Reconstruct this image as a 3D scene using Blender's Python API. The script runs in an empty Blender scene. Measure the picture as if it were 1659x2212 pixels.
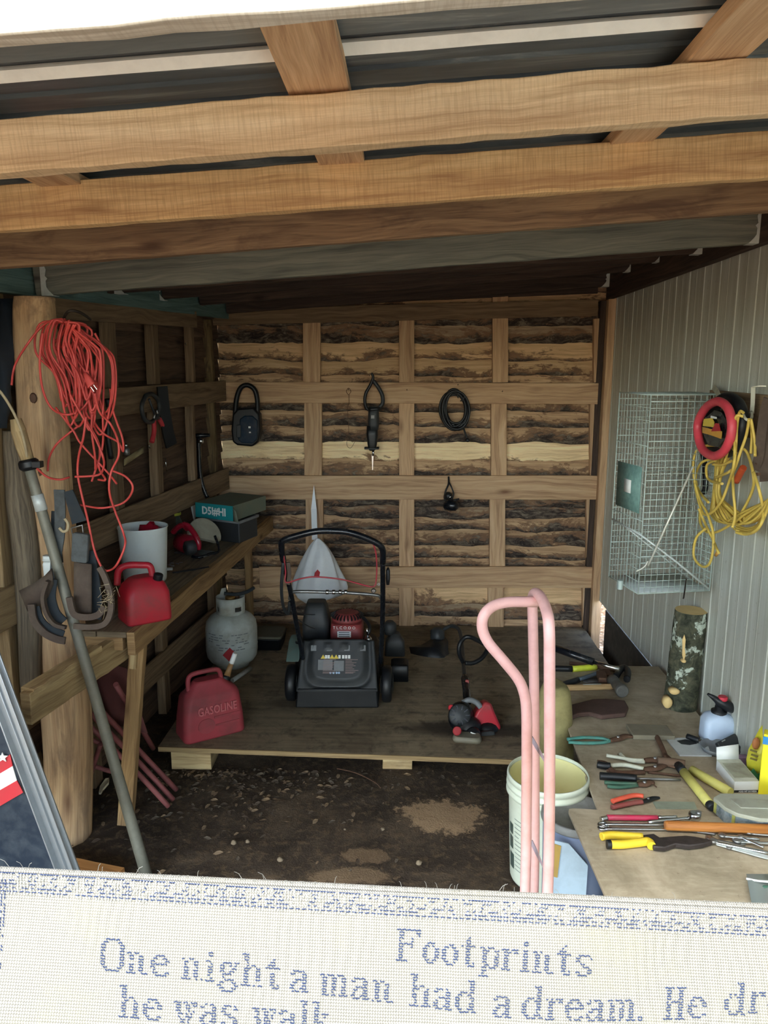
import bpy, math, random
from mathutils import Vector, Matrix, Euler, noise as mnoise

sc = bpy.context.scene
COL = sc.collection
PI = math.pi
H = 1.90                       # camera height over the dirt floor
F = 1690.0                     # focal length in pixels of the 1659x2212 frame
W_, H_ = 1659.0, 2212.0

# ---------------------------------------------------------------- camera
camd = bpy.data.cameras.new('camera')
cam = bpy.data.objects.new('camera', camd); COL.objects.link(cam)
cam.location = (0, 0, H)
CAM_ROT = Euler((math.radians(90 - 10.8), 0, math.radians(1.515)), 'XYZ').to_matrix() @ Euler((0, 0, math.radians(0.2)), 'XYZ').to_matrix()
cam.rotation_euler = CAM_ROT.to_euler()
camd.sensor_fit = 'VERTICAL'; camd.sensor_height = 24.0; camd.lens = 24.0 * F / H_
camd.clip_start = 0.02; camd.clip_end = 200
sc.camera = cam

# ---------------------------------------------------------------- world, sun, exposure
world = bpy.data.worlds.new('world'); sc.world = world; world.use_nodes = True
bg = world.node_tree.nodes['Background']
sky = world.node_tree.nodes.new('ShaderNodeTexSky'); sky.sky_type = 'NISHITA'; sky.sun_disc = False
sky.sun_elevation = math.radians(52); sky.sun_rotation = math.radians(205); sky.dust_density = 3.0; sky.air_density = 1.0; sky.ozone_density = 1.0
tint = world.node_tree.nodes.new('ShaderNodeMix'); tint.data_type = 'RGBA'; tint.blend_type = 'MULTIPLY'; tint.inputs[0].default_value = 1.0
tint.inputs[7].default_value = (0.89, 1.0, 1.04, 1)     # thin cool haze over the whole sky
world.node_tree.links.new(sky.outputs[0], tint.inputs[6]); world.node_tree.links.new(tint.outputs[2], bg.inputs[0]); bg.inputs[1].default_value = 0.33
sund = bpy.data.lights.new('sun', 'SUN'); sun = bpy.data.objects.new('sun', sund); COL.objects.link(sun)
sund.energy = 0.8; sund.angle = math.radians(6); sund.color = (1.0, 0.93, 0.82)
sun.rotation_euler = Vector((0.16, 0.33, -1.0)).to_track_quat('-Z', 'Y').to_euler()
sun.location = (-2, -3, 6)
vs = sc.view_settings
sc.display_settings.display_device = 'sRGB'
vs.view_transform = 'Standard'; vs.look = 'None'; vs.gamma = 1.0; vs.use_curve_mapping = False
vs.exposure = 2.25
sc.cycles.diffuse_bounces = 8

# ---------------------------------------------------------------- pixel rays
def ray(px, py):
    d = Vector(((px - W_ / 2) / F, -(py - H_ / 2) / F, -1.0))
    return CAM_ROT @ d
CP = Vector((0, 0, H))
def at(px, py, Y):             # world point seen at that pixel at distance Y into the shed
    r = ray(px, py); return CP + r * (Y / r.y)
def atx(px, py, X):
    r = ray(px, py); return CP + r * (X / r.x)
def atz(px, py, z):
    r = ray(px, py); return CP + r * ((z - H) / r.z)
def atp(px, py, P, N):
    r = ray(px, py); return CP + r * ((P - CP).dot(N) / r.dot(N))
def mpp(Y):                    # metres per pixel near that distance
    return Y / F * 1.02

RND = random.Random(7)

# ---------------------------------------------------------------- mesh builder
class MB:
    def __init__(s):
        s.V = []; s.F = []; s.U = []; s.S = []; s.M = []
    def face(s, idx, uv=None, smooth=False, m=0):
        s.F.append(idx); s.U.append(uv if uv else [(0, 0)] * len(idx)); s.S.append(smooth); s.M.append(m)
    def add(s, pts):
        k = len(s.V); s.V += [Vector(p) for p in pts]; return k
    def box(s, c, size, rot=None, m=0):
        c = Vector(c); hx, hy, hz = [v / 2 for v in size]
        R = rot if rot is not None else Matrix.Identity(3)
        k = s.add([c + R @ Vector((x * hx, y * hy, z * hz)) for x in (-1, 1) for y in (-1, 1) for z in (-1, 1)])
        uo, vo = RND.random() * 40, RND.random() * 40
        sx, sy, sz = size
        def q(a, b, c_, d, w, h, turn=False):
            uv = [(uo, vo), (uo + w, vo), (uo + w, vo + h), (uo, vo + h)]
            if turn: uv = [(uo, vo), (uo, vo + w), (uo + h, vo + w), (uo + h, vo)]
            s.face([k + a, k + b, k + c_, k + d], uv, False, m)
        big = max(size)
        q(0, 1, 3, 2, sz, sy, sy > sz); q(4, 6, 7, 5, sy, sz, sz > sy)
        q(0, 4, 5, 1, sx, sz, sz > sx); q(2, 3, 7, 6, sz, sx, sx > sz)
        q(0, 2, 6, 4, sy, sx, sx > sy); q(1, 5, 7, 3, sx, sy, sy > sx)
        return s
    def beam(s, p0, p1, w, t, up=(0, 0, 1), n=1, jit=0.0, m=0, wob=0.0):
        """a board from p0 to p1 (centre line), w along up, t across; n cuts, jit roughens the arrises"""
        p0 = Vector(p0); p1 = Vector(p1); d = (p1 - p0); L = d.length; d.normalize()
        up = Vector(up); up = (up - d * up.dot(d)).normalized(); sd = d.cross(up)
        uo, vo = RND.random() * 40, RND.random() * 40
        base = len(s.V); per = [0, w, w + t, 2 * w + t, 2 * w + 2 * t]
        for i in range(n + 1):
            c = p0.lerp(p1, i / n)
            bow = wob * math.sin(i / n * 5 + uo) if wob else 0
            for a, b in ((-1, -1), (1, -1), (1, 1), (-1, 1)):
                j = (RND.random() - .5) * jit; j2 = (RND.random() - .5) * jit
                s.V.append(c + up * (a * w / 2 + j + bow) + sd * (b * t / 2 + j2))
        for i in range(n):
            u0 = uo + L * i / n; u1 = uo + L * (i + 1) / n
            for k in range(4):
                a = base + i * 4 + k; b = base + i * 4 + (k + 1) % 4
                s.face([a, b, b + 4, a + 4], [(u0, vo + per[k]), (u0, vo + per[k + 1]), (u1, vo + per[k + 1]), (u1, vo + per[k])], False, m)
        e = base + n * 4
        s.face([base + 3, base + 2, base + 1, base], [(uo, vo), (uo, vo + w), (uo + t, vo + w), (uo + t, vo)], False, m)
        s.face([e, e + 1, e + 2, e + 3], [(uo, vo), (uo, vo + w), (uo + t, vo + w), (uo + t, vo)], False, m)
        return s
    def tube(s, pts, r, n=8, closed=False, caps=True, m=0, flat=1.0):
        pts = [Vector(p) for p in pts]; N = len(pts)
        rr = r if isinstance(r, (list, tuple)) else [r] * N
        base = len(s.V); prev = None; L = 0; Ls = []
        for i, p in enumerate(pts):
            if closed: t = pts[(i + 1) % N] - pts[i - 1]
            else: t = pts[min(i + 1, N - 1)] - pts[max(i - 1, 0)]
            if t.length < 1e-9: t = Vector((0, 0, 1))
            t.normalize()
            if prev is None:
                a = Vector((0, 0, 1)) if abs(t.z) < .9 else Vector((1, 0, 0))
                nn = t.cross(a).normalized()
            else:
                nn = prev - t * prev.dot(t)
                nn = nn.normalized() if nn.length > 1e-6 else t.orthogonal().normalized()
            prev = nn; bb = t.cross(nn)
            if i: L += (pts[i] - pts[i - 1]).length
            Ls.append(L)
            for k in range(n):
                an = 2 * PI * k / n
                s.V.append(p + nn * math.cos(an) * rr[i] + bb * math.sin(an) * rr[i] * flat)
        rng = N if closed else N - 1
        for i in range(rng):
            j = (i + 1) % N
            u0 = Ls[i]; u1 = Ls[j] if j else L + .05
            for k in range(n):
                k2 = (k + 1) % n
                v0 = k / n * rr[i] * 6.28; v1 = (k + 1) / n * rr[i] * 6.28
                s.face([base + i * n + k, base + i * n + k2, base + j * n + k2, base + j * n + k], [(u0, v0), (u0, v1), (u1, v1), (u1, v0)], True, m)
        if caps and not closed:
            s.face([base + k for k in range(n)][::-1], None, False, m)
            s.face([base + (N - 1) * n + k for k in range(n)], None, False, m)
        return s
    def lathe(s, prof, n=24, o=(0, 0, 0), R=None, m=0, sx=1, sy=1, cap0=True, cap1=True, smooth=True):
        o = Vector(o); R = R if R is not None else Matrix.Identity(3); base = len(s.V); h = 0; hs = []
        for i, (r, z) in enumerate(prof):
            if i: h += math.hypot(r - prof[i - 1][0], z - prof[i - 1][1])
            hs.append(h)
            for k in range(n):
                a = 2 * PI * k / n
                s.V.append(o + R @ Vector((math.cos(a) * r * sx, math.sin(a) * r * sy, z)))
        rm = max(p[0] for p in prof)
        for i in range(len(prof) - 1):
            for k in range(n):
                k2 = (k + 1) % n
                u0 = k / n * rm * 6.28; u1 = (k + 1) / n * rm * 6.28
                s.face([base + i * n + k, base + i * n + k2, base + (i + 1) * n + k2, base + (i + 1) * n + k],
                       [(u0, hs[i]), (u1, hs[i]), (u1, hs[i + 1]), (u0, hs[i + 1])], smooth, m)
        if cap0 and prof[0][0] > 1e-6: s.face([base + k for k in range(n)][::-1], [(math.cos(2 * PI * k / n) * .1, math.sin(2 * PI * k / n) * .1) for k in range(n)], False, m)
        if cap1 and prof[-1][0] > 1e-6: s.face([base + (len(prof) - 1) * n + k for k in range(n)], [(math.cos(2 * PI * k / n) * .1, math.sin(2 * PI * k / n) * .1) for k in range(n)], False, m)
        return s
    def prism(s, poly, t, o=(0, 0, 0), R=None, m=0, smooth=False):
        """outline in local x,y, extruded along local z from -t/2 to t/2"""
        o = Vector(o); R = R if R is not None else Matrix.Identity(3); n = len(poly); k = len(s.V)
        for z in (-t / 2, t / 2):
            for x, y in poly: s.V.append(o + R @ Vector((x, y, z)))
        uo = RND.random() * 20
        s.face([k + i for i in range(n)][::-1], [(uo + poly[i][0], poly[i][1]) for i in range(n)][::-1], False, m)
        s.face([k + n + i for i in range(n)], [(uo + p[0], p[1]) for p in poly], False, m)
        for i in range(n):
            j = (i + 1) % n; l = math.hypot(poly[i][0] - poly[j][0], poly[i][1] - poly[j][1])
            s.face([k + i, k + j, k + n + j, k + n + i], [(0, 0), (l, 0), (l, t), (0, t)], smooth, m)
        return s
    def grid(s, P, uv=None, m=0, smooth=True, closed_u=False):
        """P[i][j] grid of points"""
        a = len(P); b = len(P[0]); k = len(s.V)
        for row in P: s.V += [Vector(p) for p in row]
        for i in range(a - 1):
            for j in range(b - 1 + (1 if closed_u else 0)):
                j2 = (j + 1) % b
                idx = [k + i * b + j, k + i * b + j2, k + (i + 1) * b + j2, k + (i + 1) * b + j]
                if uv: q = [uv(i, j), uv(i, j + 1), uv(i + 1, j + 1), uv(i + 1, j)]
                else: q = [(i * .02, j * .02), (i * .02, (j + 1) * .02), ((i + 1) * .02, (j + 1) * .02), ((i + 1) * .02, j * .02)]
                s.face(idx, q, smooth, m)
        return s
    def ball(s, c, r, n=12, rings=7, R=None, m=0, sc3=(1, 1, 1), lump=0.0):
        c = Vector(c); R = R if R is not None else Matrix.Identity(3)
        rows = []
        for i in range(rings + 1):
            th = PI * i / rings; row = []
            for k in range(n):
                ph = 2 * PI * k / n
                d = Vector((math.sin(th) * math.cos(ph), math.sin(th) * math.sin(ph), math.cos(th)))
                q = r * (1 + (lump * mnoise.noise(d * 2 + c * 9) if lump else 0))
                row.append(c + R @ Vector((d.x * q * sc3[0], d.y * q * sc3[1], d.z * q * sc3[2])))
            rows.append(row)
        rows = rows[::-1]
        return s.grid(rows, m=m, closed_u=True)
    def build(s, name, mats, parent=None, bevel=0.0, seg=2, sub=0, solid=0.0, **props):
        me = bpy.data.meshes.new(name)
        off = Vector((0, 0, 0)); p = parent
        while p is not None: off += p.location; p = p.parent
        me.from_pydata([tuple(v - off) for v in s.V], [], s.F)
        uvl = me.uv_layers.new(name='UVMap')
        flat = [c for u in s.U for q in u for c in q]
        uvl.data.foreach_set('uv', flat)
        me.polygons.foreach_set('use_smooth', s.S)
        if not isinstance(mats, (list, tuple)): mats = [mats]
        for m in mats: me.materials.append(m)
        if len(mats) > 1: me.polygons.foreach_set('material_index', s.M)
        me.update()
        o = bpy.data.objects.new(name, me); COL.objects.link(o)
        if parent is not None: o.parent = parent
        if solid:
            md = o.modifiers.new('solid', 'SOLIDIFY'); md.thickness = solid; md.offset = 0
        if bevel:
            md = o.modifiers.new('bevel', 'BEVEL'); md.width = bevel; md.segments = seg; md.limit_method = 'ANGLE'; md.angle_limit = math.radians(40)
            for pl in me.polygons: pl.use_smooth = True
            try: me.set_sharp_from_angle(angle=math.radians(35))
            except Exception: pass
        if sub:
            md = o.modifiers.new('sub', 'SUBSURF'); md.levels = sub; md.render_levels = sub
        for k, v in props.items(): o[k] = v
        return o

def thing(name, label, cat, loc=(0, 0, 0), group=None):
    o = bpy.data.objects.new(name, None); COL.objects.link(o); o.location = loc
    o.empty_display_size = .05
    o['label'] = label; o['category'] = cat
    if group: o['group'] = group
    return o
def tag(o, label, cat, group=None):
    o['label'] = label; o['category'] = cat
    if group: o['group'] = group
    return o
def struct(name, loc=(0, 0, 0)):
    o = bpy.data.objects.new(name, None); COL.objects.link(o); o.location = loc; o['kind'] = 'structure'
    return o

def cr(pts, k=6, closed=False):
    """Catmull-Rom through the points"""
    P = [Vector(p) for p in pts]; n = len(P); out = []
    segs = n if closed else n - 1
    for i in range(segs):
        if closed: a, b, c, d = P[(i - 1) % n], P[i], P[(i + 1) % n], P[(i + 2) % n]
        else: a, b, c, d = P[max(i - 1, 0)], P[i], P[i + 1], P[min(i + 2, n - 1)]
        for j in range(k):
            t = j / k
            out.append(.5 * ((2 * b) + (c - a) * t + (2 * a - 5 * b + 4 * c - d) * t * t + (3 * b - a - 3 * c + d) * t ** 3))
    if not closed: out.append(P[-1])
    return out
def rrect(w, h, r, n=4):
    out = []
    for cx, cy, a0 in ((w / 2 - r, h / 2 - r, 0), (-w / 2 + r, h / 2 - r, 90), (-w / 2 + r, -h / 2 + r, 180), (w / 2 - r, -h / 2 + r, 270)):
        for i in range(n + 1):
            a = math.radians(a0 + 90 * i / n); out.append((cx + r * math.cos(a), cy + r * math.sin(a)))
    return out
def frame(xdir, ydir=None, zdir=None):
    """3x3 whose columns are local x, y, z in world"""
    x = Vector(xdir).normalized()
    if ydir is not None:
        y = Vector(ydir); y = (y - x * y.dot(x)).normalized(); z = x.cross(y)
    else:
        z = Vector(zdir); z = (z - x * z.dot(x)).normalized(); y = z.cross(x)
    return Matrix((x, y, z)).transposed()
def rz(a): return Matrix.Rotation(math.radians(a), 3, 'Z')
def rx(a): return Matrix.Rotation(math.radians(a), 3, 'X')
def ry(a): return Matrix.Rotation(math.radians(a), 3, 'Y')
VIEW = frame((1, 0, 0), (0, 0, 1))     # local x right, y up, z towards the camera

# ---------------------------------------------------------------- materials
def hx(r, g, b):
    f = lambda c: (c / 255 / 12.92) if c / 255 <= .04045 else ((c / 255 + .055) / 1.055) ** 2.4
    return (f(r), f(g), f(b), 1)
class NT:
    def __init__(s, name):
        s.m = bpy.data.materials.new(name); s.m.use_nodes = True; s.t = s.m.node_tree; s.n = s.t.nodes
        s.b = s.n['Principled BSDF']
    def node(s, typ, **kw):
        n = s.n.new(typ)
        for k, v in kw.items():
            if k.startswith('i_'): n.inputs[k[2:].replace('_', ' ')].default_value = v
            else: setattr(n, k, v)
        return n
    def link(s, a, b): s.t.links.new(a, b)
    def coord(s, kind='Object', scale=(1, 1, 1), rnd=True):
        tc = s.node('ShaderNodeTexCoord'); mp = s.node('ShaderNodeMapping'); mp.inputs['Scale'].default_value = scale
        s.link(tc.outputs[kind], mp.inputs['Vector'])
        if rnd:
            oi = s.node('ShaderNodeObjectInfo'); mu = s.node('ShaderNodeMath', operation='MULTIPLY'); mu.inputs[1].default_value = 37.0
            s.link(oi.outputs['Random'], mu.inputs[0]); s.link(mu.outputs[0], mp.inputs['Location'])
        return mp.outputs[0]
    def noise(s, vec, scale, detail=4, rough=.55, dist=0):
        n = s.node('ShaderNodeTexNoise'); n.inputs['Scale'].default_value = scale; n.inputs['Detail'].default_value = detail
        n.inputs['Roughness'].default_value = rough; n.inputs['Distortion'].default_value = dist
        s.link(vec, n.inputs['Vector']); return n.outputs['Fac']
    def ramp(s, fac, stops, interp='LINEAR'):
        r = s.node('ShaderNodeValToRGB'); r.color_ramp.interpolation = interp; e = r.color_ramp.elements
        while len(e) < len(stops): e.new(.5)
        for i, (p, c) in enumerate(stops): e[i].position = p; e[i].color = c if len(c) == 4 else (*c, 1)
        s.link(fac, r.inputs[0]); return r.outputs[0]
    def mix(s, fac, a, b, mode='MIX'):
        n = s.node('ShaderNodeMix', data_type='RGBA', blend_type=mode)
        for v, i in ((fac, 0), (a, 6), (b, 7)):
            if hasattr(v, 'type') or hasattr(v, 'is_linked'): s.link(v, n.inputs[i])
            else: n.inputs[i].default_value = v
        return n.outputs[2]
    def math(s, op, a, b=None, clamp=False):
        n = s.node('ShaderNodeMath', operation=op); n.use_clamp = clamp
        for i, v in enumerate((a, b)):
            if v is None: continue
            if isinstance(v, (int, float)): n.inputs[i].default_value = v
            else: s.link(v, n.inputs[i])
        return n.outputs[0]
    def bump(s, h, strength=.3, dist=.002):
        b = s.node('ShaderNodeBump'); b.inputs['Strength'].default_value = strength; b.inputs['Distance'].default_value = dist
        s.link(h, b.inputs['Height']); s.link(b.outputs[0], s.b.inputs['Normal'])
    def out(s, col=None, rough=.6, metal=0, spec=None):
        if col is not None:
            if isinstance(col, tuple): s.b.inputs['Base Color'].default_value = col
            else: s.link(col, s.b.inputs['Base Color'])
        if isinstance(rough, (int, float)): s.b.inputs['Roughness'].default_value = rough
        else: s.link(rough, s.b.inputs['Roughness'])
        s.b.inputs['Metallic'].default_value = metal
        if spec is not None: s.b.inputs['Specular IOR Level'].default_value = spec
        return s.m
K = (0, 0, 0, 1); WH = (1, 1, 1, 1)
def wood(name, light, mid, dark, grain=1.0, var=.25, rough=.85, knots=True, saw=0.0, bump=.5, stain=0.0, staincol=None):
    """sawn timber: grain runs along u of the UV map"""
    t = NT(name); uv = t.coord('UV')
    def st(sx, sy):
        mp = t.node('ShaderNodeMapping'); mp.inputs['Scale'].default_value = (sx, sy, 1); t.link(uv, mp.inputs['Vector']); return mp.outputs[0]
    warp = t.noise(st(1.6, 7), 1.0, 3, .5)
    wv = t.node('ShaderNodeMix', data_type='VECTOR'); wv.inputs[0].default_value = .085
    nz = t.node('ShaderNodeTexNoise'); nz.inputs['Scale'].default_value = 1.0; nz.inputs['Detail'].default_value = 2
    t.link(st(2.2, 8), nz.inputs['Vector']); t.link(uv, wv.inputs[4]); t.link(nz.outputs['Color'], wv.inputs[5])
    mp = t.node('ShaderNodeMapping'); mp.inputs['Scale'].default_value = (2.2, 60 * grain, 1); t.link(wv.outputs[1], mp.inputs['Vector'])
    rings = t.noise(mp.outputs[0], 1.0, 3, .6, .4)
    fine = t.noise(st(9, 420 * grain), 1.0, 3, .6)
    big = t.noise(st(1.1, 5), 1.0, 2, .5)
    c = t.ramp(rings, [(.32, dark), (.5, mid), (.68, light)])
    c = t.mix(.36, c, t.ramp(fine, [(.3, dark), (.7, light)]))
    oi = t.node('ShaderNodeObjectInfo')
    v = t.math('ADD', t.math('MULTIPLY', t.math('ADD', oi.outputs['Random'], t.math('MULTIPLY', big, .7)), var), 1 - var * .85)
    hsv = t.node('ShaderNodeHueSaturation'); t.link(v, hsv.inputs['Value']); t.link(c, hsv.inputs['Color'])
    c = hsv.outputs[0]
    if knots:
        vo = t.node('ShaderNodeTexVoronoi', feature='F1'); vo.inputs['Scale'].default_value = 1.0; vo.inputs['Randomness'].default_value = 1
        t.link(st(2.2, 6.5), vo.inputs['Vector'])
        k = t.ramp(vo.outputs['Distance'], [(.03, WH), (.10, (.35, .35, .35, 1)), (.16, K)])
        c = t.mix(t.math('MULTIPLY', k, .8), c, (dark[0] * .5, dark[1] * .4, dark[2] * .4, 1))
    if stain:
        sn = t.noise(st(3.5, 11), 1.0, 5, .65, .6)
        c = t.mix(t.ramp(sn, [(.5, K), (.62, (stain, stain, stain, 1))]), c, staincol or dark)
    hgt = t.math('ADD', t.math('MULTIPLY', fine, .6), t.math('MULTIPLY', rings, .5))
    if saw:
        sw = t.noise(st(260, 14), 1.0, 2, .5)
        hgt = t.math('ADD', hgt, t.math('MULTIPLY', sw, saw))
        c = t.mix(t.math('MULTIPLY', t.ramp(sw, [(.35, WH), (.55, K)]), .34), c, dark)
    t.bump(hgt, bump, .0015)
    return t.out(c, rough, 0, .25)
def plain(name, col, rough=.5, metal=0, dirt=.35, dirtcol=(.16, .13, .10, 1), scale=14, bump=.12, spec=None, coat=0, sss=0, trans=0):
    t = NT(name); v = t.coord('Object')
    n = t.noise(v, scale, 5, .65, .3); n2 = t.noise(v, scale * 9, 3, .6)
    c = t.mix(t.math('MULTIPLY', t.ramp(n, [(.42, K), (.7, WH)]), dirt), col, dirtcol)
    r = t.math('ADD', t.math('MULTIPLY', n, .35), rough - .12, True)
    t.bump(n2, bump, .001)
    t.out(c, r, metal, spec)
    if coat: t.b.inputs['Coat Weight'].default_value = coat
    if trans: t.b.inputs['Transmission Weight'].default_value = trans
    return t.m
# ================================================================ materials of the shell
M = {}
M['rafter'] = wood('rough_sawn_tan', hx(228, 204, 168), hx(214, 187, 148), hx(174, 144, 110), 1.0, .16, saw=1.2, bump=.7)
M['rafter_yellow'] = wood('rough_sawn_yellow', hx(228, 198, 148), hx(212, 176, 126), hx(166, 126, 88), .7, .14, saw=.7, bump=.6)
M['rafter_brown'] = wood('sawn_brown', hx(168, 140, 108), hx(142, 114, 88), hx(98, 78, 64), 1.0, .2, bump=.6, stain=.5, staincol=hx(88, 66, 56))
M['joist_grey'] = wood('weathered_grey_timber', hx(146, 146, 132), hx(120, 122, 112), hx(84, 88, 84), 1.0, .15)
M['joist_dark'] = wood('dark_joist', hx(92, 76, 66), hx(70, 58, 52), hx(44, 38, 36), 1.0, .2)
M['teal_beam'] = wood('green_treated_timber', hx(124, 150, 144), hx(98, 126, 124), hx(64, 88, 88), 1.0, .2)
M['fascia'] = wood('bleached_board', hx(225, 220, 208), hx(205, 198, 184), hx(170, 158, 140), 1.4, .1, saw=.8, knots=False)
M['stud'] = wood('stud_timber', hx(218, 186, 148), hx(200, 164, 126), hx(152, 116, 88), .9, .2, bump=.5)
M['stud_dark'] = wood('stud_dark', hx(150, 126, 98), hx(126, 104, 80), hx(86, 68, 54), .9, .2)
M['bench_wood'] = wood('bench_timber', hx(188, 156, 110), hx(162, 130, 90), hx(112, 84, 58), .9, .15)
M['bench_top'] = wood('dusty_bench_board', hx(152, 136, 110), hx(128, 112, 90), hx(90, 78, 64), .8, .15, stain=.5, staincol=hx(84, 72, 60))
M['pale_wood'] = wood('pale_offcut', hx(208, 186, 140), hx(186, 160, 116), hx(136, 108, 74), .9, .15, stain=.4, staincol=hx(120, 100, 76))
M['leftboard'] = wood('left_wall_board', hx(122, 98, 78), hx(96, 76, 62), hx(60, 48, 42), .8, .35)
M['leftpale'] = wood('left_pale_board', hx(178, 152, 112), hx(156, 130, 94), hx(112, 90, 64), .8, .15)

def slabmat(name, bark, light, mid, dark):
    """live-edged slab: v runs 0 at the bark edge to 1 at the sawn edge"""
    t = NT(name); tc = t.node('ShaderNodeTexCoord'); oi = t.node('ShaderNodeObjectInfo')
    off = t.math('MULTIPLY', oi.outputs['Random'], 53.0)
    sx = t.node('ShaderNodeSeparateXYZ'); t.link(tc.outputs['UV'], sx.inputs[0]); u, v = sx.outputs[0], sx.outputs[1]
    def vec(su, sv):
        c = t.node('ShaderNodeCombineXYZ'); t.link(t.math('MULTIPLY', u, su), c.inputs[0]); t.link(t.math('MULTIPLY', v, sv), c.inputs[1]); t.link(off, c.inputs[2]); return c.outputs[0]
    rings = t.noise(vec(2.5, 7), 1, 4, .6, .8); fine = t.noise(vec(14, 45), 1, 3, .6)
    c = t.ramp(rings, [(.3, dark), (.5, mid), (.68, light)])
    c = t.mix(.25, c, t.ramp(fine, [(.3, dark), (.7, light)]))
    n1 = t.noise(vec(2.6, .8), 1, 6, .72, .7); n2 = t.noise(vec(10, 3.0), 1, 6, .75, 1.4)
    edge = t.math('MULTIPLY', t.math('POWER', t.math('SUBTRACT', 1.0, v), 1.6), .30)
    m = t.math('ADD', t.math('ADD', t.math('MULTIPLY', n1, .95), t.math('MULTIPLY', n2, .38)), edge)
    m = t.math('ADD', m, bark)
    inner = t.ramp(m, [(.80, K), (.86, WH)]); outer = t.ramp(m, [(.90, K), (.95, WH)])
    barkc = t.ramp(n2, [(.34, hx(38, 34, 34)), (.48, hx(72, 62, 56)), (.60, hx(120, 108, 94)), (.7, hx(160, 148, 128))])
    c = t.mix(inner, c, hx(138, 108, 84)); c = t.mix(outer, c, barkc)
    hsv = t.node('ShaderNodeHueSaturation'); t.link(t.math('ADD', t.math('MULTIPLY', oi.outputs['Random'], .3), .82), hsv.inputs['Value']); t.link(c, hsv.inputs['Color'])
    t.bump(t.math('ADD', t.math('MULTIPLY', n2, 1.3), t.math('MULTIPLY', fine, .3)), .8, .006)
    return t.out(hsv.outputs[0], .9, 0, .2)
M['slab0'] = slabmat('slab_clean', -.14, hx(255, 234, 190), hx(244, 216, 168), hx(206, 172, 128))
M['slab1'] = slabmat('slab_some_bark', -.02, hx(238, 206, 162), hx(218, 182, 138), hx(176, 140, 104))
M['slab2'] = slabmat('slab_barky', .07, hx(222, 190, 150), hx(198, 162, 124), hx(150, 118, 92))
M['slab3'] = slabmat('slab_grey_bark', .12, hx(194, 172, 140), hx(164, 140, 114), hx(114, 94, 78))

def metalwall():
    t = NT('painted_metal_siding'); v = t.coord('Object', rnd=False)
    mp = t.node('ShaderNodeMapping'); mp.inputs['Scale'].default_value = (1, 14, .7); t.link(v, mp.inputs['Vector'])
    st = t.noise(mp.outputs[0], 2.2, 5, .6); sp = t.noise(v, 60, 3, .6)
    sx = t.node('ShaderNodeSeparateXYZ'); t.link(v, sx.inputs[0])
    c = t.ramp(st, [(.3, hx(176, 178, 164)), (.55, hx(194, 197, 186)), (.75, hx(210, 213, 204))])
    c = t.mix(t.ramp(sp, [(.62, K), (.72, (.3, .3, .3, 1))]), c, hx(120, 112, 92))
    t.bump(st, .15, .002); return t.out(c, .5, .05)
M['siding'] = metalwall()
def roofmat():
    t = NT('roof_metal_underside'); v = t.coord('Object', rnd=False)
    mp = t.node('ShaderNodeMapping'); mp.inputs['Scale'].default_value = (.8, 6, 1); t.link(v, mp.inputs['Vector'])
    a = t.noise(mp.outputs[0], 3, 6, .65, .5)
    c = t.ramp(a, [(.35, hx(78, 90, 100)), (.56, hx(104, 116, 124)), (.68, hx(150, 160, 164)), (.8, hx(190, 198, 200))])
    t.bump(a, .2, .002); return t.out(c, .40, .15)
M['roof'] = roofmat()
M['rib_gleam'] = plain('rib_gleam_white', hx(245, 247, 243), .4, 0, .15, hx(150, 152, 148), 20)  # white stands in for the bright reflection along one roof rib
M['galv'] = plain('galvanised_steel', hx(204, 210, 206), .45, .2, .25, hx(110, 112, 108), 30)
M['nail'] = plain('dark_nail', hx(48, 40, 36), .5, .5)

def dirt(name, patch=None):
    t = NT(name); v = t.coord('Object', rnd=False)
    a = t.noise(v, 3.2, 8, .68, .3); b = t.noise(v, 26, 6, .7, .4); c3 = t.noise(v, 120, 4, .7)
    c = t.ramp(a, [(.3, hx(50, 43, 37)), (.5, hx(72, 62, 52)), (.68, hx(100, 86, 70))])
    c = t.mix(t.ramp(b, [(.5, K), (.72, (.7, .7, .7, 1))]), c, hx(122, 102, 78))
    c = t.mix(t.ramp(c3, [(.62, K), (.7, (.5, .5, .5, 1))]), c, hx(44, 36, 30))
    if patch:
        for (cx, cy, rx_, ry_, k) in patch:
            sx = t.node('ShaderNodeMapping'); sx.inputs['Location'].default_value = (-cx / rx_, -cy / ry_, 0); sx.inputs['Scale'].default_value = (1 / rx_, 1 / ry_, 0)
            t.link(v, sx.inputs['Vector'])
            ln = t.node('ShaderNodeVectorMath', operation='LENGTH'); t.link(sx.outputs[0], ln.inputs[0])
            d = t.math('ADD', ln.outputs['Value'], t.math('MULTIPLY', t.math('SUBTRACT', b, .5), 1.9))
            d = t.math('ADD', d, t.math('MULTIPLY', t.math('SUBTRACT', a, .5), 1.6))
            c = t.mix(t.ramp(d, [(.75, (k, k, k, 1)), (1.0, K)]), c, hx(170, 142, 110))
    t.bump(t.math('ADD', b, t.math('MULTIPLY', c3, .6)), 1.0, .012)
    return t.out(c, .97, 0, .1)
pp = atz(955, 1762, 0); p2 = atz(790, 1850, 0); p3 = atz(745, 1895, 0)
M['dirt'] = dirt('bare_soil', [(pp.x, pp.y, .19, .13, .9), (p2.x, p2.y, .10, .05, .4), (p3.x, p3.y, .16, .05, .4)])
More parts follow.
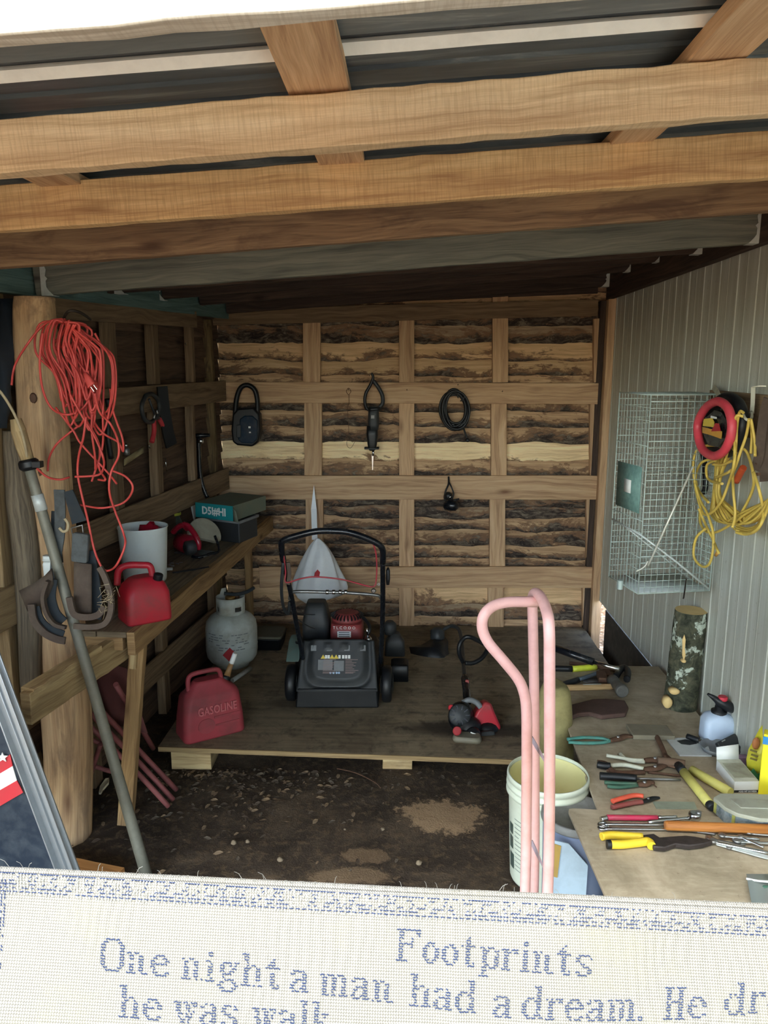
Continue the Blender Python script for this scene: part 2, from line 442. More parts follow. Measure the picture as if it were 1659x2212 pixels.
def litter():
    t = NT('sunlit_leaf_litter'); v = t.coord('Object', rnd=False)
    vo = t.node('ShaderNodeTexVoronoi'); vo.inputs['Scale'].default_value = 28; t.link(v, vo.inputs['Vector'])
    sp = t.node('ShaderNodeSeparateColor'); t.link(vo.outputs['Color'], sp.inputs[0])
    c = t.ramp(sp.outputs[0], [(.1, hx(112, 86, 62)), (.5, hx(156, 124, 94)), (.9, hx(190, 160, 128))])
    c = t.mix(t.ramp(vo.outputs['Distance'], [(.3, K), (.7, (.6, .6, .6, 1))]), c, hx(96, 70, 50))
    t.bump(vo.outputs['Distance'], .8, .02); return t.out(c, .95, 0, .1)
M['litter'] = litter()

# ================================================================ floor
def fz(x, y):
    return .016 * mnoise.noise(Vector((x * 3, y * 3, 0))) + .008 * mnoise.noise(Vector((x * 14, y * 14, 3)))
mb = MB(); P = []
for i in range(141):
    y = -1.0 + 6.17 * i / 140; P.append([(x, y, fz(x, y)) for x in [-2.6 + 3.93 * j / 100 for j in range(101)]])
mb.grid(P); fl = mb.build('floor', M['dirt'], kind='structure')
mb = MB(); g = 40
mb.grid([[(x, y, -.05) for x in (-g, g)] for y in (-g, -.99)])
mb.grid([[(x, y, z) for x in (-g, g)] for y, z in ((5.16, -.30), (g, -.30))])
mb.grid([[(x, y, -.06) for x in (-g, -2.58)] for y in (-1.0, 5.17)])
mb.grid([[(x, y, z) for x, z in ((1.325, -.3), (g, -.3))] for y in (-1.0, 5.17)])
mb.build('floor', M['litter'], kind='structure')

YB = 5.15                                       # inner face of the back wall
def XL(y): return -1.78 + .115 * y               # inner face of the left wall
XR = 1.31                                       # face of the metal building
LN = Vector((1, -.115, 0)); LP = Vector((-1.78, 0, 0))
def atl(px, py, d=0.0): return atp(px, py, LP + Vector((d, 0, 0)), LN)

# ================================================================ back wall
wb = struct('wall_back', (0, YB, 0))
rows = [(590, 2), (628, 2), (662, 1), (700, 2), (737, 3), (775, 1), (808, 1), (845, 2), (885, 2), (918, 2), (952, 2), (990, 0), (1028, 2), (1060, 2), (1090, 3), (1113, 3),
        (1141, 2), (1173, 2), (1200, 2), (1226, 2), (1262, 1), (1300, 1), (1330, 3), (1362, 2), (1392, 2), (1425, 2), (1460, 3)]
def slabboard(zt, zb, x0, x1, y, mat, seed, parent, axis='x', dep=.022):
    """lapped live-edge slab; wavy bottom lip stands proud of the one beneath"""
    n = 70; mb = MB(); P = []
    for i in range(n + 1):
        x = x0 + (x1 - x0) * i / n
        w = .020 * mnoise.noise(Vector((x * 4, seed * 7.3, 0))) + .008 * mnoise.noise(Vector((x * 19, seed * 3.1, 1)))
        b = zb - .010 + w; bul = .006 * mnoise.noise(Vector((x * 4, seed, 8)))
        pr = [(zt, 0.0), (zt - (zt - b) * .33, -.003), (zt - (zt - b) * .66, -.008 + bul * .5), (b + .010, -dep * .75 + bul), (b, -dep * .6 + bul), (b + .004, 0.004)]
        P.append([(x, y + q[1], q[0]) for q in pr])
    vv = [1, .67, .34, .08, 0, 0]
    L = x1 - x0
    mb.grid(P, uv=lambda i, j: (L * i / n + seed * 3.7, vv[j]))
    return mb.build('board', mat, parent)
for k in range(len(rows) - 1):
    yt, yb_ = rows[k][0], rows[k + 1][0]; kind = rows[k + 1][1]
    zt = at(870, yt, YB + .05).z + .012; zb = at(870, yb_, YB + .05).z
    slabboard(zt, zb, -1.36, 1.36, YB + .055, M['slab%d' % kind], k + 1, wb)
# one slab has split: two shorter pieces with a gap where daylight comes through
def bpost(px0, px1, py0, py1, d=0.0, t=.05, mat='stud', name='stud', tx=None):
    pa = at((px0 + px1) / 2, py0, YB + d); pb = at((px0 + px1) / 2, py1, YB + d)
    w = abs(at(px1, py0, YB + d).x - at(px0, py0, YB + d).x)
    mb = MB().beam(pb + Vector((0, t / 2, 0)), pa + Vector((0, t / 2, 0)), w, t, (1, 0, 0), 10, .002)
    return mb.build(name, M[mat], wb, bevel=.002)
for (x0, x1, segs) in ((654, 692, ((690, 826), (871, 1029), (1077, 1226), (1269, 1430))), (862, 895, ((690, 826), (871, 1029), (1077, 1226), (1269, 1430))),
                       (1064, 1098, ((640, 826), (871, 1029), (1077, 1226), (1269, 1430)))):
    for i, (a, b) in enumerate(segs):
        c = (x0 + x1) / 2; sh = (870 - c) * .0 + (c < 800) * (i * 3) - (c > 1000) * (i * 3.2)
        bpost(x0 + sh, x1 + sh, a, b)
for i, (a, b) in enumerate(((688, 826), (871, 1029), (1077, 1226), (1269, 1425))): bpost(1283 - i * 8, 1301 - i * 8, a, b)
def rail(yl, yr, h_l, h_r, xa=440, xb=1292, d=-.02, t=.028, mat='stud', name='batten'):
    a = at(xa, (yl + h_l) / 2, YB + d); b = at(xb, (yr + h_r) / 2, YB + d)
    w = at(xa, yl, YB + d).z - at(xa, h_l, YB + d).z
    return MB().beam(a + Vector((0, t / 2, 0)), b + Vector((0, t / 2, 0)), w, t, (0, 0, 1), 24, .0025).build(name, M[mat], wb, bevel=.002)
rail(825, 828, 870, 873); rail(1028, 1028, 1079, 1079); rail(1225, 1225, 1270, 1270, xa=560)
rail(668, 641, 703, 688, mat='stud_dark'); rail(640, 598, 668, 640, xa=445, mat='joist_dark', d=.0)
# right end frame: two posts side by side with a dark joint
a = at(1306, 640, YB - .06); b = at(1281, 1432, YB - .06)
MB().beam(Vector((b.x, YB - .03, 0.0)), Vector((b.x, YB - .03, at(1306, 615, YB).z)), .062, .09, (1, 0, 0), 14, .003).build('post', M['stud'], wb, bevel=.003)
MB().beam(Vector((b.x - .05, YB + .01, 0.0)), Vector((b.x - .05, YB + .01, at(1306, 650, YB).z)), .035, .05, (1, 0, 0), 12, .003).build('post', M['joist_dark'], wb, bevel=.003)
# nails left in the battens
for (x, y) in ((879, 843), (1085, 846), (753, 842), (989, 832), (798, 812), (528, 838)):
    p = at(x, y, YB - .03); MB().tube([p + Vector((0, .02, 0)), p + Vector((0, -.012, .001)), p + Vector((0, -.022, .006))], .0022, 6).build('nail', M['nail'], wb)

# ================================================================ left wall
wl = struct('wall_left', (-1.3, 2.8, 0))
zs = [2.30 - .123 * i for i in range(20)]
for k in range(19):
    zt, zb = zs[k] + .012, zs[k + 1]
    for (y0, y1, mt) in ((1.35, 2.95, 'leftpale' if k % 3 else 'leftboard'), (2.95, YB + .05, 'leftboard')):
        mb = MB(); P = []
        for i in range(25):
            y = y0 + (y1 - y0) * i / 24
            w = .008 * mnoise.noise(Vector((y * 5, k * 7.3, 0)))
            P.append([(XL(y) - .055 + q, y, z) for q, z in ((0, zt), (.006, zt - .04), (.016, zb + w), (.012, zb - .006 + w), (0, zb - .004 + w))])
        uo = k * 2.7
        mb.grid(P, uv=lambda i, j: (uo + (y1 - y0) * i / 24, uo + [0, .04, .118, .124, .13][j])); mb.build('board', M[mt], wl)
def lboard(a, b, w, t=.03, d=0.0, mat='stud_dark', name='batten', up=(0, 0, 1)):
    pa = atl(*a, d); pb = atl(*b, d)
    return MB().beam(pa, pb, w, t, up, 10, .002).build(name, M[mat], wl, bevel=.002)
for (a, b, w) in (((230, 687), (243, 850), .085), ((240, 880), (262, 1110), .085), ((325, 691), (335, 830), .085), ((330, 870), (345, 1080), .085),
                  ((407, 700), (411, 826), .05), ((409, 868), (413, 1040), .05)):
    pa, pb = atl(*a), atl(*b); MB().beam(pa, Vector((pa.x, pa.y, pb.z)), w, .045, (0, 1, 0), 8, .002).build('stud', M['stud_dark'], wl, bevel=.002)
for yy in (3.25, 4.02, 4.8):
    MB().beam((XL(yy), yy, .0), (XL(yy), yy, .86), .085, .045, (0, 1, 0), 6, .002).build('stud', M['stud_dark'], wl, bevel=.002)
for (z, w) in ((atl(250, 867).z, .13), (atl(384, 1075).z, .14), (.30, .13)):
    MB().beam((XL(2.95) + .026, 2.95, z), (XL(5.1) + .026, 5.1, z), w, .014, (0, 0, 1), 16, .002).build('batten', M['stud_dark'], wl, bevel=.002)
z = (atl(126, 665).z + atl(404, 687).z) / 2
MB().beam(atl(112, 663, .04), atl(420, 690, .04), .09, .03, (0, 0, 1), 16, .002).build('batten', M['stud_dark'], wl, bevel=.002)
# nearer stretch seen left of the post
for (py0, py1) in ((1255, 1365),):
    z0 = atl(20, 1300).z
    MB().beam((XL(1.6) + .03, 1.6, z0), (XL(2.8) + .03, 2.8, z0), .15, .03, (0, 0, 1), 8, .002).build('batten', M['leftpale'], wl, bevel=.002)
pa = atl(24, 1450)
MB().beam((pa.x, pa.y, 0), (pa.x, pa.y, 2.1), .08, .05, (0, 1, 0), 8, .002).build('stud', M['leftpale'], wl, bevel=.002)

# ================================================================ metal building on the right
wr = struct('wall_right', (XR, 2, 0))
z0, z1 = .34, 3.4; y = -1.6; pw = .90; i = 0
while y < 5.2:
    y1_ = min(y + pw, 5.34); mb = MB(); prof = []; yy = y
    while yy < y1_ - .001:
        prof += [(yy, 0), (yy + .078, 0), (yy + .084, -.0012), (yy + .092, 0), (yy + .160, 0), (yy + .165, -.003), (yy + .168, -.003), (yy + .173, 0)]
        yy += .18
    prof.append((y1_, 0)); prof = [(a, b) for a, b in prof if a <= y1_]
    mb.grid([[(XR + b + (i % 2) * .001, a, z) for z in (z0, 1.2, 2.3, z1)] for a, b in prof], smooth=False)
    mb.build('panel', M['siding'], wr, solid=.001); y = y1_; i += 1
MB().box((XR + .06, 1.72, .12), (.10, 6.44, .40)).build('skirting', plain('dark_skirting', hx(52, 48, 42), .9, 0, .4), wr)
MB().beam((XR - .012, -1.5, .36), (XR - .012, 5.1, .36), .03, .015).build('foot_trim', M['siding'], wr) if False else None

# ================================================================ roof
ce = struct('ceiling', (0, 3, 2.4))
SL = .0673
def rz_(x, rise): return H + rise + SL * x
def rafter(Y, xa, ya, xb, yb, h, t=.04, mat='rafter', x0=-1.5, x1=1.30, n=40, jit=.003, name='rafter'):
    """lower rear arris seen through pixels (xa,ya) and (xb,yb)"""
    a = at(xa, ya, Y); b = at(xb, yb, Y); s = (b.z - a.z) / (b.x - a.x)
    f = lambda x: a.z + s * (x - a.x)
    p0 = Vector((x0, Y - t / 2, f(x0) + h / 2)); p1 = Vector((x1, Y - t / 2, f(x1) + h / 2))
    return MB().beam(p0, p1, h, t, (0, 0, 1), n, jit).build(name, M[mat], ce, bevel=.002)
rafter(.945, 0, 105, 830, 38, .10, .035, 'fascia', -1.1, 1.30)
rafter(1.485, 0, 387, 1659, 257, .088, jit=.0035, n=60)
rafter(2.0, 0, 505, 1659, 390, .102, mat='rafter_yellow')
rafter(2.5, 0, 582, 1659, 461, .105, mat='rafter_brown')
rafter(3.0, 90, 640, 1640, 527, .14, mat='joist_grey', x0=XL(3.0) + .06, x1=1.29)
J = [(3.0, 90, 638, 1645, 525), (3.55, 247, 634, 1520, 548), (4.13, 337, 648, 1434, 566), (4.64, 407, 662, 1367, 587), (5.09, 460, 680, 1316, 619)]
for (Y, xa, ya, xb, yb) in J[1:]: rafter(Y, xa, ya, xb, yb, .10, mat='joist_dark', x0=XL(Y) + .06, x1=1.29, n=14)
# galvanised hangers, one at each end of every joist
for (Y, xa, ya, xb, yb) in J:
    for sgn, (x, yy) in ((1, (xa, ya)), (-1, (xb, yb))):
        p = at(x, yy, Y - .045); hh = .115 if Y < 3.1 else .085; s = sgn
        poly = [(0, 0), (.045, 0), (.028, .018), (.020, .030), (.019, hh * .45), (.026, hh * .52), (.017, hh * .6), (.022, hh * .8), (.012, hh), (0, hh)]
        mb = MB(); mb.prism([(s * q[0], q[1]) for q in (poly if s > 0 else poly[::-1])], .0025, p, VIEW)
        mb.box(p + Vector((s * .022, .025, 0)), (.045, .05, .0025)); mb.box(p + Vector((s * .001, .025, hh / 2)), (.0025, .05, hh))
        mb.build('joist_hanger', M['galv'], ce)
# beams that carry the joists: green one on the left, dark one on the right
za = atl(100, 642, .05).z; zb = atl(404, 678, .05).z; ya = atl(100, 642, .05).y; yb_ = atl(404, 678, .05).y
f = lambda y: za + (zb - za) * (y - ya) / (yb_ - ya)
MB().beam((XL(1.5) + .03, 1.5, f(1.5) + .085), (XL(5.14) + .03, 5.14, f(5.14) + .085), .17, .05, (0, 0, 1), 16, .003).build('beam', M['teal_beam'], ce, bevel=.002)
MB().beam((XR - .035, 2.6, 2.40 + .0), (XR - .035, 5.12, 2.37), .15, .04, (0, 0, 1), 12, .002).build('beam', M['joist_dark'], ce, bevel=.002)
# purlins laid flat over the rafters
for (xc, w, ya_, yb2) in ((-1.42, .10, .93, 5.2), (-.83, .10, .93, 5.2), (-.155, .105, .93, 5.2), (.52, .10, .93, 5.2), (1.18, .10, .93, 5.2)):
    z = rz_(xc, .470)
    MB().beam((xc, ya_, z + .012), (xc, yb2, z + .012), w, .026, (1, 0, SL), 30, .003).build('purlin', M['rafter_brown' if abs(xc) > 1 else 'stud'], ce, bevel=.002)
# ribbed sheets above them
def roofprofile(y0, y1):
    out = [(y0, 0)]; y = y0
    while y < y1 - .2:
        out += [(y + .085, 0), (y + .092, .006), (y + .105, .006), (y + .112, 0), (y + .185, 0), (y + .197, .026), (y + .222, .026), (y + .234, 0)]; y += .23
    out.append((y1, 0)); return out
yy = .93; i = 0
while yy < 5.3:
    y1_ = min(yy + .92, 5.34); mb = MB(); pr = roofprofile(yy, y1_)
    mb.grid([[(x, a, rz_(x, .512) + b + (i % 2) * .001) for x in (-1.75, -.6, .6, 1.30)] for a, b in pr], smooth=False)
    mb.build('roof_sheet', M['roof'], ce, solid=.001); yy = y1_; i += 1
# white strip added in place of the daylight reflected by a roof rib
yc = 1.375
MB().beam((-1.75, yc, rz_(-1.75, .505)), (1.2, yc, rz_(1.2, .505)), .022, .010, (0, .8, -.6), 30, .0008).build('gleam_strip', M['rib_gleam'], ce)

# ================================================================ platform
pl = thing('platform', 'low plywood platform on timber blocks along the back of the dirt floor', 'platform', (0, 4.2, 0))
c0 = atz(342, 1612, .12); c1 = atz(1100, 1640, .12)
def plymat():
    t = NT('dirty_plywood'); v = t.coord('Object', rnd=False)
    a = t.noise(v, 2.6, 6, .66, .4); b = t.noise(v, 9, 6, .72, .4); e = t.noise(v, 70, 4, .7)
    mp = t.node('ShaderNodeMapping'); mp.inputs['Scale'].default_value = (1.2, 22, 1); t.link(v, mp.inputs['Vector']); g = t.noise(mp.outputs[0], 2, 3, .5)
    c = t.ramp(a, [(.3, hx(98, 86, 70)), (.5, hx(132, 118, 96)), (.7, hx(158, 142, 116))])
    c = t.mix(.22, c, t.ramp(g, [(.35, hx(92, 78, 62)), (.65, hx(168, 150, 122))]))
    c = t.mix(t.ramp(b, [(.5, K), (.68, (.75, .75, .75, 1))]), c, hx(70, 60, 50)); c = t.mix(t.ramp(e, [(.6, K), (.72, (.4, .4, .4, 1))]), c, hx(60, 52, 44))
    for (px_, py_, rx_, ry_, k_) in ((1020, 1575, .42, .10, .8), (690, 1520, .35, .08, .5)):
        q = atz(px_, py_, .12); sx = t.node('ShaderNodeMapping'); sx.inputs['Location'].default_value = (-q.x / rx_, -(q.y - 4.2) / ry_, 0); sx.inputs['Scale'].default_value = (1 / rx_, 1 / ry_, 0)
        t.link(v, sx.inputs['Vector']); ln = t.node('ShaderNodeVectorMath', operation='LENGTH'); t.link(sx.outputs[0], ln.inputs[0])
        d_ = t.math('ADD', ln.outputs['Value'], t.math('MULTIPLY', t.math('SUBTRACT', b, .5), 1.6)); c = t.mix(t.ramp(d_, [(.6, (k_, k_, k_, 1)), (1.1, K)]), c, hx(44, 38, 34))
    t.bump(e, .3, .001); return t.out(c, .85, 0, .25)
M['ply'] = plymat()
M['plyedge'] = wood('plywood_edge', hx(176, 150, 108), hx(150, 126, 90), hx(104, 84, 60), 2, .1)
k = (c1.y - c0.y) / (c1.x - c0.x)
mb = MB(); pts = [(c0.x, c0.y), (1.24, c0.y + k * (1.24 - c0.x)), (1.24, YB + .02), (c0.x + .02, YB + .02)]
mb.prism(pts, .020, (0, 0, .110)); mb.build('deck', M['ply'], pl, bevel=.002)
mb = MB().beam((c0.x + .001, c0.y - .004, .109), (1.24, c0.y + k * (1.24 - c0.x) - .004, .109), .022, .008, (0, 0, 1), 30, .0015); mb.build('edge', M['plyedge'], pl)
for (px0, px1) in ((362, 446), (826, 891), (1150, 1210)):
    a = atz(px0, 1632, .1); b = atz(px1, 1640, .1)
    for q in range(3):
        yq = a.y + .03 + q * .42
        MB().beam(((a.x + b.x) / 2, yq + .02, .050), ((a.x + b.x) / 2, yq + .30, .050), .095, b.x - a.x, (0, 0, 1), 3, .002).build('block', M['pale_wood'], pl, bevel=.003)

# unseen roof added behind and above the camera to shade the foreground
pr_ = struct('ceiling', (0, -1.5, 3.1))  # not a real ceiling: added unseen roof, for shade only
for i in range(16): MB().box((-.9, -3.2 + i * .2, 3.1), (5.0, .19, .03)).build('shade_board', M['stud_dark'], pr_)
for i in range(5): MB().box((-3.2 + i * 1.1, -1.65, 3.03), (.05, 3.2, .11)).build('shade_rafter', M['stud_dark'], pr_)

# ================================================================ round posts
def logpost(name, axis, radii, mat, parent=None, seed=1, n=26, rings=46, z_ext=None):
    pts = cr(axis, max(2, rings // (len(axis) - 1))); N = len(pts); rows_ = []
    for i, p in enumerate(pts):
        tt = i / (N - 1) * (len(radii) - 1); a = int(min(tt, len(radii) - 2)); r = radii[a] + (radii[a + 1] - radii[a]) * (tt - a); row = []
        for k_ in range(n):
            an = 2 * PI * k_ / n
            w = 1 + .10 * mnoise.noise(Vector((math.cos(an) * 1.6, math.sin(an) * 1.6, p.z * 2.2 + seed))) + .04 * mnoise.noise(Vector((math.cos(an) * 6, math.sin(an) * 6, p.z * 3 + seed)))
            row.append((p.x + math.cos(an) * r * w, p.y + math.sin(an) * r * w, p.z))
        rows_.append(row)
    mb = MB(); mb.grid(rows_, uv=lambda i, j: (i * .045, j / n * .6), closed_u=True)
    kk = len(mb.V); mb.face([kk - n + q for q in range(n)], None); mb.face([q for q in range(n)][::-1], None)
    return mb.build(name, mat, parent)
M['logpost'] = wood('peeled_log', hx(216, 184, 142), hx(192, 156, 116), hx(138, 108, 82), .45, .1, stain=.6, staincol=hx(126, 104, 84), bump=1.0)
M['greypost'] = wood('weathered_bark_log', hx(140, 126, 104), hx(108, 96, 80), hx(62, 56, 50), .9, .1, bump=1.0, knots=False)
M['barkpost'] = wood('flaking_bark_log', hx(142, 120, 84), hx(112, 92, 64), hx(56, 44, 36), .5, .1, bump=1.0, stain=.8, staincol=hx(58, 44, 36))
lp = thing('log_post', 'peeled knotty log post at the left front corner with the orange cord on it', 'post', (at(150, 1860, 2.85).x, 2.85, 0))
ax = [at(150, 1862, 2.85), at(146, 1620, 2.85), at(128, 1380, 2.85), at(112, 1150, 2.85), at(92, 900, 2.85), at(76, 700, 2.85), at(75, 642, 2.85)]
ax[0].z = -.02
logpost('trunk', ax, [.092, .092, .100, .090, .085, .072, .068], M['logpost'], lp, 3)
ax = [at(66, 1500, 2.74), at(60, 1250, 2.74), at(44, 1080, 2.76), at(26, 930, 2.78)]
logpost('bark_slab', ax, [.034, .046, .048, .03], M['greypost'], lp, 9, n=14)
for (x, y) in ((72, 860), (85, 1020)):
    p = at(x, y, 2.765); MB().lathe([(.001, .006), (.010, .005), (.014, 0)], 10, p, frame((1, 0, 0), (0, 0, 1)), sy=1.4).build('knot', plain('knot', hx(92, 62, 44), .8), lp)
cp = thing('log_post', 'slender corner log post with flaking yellow bark at the back left', 'post', (at(448, 1060, 5.0).x, 5.0, 0))
ax = [Vector((at(455, 1060, 5.0).x, 5.0, -.01)), at(455, 1060, 5.0), at(447, 850, 5.0), at(440, 690, 5.0)]
logpost('trunk', ax, [.055, .055, .052, .048], M['barkpost'], cp, 5)

# ================================================================ left workbench
BZ = .885
bn = thing('workbench', 'narrow timber workbench along the left wall crowded with jugs and tools', 'workbench', (-1.1, 3.9, 0))
e0 = atz(272, 1366, BZ); e1 = atz(553, 1137, BZ); e1 = e0 + (e1 - e0) * ((YB - .02 - e0.y) / (e1.y - e0.y))
nl = Vector((-1.42, e0.y + .02, BZ)); fl_ = Vector((XL(YB), YB - .02, BZ))
# three boards run the length of the top
for q in range(3):
    a0 = e0.lerp(nl, q / 3); a1 = e0.lerp(nl, (q + 1) / 3 - .015); b0 = e1.lerp(fl_, q / 3); b1 = e1.lerp(fl_, (q + 1) / 3 - .015)
    zz = -.0005 * q
    mb = MB(); poly = [(a0.x, a0.y), (b0.x, b0.y), (b1.x, b1.y), (a1.x, a1.y)]
    P = []
    for i in range(21): 
        l = a0.lerp(b0, i / 20); r = a1.lerp(b1, i / 20); P.append([(r.x, r.y, BZ + zz), (l.x, l.y, BZ + zz), (l.x, l.y, BZ - .022 + zz), (r.x, r.y, BZ - .022 + zz)])
    mb.grid(P, uv=lambda i, j: (i * .11 + q * 7, j * .1), smooth=False, closed_u=True)
    mb.face([0, 1, 2, 3], [(0, 0), (.1, 0), (.1, .02), (0, .02)]); nn = len(mb.V); mb.face([nn - 1, nn - 2, nn - 3, nn - 4], None)
    mb.build('board', M['bench_top'], bn)
d = (e1 - e0).normalized(); rt = Vector((d.y, -d.x, 0))
MB().beam(e0 + rt * .017 + Vector((0, 0, -.047)), e1 + rt * .017 + Vector((0, 0, -.047)), .092, .03, (0, 0, 1), 24, .003).build('front_rail', M['bench_wood'], bn, bevel=.002)
MB().beam(nl + Vector((0, .03, -.05)), e0 + Vector((-.02, .03, -.05)), .06, .03, (0, 0, 1), 4, .002).build('end_rail', M['bench_wood'], bn, bevel=.002)
# front leg, doubled with a cleat
lt = atz(299, 1380, BZ - .03); lbm = atz(276, 1818, 0)
lt.y = lbm.y = 2.93; lt = at(300, 1376, 2.94); lbm = at(274, 1822, 2.94); lbm.z = .0
MB().beam(lbm, lt, .058, .045, (1, 0, 0), 14, .002).build('leg', M['bench_wood'], bn, bevel=.002)
MB().beam(at(291, 1440, 2.93), at(294, 1378, 2.93), .028, .06, (1, 0, 0), 3, .002).build('cleat', M['pale_wood'], bn, bevel=.002)
for (x, y0_, y1_, Y) in ((536, 1195, 1335, 5.05), (345, 1350, 1470, 4.15)):
    a = at(x, y0_, Y); MB().beam((a.x, Y, .0 if Y < 4.5 else .12), (a.x, Y, BZ - .03), .045, .045, (1, 0, 0), 5, .002).build('leg', M['bench_wood'], bn, bevel=.002)
# board nailed across the post that holds up the near end
br = thing('support_board', 'pale rough board nailed across the log post under the bench end', 'board', atz(150, 1465, .80))
p0 = atz(56, 1532, .79); p1 = atz(300, 1372, .79)
MB().beam(p0, p1, .11, .038, (0, 0, 1), 16, .004).build('board', M['pale_wood'], br, bevel=.003)
MB().beam(p0 + Vector((.0, .02, .052)), p0.lerp(p1, .55) + Vector((0, .02, .055)), .022, .05, (0, 0, 1), 8, .006).build('wane_strip', M['pale_wood'], br, bevel=.002)
sb = (p0 - p1).normalized()

# ================================================================ right worktable
TZ = .41
tb = thing('worktable', 'low chipboard worktable of two sheets against the metal wall covered in tools', 'worktable', (1.0, 2.6, 0))
def osb():
    t = NT('worn_chipboard'); v = t.coord('Object', rnd=False)
    a = t.noise(v, 5, 6, .7, .4); b = t.noise(v, 60, 4, .7); 
    mp = t.node('ShaderNodeMapping'); mp.inputs['Scale'].default_value = (14, 60, 14); mp.inputs['Rotation'].default_value = (0, 0, .5); t.link(v, mp.inputs['Vector'])
    c_ = t.noise(mp.outputs[0], 1, 4, .6)
    c = t.ramp(a, [(.3, hx(140, 128, 106)), (.5, hx(170, 156, 132)), (.7, hx(192, 178, 154))])
    c = t.mix(t.ramp(c_, [(.5, K), (.7, (.25, .25, .25, 1))]), c, hx(206, 194, 168))
    c = t.mix(t.ramp(b, [(.62, K), (.75, (.5, .5, .5, 1))]), c, hx(96, 78, 60))
    t.bump(b, .35, .001); return t.out(c, .8, 0, .25)
M['osb'] = osb(); M['osbedge'] = plain('chipboard_edge', hx(168, 146, 108), .9)
q = [atz(1178, 1436, TZ), atz(1440, 1435, TZ), atz(1440, 1435, TZ), atz(1292, 1752, TZ)]
far = q[0].y; k = (q[3].x - q[0].x) / (q[3].y - q[0].y)
lx = lambda y: q[0].x + (y - q[0].y) * k
MB().prism([(lx(far), far), (lx(1.9), 1.9), (XR - .03, 1.9), (XR - .03, far)][::-1], .012, (0, 0, TZ - .006)).build('sheet', M['osb'], tb, bevel=.0015)
s0 = atz(1225, 1745, TZ + .014); s1 = atz(1310, 1940, TZ + .014); s2 = atz(1659, 1765, TZ + .014)
dd = (s1 - s0).normalized(); ee = (s2 - s0).normalized()
mb = MB(); pts = [s0 + dd * .02, s0 + dd * .005 + ee * .005, s0 + ee * .02, s0 + ee * 1.0, s0 + ee * 1.0 + dd * 1.3, s0 + dd * 1.3]
pts = [(p.x if p.x < XR - .03 else XR - .03, p.y) for p in pts][::-1]
mb.prism(pts, .012, (0, 0, TZ + .008)); mb.build('sheet', M['osb'], tb, bevel=.0015)
for (x, y) in ((1.22, far - .08), (1.22, 1.2), (.95, far - .08)):
    MB().beam((x, y, 0), (x, y, TZ - .012), .06, .06, (1, 0, 0), 4, .002).build('leg', M['bench_wood'], tb, bevel=.002)
MB().beam((.80, far - .06, TZ - .055), (1.26, far - .06, TZ - .055), .085, .035, (0, 0, 1), 4, .002).build('rail', M['bench_wood'], tb, bevel=.002)
# ================================================================ helpers and materials for the things
def loft(mb, secs, R=None, o=(0, 0, 0), n=4, m=0, cap=True):
    """stack of rounded rectangles: (z, w, d, r, cx, cy)"""
    R = R if R is not None else Matrix.Identity(3); o = Vector(o); rows_ = []; hh = 0
    for q in secs:
        z, w, d, r = q[:4]; cx, cy = (q[4], q[5]) if len(q) > 4 else (0, 0)
        rows_.append([o + R @ Vector((x + cx, y + cy, z)) for x, y in rrect(w, d, min(r, w / 2 - 1e-4, d / 2 - 1e-4), n)])
    b = len(mb.V); N = len(rows_[0]); mb.grid(rows_, closed_u=True, m=m, uv=lambda i, j: (j * .02, i * .03))
    if cap:
        mb.face([b + k for k in range(N)][::-1], None, False, m); e = b + (len(secs) - 1) * N
        mb.face([e + k for k in range(N)], None, False, m)
    return mb
def ribbon(mb, pts, w, t, nrm, m=0, k=6, closed=False):
    """flat strap along pts; w wide, lying in the plane whose normal is nrm"""
    c = cr(pts, k, closed); nrm = Vector(nrm).normalized(); n = len(c); rows_ = []
    for i, p in enumerate(c):
        tg = (c[(i + 1) % n] - c[i - 1]) if closed else (c[min(i + 1, n - 1)] - c[max(i - 1, 0)])
        tg.normalize(); sd = tg.cross(nrm).normalized(); up = sd.cross(tg)
        ww = (w[0] + (w[1] - w[0]) * i / (n - 1)) if isinstance(w, tuple) else w
        rows_.append([p + sd * ww / 2 + up * t / 2, p - sd * ww / 2 + up * t / 2, p - sd * ww / 2 - up * t / 2, p + sd * ww / 2 - up * t / 2])
    b = len(mb.V)
    if closed: rows_.append(rows_[0])
    mb.grid(rows_, closed_u=True, smooth=False, m=m, uv=lambda i, j: (i * .02, j * .01))
    if not closed:
        mb.face([b, b + 1, b + 2, b + 3], None, False, m); e = b + (n - 1) * 4; mb.face([e + 3, e + 2, e + 1, e], None, False, m)
    return mb
def text(body, size, O, xdir, ydir, mat, parent, name='lettering', ext=.0006, align='CENTER', bold=0.0, sx=1.0):
    cu = bpy.data.curves.new(name, 'FONT'); cu.body = body; cu.size = size; cu.extrude = ext; cu.offset = bold; cu.resolution_u = 2
    cu.align_x = align; cu.align_y = 'CENTER'
    tmp = bpy.data.objects.new(name, cu); COL.objects.link(tmp)
    dg = bpy.context.evaluated_depsgraph_get(); me = bpy.data.meshes.new_from_object(tmp.evaluated_get(dg)); me.name = name
    bpy.data.objects.remove(tmp)
    R = frame(xdir, ydir).to_4x4(); off = Vector((0, 0, 0)); p = parent
    while p is not None: off += p.location; p = p.parent
    me.transform(Matrix.Translation(Vector(O) - off) @ R @ Matrix.Diagonal((sx, 1, 1, 1)))
    me.materials.clear(); me.materials.append(mat)
    o = bpy.data.objects.new(name, me); COL.objects.link(o); o.parent = parent; return o
def shell(prof_out, thick=.003):
    """outer profile upwards then inner profile back down"""
    inn = [(r - thick, z) for r, z in prof_out[::-1]]; inn[-1] = (inn[-1][0], inn[-1][1] + thick)
    return prof_out + inn + [(0.0005, inn[-1][1])]
P_ = plain
